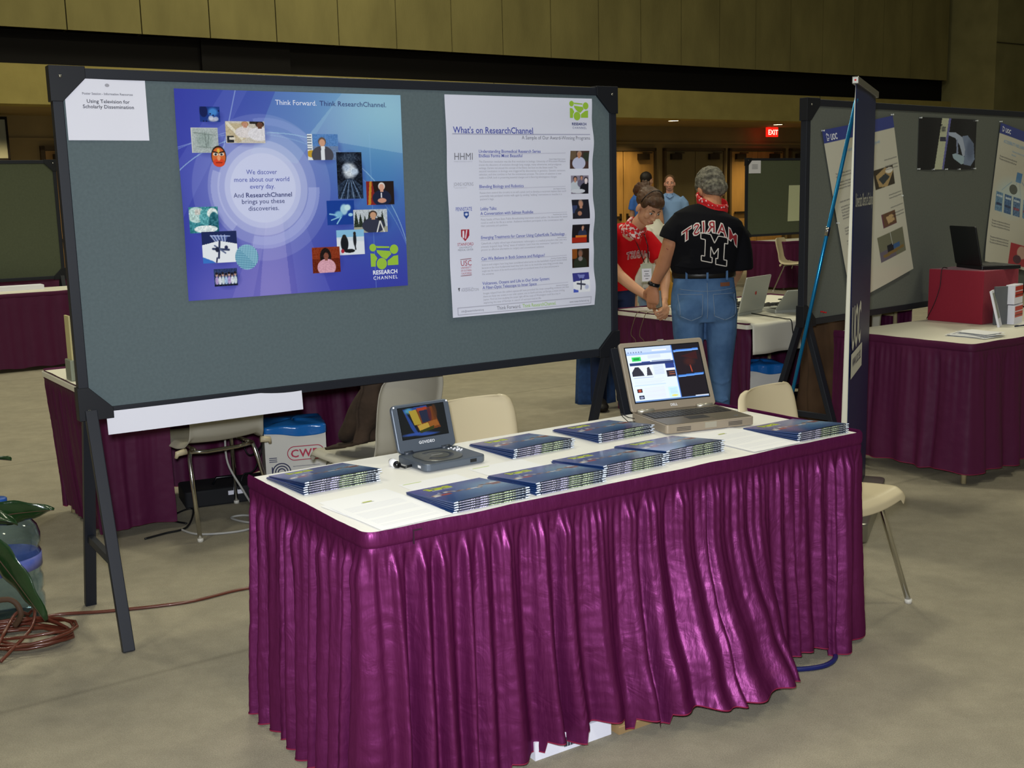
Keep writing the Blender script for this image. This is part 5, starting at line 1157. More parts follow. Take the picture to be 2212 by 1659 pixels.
q = MB(); q.lathe([(.031, .45), (.033, .452), (.033, .478), (.029, .482)], 24); q.build('cap', mat('blue cap', '#2050a0', rough=.4), t)

# potted rubber plant, pot outside the picture
leafm = mat('rubber plant leaf', '#1d3a1c', rough=.22, spec=.6, coat=.3, noise=.25, nscale=8, bump=.1, bscale=60); stemm = mat('brown stem', '#4a3424', rough=.7)
t = thing('potted_plant', 'dark glossy large leaved plant leaning in at the left edge', 'plant', (-2.10, 3.72, 0))
q = MB(); q.lathe([(.10, .0), (.14, .02), (.165, .24), (.175, .26), (.165, .262), (.155, .22)], 32); q.build('pot', mat('dark pot', '#2a2622', rough=.5), t)
q = MB(); q.lathe([(.0, .215), (.156, .22)], 24); q.build('soil', mat('soil', '#2b1f16', rough=1), t)
q = MB(); q.sweep(smooth_path([(0, 0, .22), (.04, -.01, .36), (.12, 0, .50), (.17, -.02, .66), (.2, 0, .80)]), .010, 10); q.sweep(smooth_path([(0, 0, .22), (.10, -.03, .34), (.24, -.04, .45)]), .009, 10); q.build('stem', stemm, t)
def leaf(base, d, L, W_, droop, roll=0.0):
    base = Vector(base); d = Vector(d).normalized(); sd = d.cross(UP).normalized(); n = sd.cross(d)
    sd, n = sd * cos(roll) + n * sin(roll), n * cos(roll) - sd * sin(roll)
    def fn(u, v):
        x = (u - .5) * 2; w_ = W_ * (sin(pi * min(1, v * .97 + .03)) ** .75) * (1 - .25 * v) if v < 1 else 0
        p = base + d * L * v + sd * x * w_ + n * (.18 * W_ * x * x) - UP * droop * v * v * L
        return p + n * .004 * sin(v * 22) * abs(x)
    q = MB(); q.grid(fn, 10, 22); lo = q.build('leaf', leafm, t, solid=.0015)
    q = MB(); q.sweep([base + d * L * v - UP * droop * v * v * L - n * .001 for v in [k / 10 for k in range(11)]], [.003 * (1 - k / 11) + .0006 for k in range(11)], 6); q.build('midrib', stemm, lo)
leaf((.19, .0, .50), (1, .12, .20), .33, .060, .10, 1.15); leaf((.10, -.05, .60), (1, -.1, -.05), .34, .055, .2, -.3)
leaf((.25, -.02, .50), (.58, -.1, -.72), .38, .078, .10, 1.2); leaf((.19, 0, .74), (1, 0, -.05), .21, .05, .05, .2)
leaf((.18, .05, .66), (-.3, .9, .3), .3, .06, .2); leaf((.1, -.05, .5), (-.8, -.4, .4), .3, .06, .3); leaf((.05, 0, .42), (-.7, .5, .2), .3, .07, .3)
q = MB(); q.sweep(smooth_path([(.20, 0, .20), (.33, .02, .22), (.37, .02, .17), (.34, .03, .12)]), .010, 8); q.build('withered_stalk', stemm, t)

# brown jacket on chair
jm = mat('brown corduroy jacket', '#3a2c20', rough=.9, noise=.3, nscale=10, bump=.5, bscale=25)
t = thing('jacket', 'brown jacket draped over the front of a greyish cream chair', 'jacket', (-.63, 4.965, 0), face(-.76, .65))
q = MB()
def jf(u, v):
    # over the top of the back, down its front and onto the seat
    P = [(-.262, .80), (-.245, .79), (-.230, .76), (-.205, .70), (-.175, .62), (-.150, .56), (-.115, .51), (.02, .475), (.07, .470)]
    k = v * (len(P) - 1); i = min(len(P) - 2, int(k)); f_ = k - i; y = P[i][0] * (1 - f_) + P[i + 1][0] * f_; z = P[i][1] * (1 - f_) + P[i + 1][1] * f_
    x = -.20 + .30 * u - .02 * sin(v * 6)
    w_ = mnoise.noise(Vector((u * 5, v * 4, 3))) * .035 + .018 * sin(u * 16 + v * 3)
    y += .035 + w_; z += abs(w_) * .5
    return (x, y, z)
q.grid(jf, 40, 44); q.build('jacket_cloth', jm, t, solid=.012)
q = MB(); q.sweep(smooth_path([(-.14, -.18, .78), (-.16, -.10, .68), (-.15, -.04, .60), (-.12, .03, .54), (-.05, .08, .52)]), [(.05, .035)] * 25, 12); q.build('sleeve', jm, t)

# grey stand and pale card on the table behind the board
t = thing('card_stand', 'small grey stand with an upright pale card, beside the big board frame', 'card stand', lf(L2, Y2, .03, .27, .74), Y2)
q = MB(); q.box((0, 0, 0), (.05, .10, .10)); q.build('stand_block', mat('grey green plastic', '#8a9080', rough=.5), t, bevel=.004)
q = MB(); q.box((.012, .01, .10), (.02, .09, .31)); q.build('card', mat('pale yellow card', '#cfc48e', rough=.6), t)

# roll-up banner beside the right booth
navyb = mat('navy banner vinyl', '#14204e', rough=.45, spec=.4)
PB = Vector((1.464, 4.833, 0)); DB = Vector((1.809 - 1.464, 5.639 - 4.833, 0)).normalized(); NB = Vector((DB.y, -DB.x, 0))
t = thing('rollup_banner', 'tall navy roll-up banner with white lettering seen nearly edge on', 'banner', PB, atan2(DB.y, DB.x)); BWd = .877
q = MB(); q.grid(lambda u, v: (u * BWd, -.004 * sin(u * pi) * (1 + sin(v * 3)), .09 + v * 1.90), 14, 30); q.build('banner_sheet', navyb, t, solid=.0012)
q = MB()
cd = Vector((-1.464, -4.833, 0)).normalized(); perp = Vector((cd.y, -cd.x, 0)); a_ = atan2(DB.y, DB.x); RZ = Matrix.Rotation(-a_, 3, 'Z'); pe = RZ @ perp
if (pe.x > 0): pe = -pe
q.grid(lambda u, v: tuple(Vector((0, -.0015, .09 + v * 1.90)) + pe * u * .030 * (1 - v) ** .7), 4, 30); q.build('curled_edge', mat('white banner back', '#d9d6c0', rough=.5), t, solid=.001)
q = MB(); q.box((-.005, -.014, 1.985), (BWd + .005, .014, 2.015)); q.build('top_rail', mat('brushed aluminium', '#9c9a90', rough=.3, metal=.8), t, bevel=.003)
q = MB(); q.ell((0, 0, 2.0), (.006, .008, .008)); q.build('end_cap', pinr, t)
q = MB(); q.slab(-.01, -.10, BWd + .01, .10, .03, 0, .09); q.build('base_cassette', mat('brushed aluminium', '#9c9a90'), t, bevel=.01)
fb = lambda x0, z0: (lambda x, y: (x0 + x, -.0095, z0 + y))
q = MB(); q.text('UOC', .26, fb(.02, .86), bold=.03, xs=.62); q.text('www.uoc.edu', .085, lambda x, y: (.07 + x, -.0105, .775 + y), 1, xs=.7)
q.add([(.02, -.009, .73), (.46, -.009, .73), (.46, -.009, .84), (.02, -.009, .84)], [(0, 1, 2, 3)], 0); q.build('banner_address', [mat('white vinyl letters', '#dcdcd0', rough=.5), navyb], t); q = MB(); q.text('Universitat Oberta de Catalunya', .085, fb(.03, 1.475), xs=.66); q.build('banner_lettering', mat('white vinyl letters', '#dcdcd0'), t)
Ri = Matrix.Rotation(-a_, 3, 'Z'); p0 = Ri @ (Vector((1.49, 4.90, 1.93)) - PB); p1 = Ri @ (Vector((1.222, 5.30, 0.0)) - PB)
q = MB(); q.sweep([p0, p1], .0085, 12); pl = q.build('support_pole', mat('metallic blue pole', '#1a78a8', rough=.25, metal=.6), t)
q = MB(); q.sweep([p0 * .72 + p1 * .28, p0 * .70 + p1 * .30], .0100, 12); q.build('pole_joint', steel, pl)

# ---- right booth table
crim = mat('crimson cloth', '#8c1830', rough=.85, sheen=.3, bump=.2, bscale=200)
t = thing('riser_box', 'crimson cloth covered box on the right table', 'box', lf(L3, Y3, .826, .484, .74), Y3)
q = MB(); q.slab(0, 0, .36, .37, .006, 0, .315, seg=3); q.build('covered_box', crim, t, bevel=.006)
def laptop(name, label, loc, rz, W, D, tilt, mb_, ms, logo_m=None, group=None, sc='#2a3046'):
    t = thing(name, label, 'laptop', loc, rz, group)
    q = MB(); q.slab(0, 0, W, D, .01, 0, .022, seg=4); b_ = q.build('base', mb_, t, bevel=.002)
    q = MB(); q.box((.02, D * .42, .022), (W - .02, D - .03, .0235)); q.build('keyboard', keym, t)
    M = Matrix.Translation((0, D - .004, .024)) @ Matrix.Rotation(radians(90 - tilt), 4, 'X')
    q = MB(); q.slab(0, 0, W, D * .95, .01, -.009, 0, M=M, seg=4); l_ = q.build('screen_lid', ms, t, bevel=.002)
    q = MB(); q.box((.014, .02, -.001), (W - .014, D * .95 - .014, .0006), M=M); q.build('screen', mat('screen ' + sc, sc, rough=.15), l_)
    if logo_m:
        q = MB(); q.ell(M @ Vector((W / 2, D * .5, -.0095)), (.012, .004, .014)); q.build('lid_emblem', logo_m, l_)
    return t
laptop('notebook_computer', 'thin black notebook computer standing open on the crimson box', (3.045, 6.70, 1.056), radians(97), .30, .25, 12, mat('black laptop shell', '#17181c', rough=.4), mat('black laptop shell', '#17181c'), sc='#3c4668')  # screen colour holds a painted bluish grey reflection
cable('thin black cable dangling over the front of the crimson box', [lf(L3, Y3, .86, .75, 1.062), lf(L3, Y3, .822, .76, 1.058), lf(L3, Y3, .815, .765, .95), lf(L3, Y3, .812, .80, .84), lf(L3, Y3, .815, .85, .75)], .0022, bcable)
# flyers
rg = random.Random(12)
FL = ['lowest', 'second', 'third', 'fourth', 'fifth', 'sixth', 'topmost']
for k in range(7):
    cv = Cv(30, 40, '#eef0f4'); cv.r(.04, .03, .3, .07, '#2c3050'); cv.r(.8, .9, .96, .95, '#a83040') if k % 3 == 0 else None; cv.r(.04, .93, .12, .97, '#20243c')
    o = sheet(MB(), cv, .148, .21, lambda X, Y: (X, Y, .0004 + .002 * np.sin(X * 18) ** 2)).build('flyer', pprint)
    tag(o, ('%s white flyer in the scattered pile on the right table' % FL[k]), 'flyer', 'flyers on the right table')
    o.location = lf(L3, Y3, .27 + .012 * k + rg.uniform(-.03, .05), .12 + rg.uniform(-.02, .02), .7405 + .0028 * k); o.rotation_euler = (0, 0, Y3 + rg.uniform(-.35, .35))
# booklets and boxes at the right edge
t = thing('booklet_display', 'white framed booklet leaning upright at the front of the crimson box', 'booklet', lf(L3, Y3, .79, .345, .7395), 1.05)
LMx = Matrix.Rotation(radians(-14), 4, 'X')
q = MB(); q.box((0, 0, .002), (.115, .012, .215), M=LMx); q.build('booklet', wp_, t)
q = MB(); q.box((.018, -.001, .05), (.095, .0, .20), M=LMx); q.build('cover_panel', mat('sage grey print', '#8f9286', rough=.5), t)
q = MB(); q.text('I', .02, lambda x, y: LMx @ Vector((.05 + x, -.0015, .15 + y)), bold=.02); q.build('cover_lettering', I_dk, t)
t = thing('ring_binder', 'grey slab shaped folder standing behind the white booklet', 'folder', lf(L3, Y3, .865, .425, .74), .25)
q = MB(); q.box((0, 0, 0), (.085, .02, .225)); q.build('folder_cover', mat('slate folder', '#62656a', rough=.6), t, bevel=.002)
for lb, dz, dx in (('small red and white software box, lower of the two', 0, 0), ('small red and white software box, upper of the two', .118, -.006)):
    t = thing('software_box', lb, 'box', lf(L3, Y3, .955 + dx, .36, .741 + dz), .85, 'red and white boxes')
    q = MB(); q.box((0, 0, 0), (.15, .05, .112)); q.build('carton', wp_, t, bevel=.001)
    q = MB()
    for z0, z1 in ((.040, .072), (.078, .104)): q.box((.012, -.001, z0), (.148, 0, z1))
    q.build('red_band', mat('orange red print', '#c03020', rough=.4), t)
    q = MB(); q.box((.012, -.0014, .050), (.148, -.0002, .056)); q.build('dark_band', mat('dark maroon print', '#5c1c20', rough=.4), t)
for lb, s, t0, c in (('white brochure with red stripe lying at the right picture edge', .98, .20, '#c03040'), ('white leaflet partly under the red striped brochure, right edge', 1.06, .12, '#c86850')):
    cv = Cv(30, 40, '#ecebe4'); cv.r(0, .82, 1, .87, c)
    o = sheet(MB(), cv, .21, .25).build('leaflet', pprint); tag(o, lb, 'leaflet', 'leaflets at the right picture edge'); o.location = lf(L3, Y3, s, t0, .7412 + (.0015 if s < 1 else 0)); o.rotation_euler = (0, 0, Y3 + .3)
for lb, s, t0, c in (('dark pen lying by the white booklet', .82, .27, '#20243c'), ('blue and red pen lying at the right edge of the right table', .96, .22, '#2c3c9c')):
    q = MB(); q.sweep([(0, 0, .006), (.14, 0, .006)], .0045, 8); o = q.build('pen', mat('pen ' + c, c, rough=.3)); tag(o, lb, 'pen', 'pens on the right table'); o.location = lf(L3, Y3, s, t0, .744); o.rotation_euler = (0, 0, Y3 - .1)

# ---- table with cables
silver = mat('silver laptop shell', '#a9aca4', rough=.4, metal=.2)
laptop('notebook_computer', 'silver notebook computer seen from behind, beside the person in black', (1.51, 7.71, .745), radians(230), .34, .25, 14, silver, silver, mat('red emblem', '#a04038', rough=.5), sc='#3a4a6a')
laptop('notebook_computer', 'silver notebook computer mostly hidden by the right board edge', (1.99, 7.72, .745), radians(195), .30, .22, 48, silver, silver, sc='#3a4a6a')
rg = random.Random(21)
names = ['black cable tangle strand nearest the silver notebook', 'black cable looping toward the right board edge', 'black cable drooping over the white cloth edge', 'thin black cable squiggle at the middle of the cable tangle', 'black cable along the back of the tangle', 'black cable curling around the white adapter', 'thin black cable at the left of the tangle']
for k, nm in enumerate(names):
    pts = []; s0, t0 = .72 + .12 * (k % 4), .86 - .08 * (k // 2)
    for j in range(9):
        pts.append(lf(L4, Y4, s0 + rg.uniform(-.16, .20), t0 + rg.uniform(-.12, .12), .750 + rg.uniform(0, .018)))
    if k == 2: pts = [lf(L4, Y4, *p) for p in ((.60, .80, .752), (.56, .62, .75), (.46, .42, .75), (.40, .20, .75), (.36, .02, .75), (.35, -.035, .745), (.36, -.040, .68), (.38, -.042, .60))]
    cable(nm, pts, .0035, bcable, 'cables on the table by the person in black')
t = thing('power_adapter', 'black power adapter brick among the cables', 'adapter', lf(L4, Y4, .80, .96, .745), Y4 + .3); q = MB(); q.slab(0, 0, .14, .06, .01, 0, .032); q.build('brick', blk, t, bevel=.005); q = MB(); q.box((.03, .015, .032), (.10, .045, .0325)); q.build('rating_label', I_lg, t)
t = thing('network_hub', 'small white box among the black cables', 'hub', lf(L4, Y4, .86, .84, .745), Y4 - .2); q = MB(); q.slab(0, 0, .13, .09, .015, 0, .03); q.build('hub_case', wp_, t, bevel=.005); q = MB(); q.box((.02, -.001, .008), (.11, 0, .02)); q.build('port_row', blk, t)
for lb, s, t0 in (('white paper sheet on the table below the person in black', .14, 1.10), ('white paper sheet at the left end of the table by the person in red', .10, .86 + .33)):
    o = sheet(MB(), Cv(12, 16, '#ecebe6'), .21, .27).build('printed_sheet', pprint); tag(o, lb, 'paper'); o.location = lf(L4, Y4, s, t0 - .1, .7412 if 'below' in lb else .7425); o.rotation_euler = (0, 0, Y4 + .2)
# lanyard straps hanging off the table edge
for k, (lb, yy) in enumerate((('thin grey strap hanging off the table edge, left one', 1.02), ('thin grey strap hanging off the table edge, right one', .93))):
    cable(lb, [lf(L4, Y4, .08, yy, .748), lf(L4, Y4, .0, yy, .75), lf(L4, Y4, -.045, yy - .01, .70), lf(L4, Y4, -.05, yy + .02, .60), lf(L4, Y4, -.05, yy - .03, .55), lf(L4, Y4, -.055, yy, .42)], .0024, mat('khaki strap', '#6c5c44', rough=.7), 'straps off the table edge', name='strap')

# ---- brown coat and dark bags under the right board
t = thing('coat', 'long brown coat hanging behind the left legs of the right board', 'coat', (2.03, 6.95, 0), .25)
q = MB()
def cf(u, v):
    a = u * 2 * pi; f_ = 1 + .16 * sin(a * 7 + v * 3) + .10 * mnoise.noise(Vector((u * 8, v * 3, 2)))
    r1, r2 = (.19 + .05 * (1 - v)) * f_, (.12 + .04 * (1 - v)) * f_
    return (r1 * cos(a), r2 * sin(a), .06 + v * .80)
q.grid(cf, 72, 30); q.build('coat_cloth', mat('brown coat cloth', '#4a3420', rough=.9, noise=.25, nscale=5), t)
q = MB(); q.sweep([(-.16, 0, .86), (-.08, 0, .90), (.08, 0, .90), (.16, 0, .86)], [(.05, .04), (.07, .06), (.07, .06), (.05, .04)], 12); q.build('collar', mat('brown coat cloth', '#4a3420'), t)
blackb = mat('black bag', '#17130f')
for lb, p, r in (('black bag on the floor under the left end of the right board', (1.93, 7.35, .0), (.17, .13, .12)), ('dark bag beneath the leaning blue pole', (1.72, 7.75, 0), (.14, .12, .16))):
    t = thing('shoulder_bag', lb, 'bag', p); q = MB(); q.ell((0, 0, r[2]), r, fn=lambda q_, pp: q_ + Vector((0, 0, .015 * sin(pp.x * 8)))); q.build('bag_body', blackb, t); q = MB(); q.sweep(smooth_path([(-r[0] * .7, 0, r[2] * 1.6), (-r[0] * .2, -.02, r[2] * 2.3), (r[0] * .4, 0, r[2] * 2.1), (r[0] * .75, 0, r[2] * 1.5)]), .008, 8); q.build('bag_strap', blackb, t)
t = thing('plastic_bag', 'crumpled translucent white bag on the floor under the right board', 'plastic bag', (1.86, 6.95, 0)); q = MB(); q.ell((0, 0, .10), (.13, .07, .10), fn=lambda q_, p: q_ * (1 + .25 * mnoise.noise(p * 3)), nu=40, nv=24); q.build('bag_film', mat('milky film', '#c9ccc8', rough=.3, trans=.4), t)
t = thing('tote_bag', 'denim blue tote bag standing left of the skirted table end', 'bag', (.625, 8.35, 0), .2)
q = MB(); q.grid(lambda u, v: ((.13 + .02 * (1 - v)) * cos(u * 2 * pi) * 1.0 + .01 * sin(u * 40), (.07) * sin(u * 2 * pi), v * .42), 60, 10); q.add([(.15 * cos(k * pi / 12), .07 * sin(k * pi / 12), .003) for k in range(24)], [tuple(range(24))]); q.build('bag_body', mat('denim blue cloth', '#22406c', rough=.9, noise=.2, nscale=30), t, solid=.004)
q = MB(); q.sweep(smooth_path([(-.07, -.07, .40), (-.05, -.06, .55), (.05, -.06, .55), (.07, -.07, .40)]), (.012, .003), 8); q.build('handle', mat('denim blue cloth', '#22406c'), t)
# white flat box on the far left table
t = thing('flat_carton', 'long flat white carton at the back of the far left table', 'box', (-5.62, 11.05, .74), .60 + 0.0); q = MB(); q.box((0, -.25, 0), (.95, -.09, .045)); q.build('carton', wp_, t, bevel=.002); q = MB(); q.box((.2, -.251, .01), (.5, -.25, .03)); q.build('carton_label', I_lg, t)

# ------------------------------------------------------------------ people
skinA = mat('skin, older man', '#b9805f', rough=.55, spec=.35, noise=.10, nscale=12); skinB = mat('skin, woman', '#cc9777', rough=.5, spec=.35, noise=.05, nscale=10); skinC = mat('skin, distant', '#c49070', rough=.6)
blackt = mat('black knit shirt', '#101015', rough=.9, spec=.2, bump=.35, bscale=9); redt = mat('red knit shirt', '#c00d18', rough=.9, spec=.2, bump=.35, bscale=9)
denim = mat('faded denim', '#5c7ea8', rough=.9, spec=.2, noise=.28, nscale=7, bump=.35, bscale=22, col2='#3e5c84'); denimd = mat('dark denim', '#1c2744', rough=.9, spec=.2, noise=.15, nscale=14)
leather = mat('black leather belt', '#14110f', rough=.4); greyhair = mat('grey curly hair', '#8d8878', rough=.8, noise=.6, nscale=42, bump=1.0, bscale=60, col2='#3e3a32'); brownhair = mat('brown hair', '#4e3320', rough=.55, noise=.4, nscale=22, bump=.8, bscale=30, stretch=(1, 1, .4)); darkhair = mat('dark brown hair', '#1a120c', rough=.6, bump=.5, bscale=30); sandhair = mat('sandy grey hair', '#5a4026', rough=.7, bump=.6, bscale=30)
bandm = mat('red bandana print', '#c8141c', rough=.85, noise=.9, nscale=48, col2='#e8d0d0')
for n_ in bandm.node_tree.nodes:
    if n_.type == 'VALTORGB': n_.color_ramp.elements[0].position = .42; n_.color_ramp.elements[1].position = .47; bandred = mat('plain red bandana', '#c8141c', rough=.8)
eyew = mat('eye white', '#e8e4dc', rough=.3); eyed = mat('dark iris', '#1c120c', rough=.3); lipm = mat('lips', '#9c4c48', rough=.5); browm = mat('brow hair', '#33200f', rough=.8)
shoe = mat('dark shoe', '#1a1614', rough=.5); soleM = mat('white sole', '#c8c4b8', rough=.6)

def head_mb(c, yaw, pitch, s=1.0, roll=0.0, female=False):
    """skull, jaw, nose, ears, lips as overlapping lofts; local +y looks forward"""
    M = Matrix.Translation(Vector(c)) @ Matrix.Rotation(yaw, 4, 'Z') @ Matrix.Rotation(pitch, 4, 'X') @ Matrix.Rotation(roll, 4, 'Y') @ Matrix.Scale(s, 4)
    q = MB()
    def E(c_, r, R=None): q.ell((0, 0, 0), r, 0, M @ Matrix.Translation(Vector(c_)) @ (R if R else Matrix.Identity(4)), 20, 14)
    E((0, -.012, .035), (.074, .094, .088)); E((0, .018, -.035), (.060, .068, .075)); E((0, .045, -.078), (.034 if female else .040, .034, .026)); E((0, .055, .01), (.058, .036, .040))
    E((0, .092, -.012), (.0115, .016, .026), Matrix.Rotation(radians(-16), 4, 'X')); E((0, .100, -.030), (.016, .013, .010)); E((-.012, .094, -.032), (.009, .010, .008)); E((.012, .094, -.032), (.009, .010, .008))
    for x in (-1, 1):
        E((x * .038, .066, -.020), (.024, .020, .024)); E((x * .076, -.005, -.010), (.010, .020, .032), Matrix.Rotation(radians(-8), 4, 'X')); E((x * .030, .078, .028), (.026, .012, .009))
    E((0, .086, -.058), (.025, .013, .007)); E((0, .083, -.069), (.021, .013, .008))
    return q, M
def face_parts(M, parent, eye=True, closed=False, brow=browm, lips=lipm):
    for x in (-1, 1):
        q = MB(); q.ell((0, 0, 0), (.0135, .008, .0062 if not closed else .0035), 0, M @ Matrix.Translation((x * .031, .0845, .008)), 14, 8); e = q.build('eye', eyew, parent)
        q = MB(); q.ell((0, 0, 0), (.0058, .004, .0056), 0, M @ Matrix.Translation((x * .031, .0905, .0065)), 12, 8); q.build('iris', eyed, e)
        q = MB(); q.sweep([M @ Vector((x * a, b, c)) for a, b, c in ((.012, .093, .026), (.028, .0925, .033), (.046, .080, .028))], [(.0022, .003), (.003, .0035), (.0015, .002)], 6); q.build('eyebrow', brow, parent)
        q = MB(); q.sweep([M @ Vector((x * a, b, c)) for a, b, c in ((.018, .0885, .011), (.031, .0935, .0155), (.045, .083, .011))], .0016, 5); q.build('eyelid', brow, parent)
    q = MB(); q.sweep([M @ Vector(p) for p in ((-.024, .088, -.062), (-.010, .0985, -.0605), (0, .0985, -.062), (.010, .0985, -.0605), (.024, .088, -.062))], [(.001, .001), (.004, .003), (.0045, .003), (.004, .003), (.001, .001)], 8); q.build('lips', lips, parent)

def hand(q, wrist, d, n, s=1.0, curl=0.5, thumb_side=1, spread=.06, L_=1.0):
    """palm with five jointed fingers added to loft q; d = finger direction, n = out of the back of the hand"""
    d = Vector(d).normalized(); n = Vector(n); n = (n - d * n.dot(d)).normalized(); sd = d.cross(n) * thumb_side; w = Vector(wrist)
    q.sweep([w - d * .02 * s, w + d * .012 * s, w + d * .045 * s, w + d * .080 * s, w + d * .096 * s], [(.026 * s, .019 * s), (.028 * s, .018 * s), (.039 * s, .017 * s), (.041 * s, .015 * s), (.036 * s, .011 * s)], 14, side=sd)
    for k, (o, ln) in enumerate(((.030, .076), (.010, .086), (-.010, .080), (-.029, .062))):
        b = w + d * .088 * s + sd * o * s; a = curl * (0.9 + .12 * k); dd = (d + sd * (o * 2.2 * spread * 10)).normalized(); pts = [b - dd * .02 * s, b]; an = 0; p = b
        for j, fr in enumerate((.44, .32, .24)):
            an += a * (0.55, 0.95, 0.6)[j]; p = p + (dd * cos(an) - n * sin(an)) * ln * fr * s; pts.append(p.copy())
        q.sweep(pts, [.0092 * s, .0094 * s, .0088 * s, .0080 * s, .0064 * s], 9)
        q.ell(pts[-1], (.0064 * s,) * 3, nu=8, nv=6)
    b = w + d * .022 * s + sd * .026 * s; t1 = (d * .55 + sd * .8 - n * .25).normalized(); p1 = b + t1 * .036 * s; t2 = (d * .85 + sd * .25 - n * (.25 + curl * .3)).normalized(); p2 = p1 + t2 * .032 * s; t3 = (d * .85 - sd * .15 - n * (.3 + curl * .5)).normalized(); p3 = p2 + t3 * .026 * s
    q.sweep([b - t1 * .02 * s, b, p1, p2, p3], [.015 * s, .0155 * s, .0115 * s, .0100 * s, .0078 * s], 10)
    q.ell(p3, (.0078 * s,) * 3, nu=8, nv=6)
    return [w, p3]
def shoe_mb(c, yaw, s=1.0):
    M = Matrix.Translation(Vector(c)) @ Matrix.Rotation(yaw, 4, 'Z'); q = MB()
    q.sweep([M @ Vector(p) for p in ((0, -.07, .045), (0, -.02, .050), (0, .06, .045), (0, .14, .034), (0, .195, .026))], [(.036, .044), (.042, .048), (.046, .042), (.048, .032), (.030, .020)], 14, side=M.to_3x3() @ Vector((1, 0, 0)))
    return q, M
def drape(text_args, surf, org, ux, uz, nrm, off, mats, name, parent, arc=None, extra=None, **kw):
    """lettering printed on cloth: project glyph outlines onto the garment surface"""
    dg = bpy.context.evaluated_depsgraph_get(); bv = BVHTree.FromObject(surf, dg)
    q = MB()
    def put(x, y, o_=0.0):
        if arc: y = y + arc(x)
        p = org + ux * x + uz * y
        hit = bv.ray_cast(p + nrm * .4, -nrm, 1.0)
        return (hit[0] + nrm * (off + o_)) if hit[0] is not None else p
    for body, size, mi, o_, k in text_args:
        vs, fs = text_poly(body, size, **k)
        # subdivide long triangles so the print follows the cloth
        bm_ = bmesh.new(); V_ = [bm_.verts.new((x, y, 0)) for x, y in vs]
        for f_ in fs:
            try: bm_.faces.new([V_[i] for i in f_])
            except ValueError: pass
        bmesh.ops.triangulate(bm_, faces=bm_.faces[:])
        for _ in range(3):
            ed = [e for e in bm_.edges if e.calc_length() > .02]
            if ed: bmesh.ops.subdivide_edges(bm_, edges=ed, cuts=1)
            bmesh.ops.triangulate(bm_, faces=bm_.faces[:])
        bm_.verts.index_update(); q.add([put(v.co.x, v.co.y, o_) for v in bm_.verts], [tuple(v.index for v in f_.verts) for f_ in bm_.faces], mi, True); bm_.free()
    if extra: extra(q, put)
    return q.build(name, mats, parent)

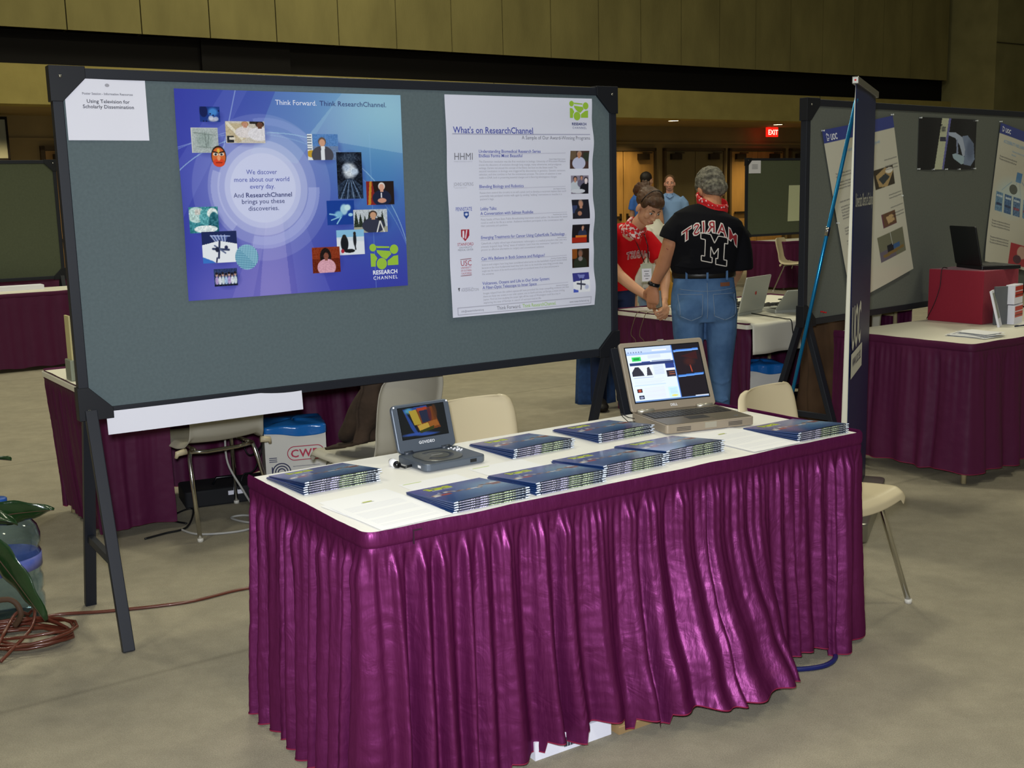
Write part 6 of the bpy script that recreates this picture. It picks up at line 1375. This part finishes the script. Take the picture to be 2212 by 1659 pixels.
# ---- the person in black, back to the camera
def man():
    t = thing('person', 'person with grey hair, black short-sleeved shirt and jeans, back turned, standing at the table', 'person', (1.15, 6.62, 0), 0)
    X = Vector((1, 0, 0))
    hc = Vector((.045, .095, 1.558))
    b, HM = head_mb(hc, radians(22), radians(-38), 1.0)
    # neck, hidden trunk, arms, hands
    b.sweep([(.03, -.01, 1.38), (.035, .015, 1.46), (.045, .055, 1.50), (.045, .08, 1.535)], [(.085, .07), (.062, .062), (.058, .06), (.055, .06)], 16, side=X)
    b.sweep([(.0, .03, 1.06), (0, .03, 1.20), (.01, .0, 1.36)], [(.15, .10), (.15, .11), (.17, .09)], 16, side=X)
    LA = [(-.160, -.01, 1.345), (-.19, -.012, 1.305), (-.205, -.005, 1.26), (-.215, .015, 1.215), (-.235, .045, 1.14), (-.270, .075, 1.06), (-.288, .085, 1.02)]
    b.sweep(LA, [(.052, .052), (.050, .052), (.048, .050), (.046, .048), (.044, .044), (.034, .034), (.028, .026)], 14)
    hand(b, (-.293, .088, 1.005), (-.03, .10, -1), (-.55, -.83, 0), 1.08, curl=.72, thumb_side=1)
    RA = [(.155, .0, 1.32), (.185, .02, 1.27), (.205, .05, 1.18), (.205, .11, 1.10), (.215, .22, 1.05), (.225, .34, 1.00), (.235, .38, .985)]
    b.sweep(RA, [(.050, .052), (.048, .050), (.046, .050), (.047, .046), (.044, .042), (.032, .032), (.028, .025)], 14)
    hand(b, (.235, .385, .982), (-.1, 1, -.35), (.1, .3, 1), 1.05, curl=.7, thumb_side=-1)
    body = union(b, .0046, 2, 'body', skinA, t)
    face_parts(HM, t, brow=greyhair)
    # elbow mark and ring
    q = MB(); q.ell((-.218, -.036, 1.235), (.016, .006, .014)); q.build('elbow_mark', mat('reddened skin', '#9c5a4a', rough=.6), body)
    q = MB(); q.sweep([(-.318 + .0105 * cos(k * pi / 6), .120 + .0105 * sin(k * pi / 6), .905) for k in range(12)], .0022, 6, closed=True); q.build('ring', steel, t)
    # hair
    q = MB()
    def hf2(q_, p):
        nz = mnoise.noise(Vector((p.x * 4, p.y * 4, p.z * 4))) * .006 + mnoise.noise(Vector((p.x * 12, p.y * 12, p.z * 12))) * .009
        return q_ * (0.97 + nz * 9)
    q.ell((0, 0, 0), (.087, .100, .092), 0, HM @ Matrix.Translation((0, -.026, .045)), 56, 40, fn=hf2)
    q.ell((0, 0, 0), (.080, .062, .060), 0, HM @ Matrix.Translation((0, -.052, -.018)), 48, 30, fn=hf2)
    union(q, .005, 1, 'hair', greyhair, t)
    # shirt
    q = MB()
    q.sweep([(-.005, .034, 1.092), (-.005, .030, 1.108), (-.005, .028, 1.14), (0, .02, 1.20), (.005, .005, 1.28), (.010, -.004, 1.36), (.015, .000, 1.405), (.022, .010, 1.435), (.03, .02, 1.455)],
            [(.185, .118), (.195, .128), (.198, .134), (.200, .136), (.208, .140), (.215, .130), (.200, .105), (.135, .080), (.075, .062)], 28, side=X)
    q.sweep([(-.10, .01, 1.395), (-.155, -.005, 1.370), (-.192, -.010, 1.325), (-.208, -.008, 1.282)], [(.05, .05), (.062, .064), (.068, .068), (.073, .070)], 16)
    q.sweep([(.09, .01, 1.385), (.150, .005, 1.350), (.192, .02, 1.285), (.208, .035, 1.20), (.210, .05, 1.10)], [(.05, .05), (.064, .064), (.068, .070), (.074, .076), (.078, .085)], 16)
    for k in range(5):
        z = 1.135 + .018 * k; q.sweep([(-.19 + .02 * k, -.075, z), (-.10, -.105 - .004 * (k % 2), z - .012 + .004 * k), (.02, -.112, z - .008)], [.008, .012, .005], 8)
    sh = union(q, .0075, 3, 'shirt', blackt, t)
    # bandana round the neck
    q = MB(); ring = []
    for k in range(28):
        a = 2 * pi * k / 28; ring.append(Vector((.042 + .084 * cos(a), .014 + .080 * sin(a), 1.488 + .030 * sin(a) - .026 * cos(a) + .003 * sin(a * 5))))
    q.sweep(ring, [(.026, .008)] * 28, 12, closed=True, side=(0, .25, 1)); bd = q.build('bandana', bandred, t)
    q = MB(); q.sweep([Vector((.042 + (r.x - .042) * 1.03, .014 + (r.y - .014) * 1.03, r.z + .014)) for r in ring[13:28]], [(.013, .0072)] * 15, 12, side=(0, .25, 1)); q.build('bandana_print', bandm, bd)
    # jeans
    q = MB()
    q.sweep([(-.003, .03, .80), (-.003, .028, .88), (-.003, .03, .96), (-.003, .033, 1.03), (-.003, .034, 1.065)], [(.17, .12), (.196, .138), (.192, .132), (.180, .118), (.178, .114)], 28, side=X)
    for x, xs in ((-.092, (-.098, -.095, -.078, -.070, -.068)), (.092, (.098, .100, .098, .098, .100))):
        q.sweep([(xs[0] , .02, .86), (xs[1], .02, .72), (xs[2], .03, .52), (xs[3], .045, .30), (xs[4], .05, .06), (xs[4], .05, .03)], [(.098, .118), (.090, .104), (.072, .078), (.062, .068), (.062, .070), (.064, .072)], 18, side=X)
    for sx in (-1, 1): q.ell((sx * .088, -.055, .875), (.092, .075, .088))
    for k in range(7):
        z = .55 - k * .055; sx = (-.075 if k % 2 else .098); q.sweep([(sx - .05, -.022, z), (sx, -.040, z - .012), (sx + .05, -.024, z + .004)], [.006, .009, .005], 8)
    jn = union(q, .008, 3, 'jeans', denim, t)
    # belt, loops, pockets
    q = MB(); R_ = [Vector((-.003 + .184 * cos(2 * pi * k / 40), .034 + .120 * sin(2 * pi * k / 40), 1.074)) for k in range(40)]
    q.sweep(R_, [(.019, .005)] * 40, 8, closed=True, side=(0, 0, 1)); q.v = [(x, y, z) for x, y, z in q.v]; q.build('belt', leather, t)
    dg = bpy.context.evaluated_depsgraph_get(); dg.update(); bv = BVHTree.FromObject(jn, dg); thr = mat('pale seam', '#7c90a8', rough=.9); dk_ = mat('denim patch', '#4b6c96', rough=.9, noise=.2, nscale=12)
    def onj(x, z, o=.004):
        h = bv.ray_cast(Vector((x, -.5, z)), Vector((0, 1, 0)), 1.0); return (h[0] + Vector((0, -o, 0))) if h[0] is not None else Vector((x, -.12, z))
    for x in (-.003, -.12, .115):
        q = MB(); yb = .034 - .120 * sqrt(1 - (x / .19) ** 2) - .007; q.bar((x, yb, 1.045), (x, yb, 1.098), .006 if False else .012, .005, upv=(0, 1, 0)); q.build('belt_loop', dk_, jn)
    for sx in (-1, 1):
        c = sx * .098; P = [(c - .068, .965), (c + .068, .965), (c + .062, .84), (c, .815), (c - .062, .84)]
        q = MB(); n_ = len(P)
        for i in range(n_):
            a, b_ = P[i], P[(i + 1) % n_]; q.sweep([onj(a[0] + (b_[0] - a[0]) * k / 8, a[1] + (b_[1] - a[1]) * k / 8, .001) for k in range(9)], .0022, 6)
        q.build('back_pocket', thr, jn)
    q = MB(); q.sweep([onj(-.003, 1.03 - k * .016, .001) for k in range(14)], .0022, 6); q.sweep([onj(-.16 + k * .016, .995 - .012 * sin(k * pi / 20), .001) for k in range(21)], .0018, 6); q.build('seam', thr, jn)
    q = MB(); q.grid(lambda u, v: onj(.075 + u * .06, 1.008 + v * .022, .003), 4, 2); q.build('waist_patch', mat('brown leather patch', '#7c4c34', rough=.7), jn)
    for x, yw in ((-.068, .1), (.100, -.15)):
        q, M_ = shoe_mb((x, .05, 0), yw); q.build('shoe', shoe, t)
    # watch
    q = MB(); wc = Vector((-.289, .086, 1.018)); ax = Vector((-.25, .15, -.9)).normalized(); e1 = ax.cross(X).normalized(); e2_ = ax.cross(e1)
    q.sweep([wc + e1 * .033 * cos(k * pi / 10) + e2_ * .033 * sin(k * pi / 10) for k in range(20)], [(.0045, .011)] * 20, 8, closed=True); wt = q.build('wristwatch', blk, t)
    q = MB(); q.ell(wc + Vector((-.022, -.022, .004)), (.012, .009, .014)); q.build('watch_case', mat('watch face', '#2c2c30', rough=.2, metal=.5), wt)
    # printed back: mirrored arched name and a white-edged block letter
    O = Vector((0.012, 0, 1.325))
    arc = lambda x: -.085 * (x / .17) ** 2 * 1.0 - .18 * (x + .0) * 1.0 * .55
    wfill = mat('cream shirt print', '#e8e0d8', rough=.8); rfill = mat('dark red shirt print', '#a02830', rough=.8)
    TA = [('MARIST', .088, 0, .0, dict(align='CENTER', bold=.075, space=1.28, mirror=True, xs=.90)), ('MARIST', .088, 1, .0015, dict(align='CENTER', bold=.004, space=1.28, mirror=True, xs=.90))]
    def block(q, put):
        # outline letter, tilted like the arch
        P = [(-.055, -.175), (-.055, -.145), (-.035, -.145), (-.035, -.050), (-.060, -.050), (-.060, -.015), (-.005, -.015), (.018, -.060), (.040, -.015), (.098, -.015), (.098, -.050), (.078, -.050), (.078, -.145), (.098, -.145), (.098, -.180), (.030, -.180), (.030, -.145), (.042, -.145), (.042, -.085), (.018, -.125), (-.002, -.085), (-.002, -.145), (.008, -.145), (.008, -.175)]
        n_ = len(P)
        for i in range(n_):
            a, b_ = P[i], P[(i + 1) % n_]; pts = []
            for k in range(7):
                x = a[0] + (b_[0] - a[0]) * k / 6; z = a[1] + (b_[1] - a[1]) * k / 6 - x * .22; p = put(x, z - (arc(x) if arc else 0)); pts.append(Vector(p))
            q.sweep(pts, [(.0032, .0032)] * 7, 6, 0)
    drape(TA, sh, O, Vector((1, 0, 0)), UP, Vector((0, -1, 0)), .002, [wfill, rfill], 'shirt_print', sh, arc=arc, extra=block)
    # phone in the left hand
    return t
pm = man()
t = thing('mobile_phone', 'small silver and black phone held in the left hand of the person in black', 'phone', (1.15 - .262, 6.62 + .090, .925), 0, rot=(radians(-18), radians(8), radians(30)))
q = MB(); q.slab(-.008, -.024, .008, .024, .006, -.05, .05); q.build('phone_body', mat('silver phone', '#b0b0a8', rough=.25, metal=.6), t, bevel=.003); q = MB(); q.box((.0078, -.016, -.03), (.0092, .016, .035)); q.build('phone_screen', blk, t)

# ---- the woman in red leaning over the table
def woman():
    t = thing('person', 'person in a red shirt and red bandana leaning over the table, brown hair tied back', 'person', (.72, 8.10, 0), 0)
    X = Vector((1, 0, 0)); hc = Vector((.215, -.52, 1.455))
    b, HM = head_mb(hc, radians(-152), radians(-34), .98, radians(-6), True)
    b.sweep([(.10, -.38, 1.27), (.145, -.43, 1.33), (.19, -.475, 1.39), (.21, -.50, 1.42)], [(.075, .06), (.050, .050), (.047, .050), (.05, .05)], 16)
    b.sweep([(.02, .0, .98), (.04, -.12, 1.12), (.08, -.30, 1.24)], [(.12, .09), (.12, .10), (.14, .08)], 16, side=X)
    # her right arm (picture left), then the far arm
    b.sweep([(-.02, -.38, 1.27), (-.035, -.42, 1.17), (-.03, -.45, 1.08), (.02, -.50, 1.01), (.10, -.56, .94), (.19, -.63, .875), (.225, -.655, .85)], [(.048, .05), (.045, .047), (.043, .045), (.040, .041), (.036, .036), (.027, .027), (.024, .022)], 14)
    hand(b, (.235, -.662, .842), (.75, -.35, -.55), (.2, -.8, .5), .94, curl=.8, thumb_side=1)
    b.sweep([(.22, -.30, 1.25), (.30, -.33, 1.14), (.34, -.38, 1.04), (.335, -.46, .97), (.32, -.55, .91), (.31, -.62, .85)], [(.046, .05), (.044, .046), (.042, .044), (.038, .038), (.028, .028), (.024, .022)], 14)
    hand(b, (.308, -.635, .84), (-.1, -.7, -.7), (.8, -.5, .2), .92, curl=.8, thumb_side=-1)
    body = union(b, .0046, 2, 'body', skinB, t)
    face_parts(HM, t)
    # hair: cap, fringe over the forehead, loose bun at the back
    q = MB()
    hfn = lambda q_, p: q_ * (1 + .05 * mnoise.noise(Vector((p.x * 6, p.y * 3, p.z * 6))) + .03 * sin(p.x * 40))
    q.ell((0, 0, 0), (.084, .098, .084), 0, HM @ Matrix.Translation((0, -.026, .052)), 56, 36, fn=hfn)
    q.ell((0, 0, 0), (.070, .050, .030), 0, HM @ Matrix.Translation((0, .046, .080)) @ Matrix.Rotation(radians(-28), 4, 'X'), 40, 24, fn=hfn)
    for x in (-1, 1): q.ell((0, 0, 0), (.016, .036, .040), 0, HM @ Matrix.Translation((x * .070, .022, .052)), 24, 16, fn=hfn)
    q.ell((0, 0, 0), (.046, .045, .042), 0, HM @ Matrix.Translation((0, -.125, .075)), 36, 24, fn=lambda q_, p: q_ * (1 + .25 * mnoise.noise(p * 4)))
    rg = random.Random(6)
    for k in range(26):
        a = rg.uniform(0, 2 * pi); p0 = Vector((.034 * cos(a), -.125, .075 + .032 * sin(a))); p1 = p0 + Vector((.020 * cos(a), -.022, .018 * sin(a))); p2 = p1 + Vector((.012 * cos(a + 1), rg.uniform(-.012, .006), -.012)); p3 = p2 + Vector((-.014 * cos(a), .01, -.014)); q.sweep([HM @ p0, HM @ p1, HM @ p2, HM @ p3], [.011, .0085, .0065, .004], 6)
    union(q, .0045, 1, 'hair', brownhair, t)
    q = MB(); q.sweep([HM @ Vector((.088 * cos(k * pi / 14), .010 + .0 * k, .045 + .098 * sin(k * pi / 14))) for k in range(15)], [(.003, .0025)] * 15, 8); q.build('sunglasses_band', blk, t)
    # red shirt
    q = MB()
    q.sweep([(.01, .02, .88), (.01, .015, .92), (.015, -.02, 1.00), (.045, -.10, 1.10), (.085, -.21, 1.19), (.105, -.31, 1.25), (.12, -.375, 1.285), (.130, -.41, 1.305)], [(.165, .13), (.172, .135), (.172, .14), (.178, .15), (.180, .145), (.165, .12), (.12, .08), (.07, .055)], 26, side=X)
    q.sweep([(.04, -.33, 1.28), (-.01, -.375, 1.26), (-.035, -.41, 1.19), (-.04, -.435, 1.115)], [(.055, .055), (.064, .064), (.064, .066), (.068, .070)], 16)
    q.sweep([(.16, -.29, 1.27), (.23, -.30, 1.24), (.285, -.32, 1.17), (.31, -.345, 1.10)], [(.055, .055), (.062, .062), (.062, .062), (.064, .066)], 16)
    for k in range(4): q.sweep([(-.08 + .05 * k, -.24, 1.16), (-.05 + .05 * k, -.15, 1.0), (-.05 + .05 * k, -.13, .9)], [.008, .014, .008], 8)
    sh = union(q, .0075, 3, 'shirt', redt, t)
    q = MB(); ring = []
    for k in range(26):
        a = 2 * pi * k / 26; ax = Vector((.09, -.09, .13)).normalized(); ea = ax.cross(Vector((0, 0, 1))).normalized(); eb = ax.cross(ea); ring.append(Vector((.142, -.432, 1.325)) + ea * .064 * cos(a) + eb * .064 * sin(a) + ax * .006 * sin(a * 4))
    q.sweep(ring, [(.034, .012)] * 26, 12, closed=True, side=(.09, -.09, .13))
    q.sweep([(.03, -.34, 1.30), (.05, -.40, 1.315), (.09, -.46, 1.30), (.13, -.495, 1.27)], [(.012, .03), (.018, .036), (.02, .036), (.012, .03)], 12)
    q.sweep([(.05, -.36, 1.325), (.085, -.43, 1.32), (.12, -.475, 1.295), (.15, -.50, 1.25), (.155, -.495, 1.215)], [(.02, .018), (.034, .022), (.040, .022), (.026, .018), (.008, .01)], 12); q.build('bandana', bandm, t)
    # jeans, shoes
    q = MB(); q.sweep([(.01, .03, .80), (.01, .03, .90), (.01, .02, .97)], [(.165, .125), (.165, .125), (.14, .11)], 24, side=X)
    for sx in (-.085, .105): q.sweep([(sx, .03, .85), (sx, .03, .60), (sx, .03, .40), (sx, .04, .05)], [(.085, .10), (.072, .085), (.060, .065), (.060, .062)], 16, side=X)
    union(q, .01, 3, 'jeans', denimd, t)
    for x in (-.085, .105):
        q, M_ = shoe_mb((x, .03, 0), pi + .1); q.build('shoe', shoe, t)
    # badge on a cord
    M = Matrix.Translation((.205, -.50, 1.02)) @ Matrix.Rotation(.15, 4, 'Z') @ Matrix.Rotation(radians(-8), 4, 'X')
    q = MB(); q.slab(-.040, -.062, .040, .062, .005, -.001, .001, M=M @ Matrix.Rotation(pi / 2, 4, 'X')); bg_ = q.build('name_badge', mat('badge sleeve', '#b8bca8', rough=.25), t)
    q = MB(); q.box((-.033, -.0035, -.055), (.033, -.002, .030), M=M); q.build('badge_card', wp_, bg_)
    q = MB()
    for z, w_ in ((.010, .018), (-.008, .012), (-.022, .020), (-.040, .010)): q.box((-w_, -.0042, z), (w_, -.0034, z + .005), M=M)
    q.build('badge_lettering', I_grey, bg_)
    q = MB(); q.sweep([(.11, -.46, 1.30), (.15, -.50, 1.20), (.19, -.505, 1.09)], .003, 6); q.sweep([(.19, -.455, 1.30), (.215, -.50, 1.20), (.215, -.505, 1.09)], .003, 6); q.build('lanyard', blk, t)
    O = Vector((.165, 0, 1.115)); wfill = mat('white shirt print', '#d8c0c0', rough=.8); rfill = mat('dark red inner print', '#981820', rough=.8)
    drape([('MARIST', .070, 0, .0, dict(align='CENTER', bold=.06, space=1.1, mirror=True, xs=.62)), ('MARIST', .070, 1, .0015, dict(align='CENTER', bold=.0, space=1.1, mirror=True, xs=.62))], sh, O, Vector((1, 0, 0)), UP, Vector((0, -1, 0)), .003, [wfill, rfill], 'shirt_print', sh, arc=lambda x: -.02 * (x / .1) ** 2)
    return t
woman()

# ---- figures further back
def simple_person(label, loc, yaw, shirt, trousers, hair, skin=skinC, arms='down', s=1.0, long=False, face_=False):
    t = thing('person', label, 'person', loc, yaw); X = Vector((1, 0, 0))
    b, HM = head_mb((0, .02, 1.665), 0, 0, 1.0)
    b.sweep([(0, 0, 1.42), (0, .005, 1.52), (0, .01, 1.60)], [(.08, .06), (.056, .056), (.052, .056)], 14, side=X); b.sweep([(0, 0, 1.0), (0, 0, 1.4)], [(.14, .09), (.17, .09)], 14, side=X)
    for sx in (-1, 1):
        b.sweep([(sx * .19, 0, 1.42), (sx * .235, -.01, 1.25), (sx * .25, .01, 1.10), (sx * .24, .06, .95), (sx * .235, .08, .88)], [(.046, .046), (.044, .044), (.042, .042), (.032, .032), (.026, .024)], 12)
        hand(b, (sx * .235, .085, .865), (0, .12, -1), (sx, 0, 0), 1.0, curl=.5, thumb_side=-sx if sx > 0 else 1)
    union(b, .008, 2, 'body', skin, t); face_parts(HM, t, brow=hair)
    q = MB(); q.ell((0, 0, 0), (.082, .096, .088), 0, HM @ Matrix.Translation((0, -.026, .046)), 32, 20); q.ell((0, 0, 0), (.070, .05, .055), 0, HM @ Matrix.Translation((0, -.055, -.01)), 24, 16); union(q, .006, 1, 'hair', hair, t)
    q = MB(); q.sweep([(0, .01, .93), (0, .01, 1.05), (0, 0, 1.25), (0, -.005, 1.40), (0, 0, 1.475), (0, .005, 1.53)], [(.175, .125), (.18, .13), (.19, .13), (.215, .11), (.15, .08), (.065, .06)], 24, side=X)
    for sx in (-1, 1): q.sweep([(sx * .15, 0, 1.45), (sx * .215, -.005, 1.37), (sx * .24, -.01, 1.25)] + ([(sx * .255, .01, 1.10), (sx * .245, .06, .92)] if long else []), [(.06, .06), (.066, .066), (.066, .066)] + ([(.058, .058), (.045, .045)] if long else []), 14)
    sh = union(q, .010, 3, 'shirt', shirt, t)
    q = MB(); q.sweep([(-.045, .062, 1.52), (-.05, .075, 1.48), (0, .11, 1.45), (.05, .075, 1.48), (.045, .062, 1.52)], [(.008, .012)] * 5, 8); q.build('collar', shirt, sh)
    q = MB(); q.sweep([(0, .01, .80), (0, .01, .97)], [(.17, .12), (.165, .115)], 20, side=X)
    for sx in (-.09, .09): q.sweep([(sx, 0, .86), (sx, 0, .5), (sx, .01, .05)], [(.088, .10), (.068, .075), (.058, .065)], 14, side=X)
    union(q, .012, 2, 'trousers', trousers, t)
    for sx in (-.09, .09): q, M_ = shoe_mb((sx, .01, 0), 0); q.build('shoe', shoe, t)
    return t
bluesh = mat('mid blue shirt', '#3c6cc0', rough=.85); lightsh = mat('light blue shirt', '#7c9cc8', rough=.85); whitesh = mat('white shirt', '#d8d4c4', rough=.8, bump=.3, bscale=12); khaki = mat('khaki trousers', '#6c5c40', rough=.9)
simple_person('person with dark hair in a blue shirt, back turned, by the far doors', (2.07, 17.0, .0), radians(-42), bluesh, khaki, darkhair).scale = (1.03, 1.03, 1.03)
simple_person('person in a light blue collared shirt facing the camera by the far doors', (2.42, 17.0, 0), radians(172), lightsh, khaki, sandhair, mat('ruddy skin', '#d49880', rough=.6))
simple_person('person in a white shirt mostly hidden between the persons in red and black', (1.13, 8.85, 0), radians(60), whitesh, mat('light wash denim', '#7890a8', rough=.9), darkhair, long=True).scale = (.88, .88, .88)

t = thing('shoulder_bag', 'mustard yellow bag standing on the table between the two persons leaning over it', 'bag', lf(L4, Y4, .42, 1.20, .742), Y4)
q = MB(); q.ell((0, 0, .10), (.075, .045, .10), fn=lambda q_, p: q_ + Vector((0, 0, .008 * sin(p.x * 9)))); q.build('bag_body', mat('mustard cloth', '#a87818', rough=.8, noise=.2, nscale=9), t)
q = MB(); q.sweep(smooth_path([(-.04, 0, .18), (-.03, 0, .25), (.03, 0, .25), (.04, 0, .18)]), .006, 8); q.build('bag_strap', mat('mustard cloth', '#a87818'), t)
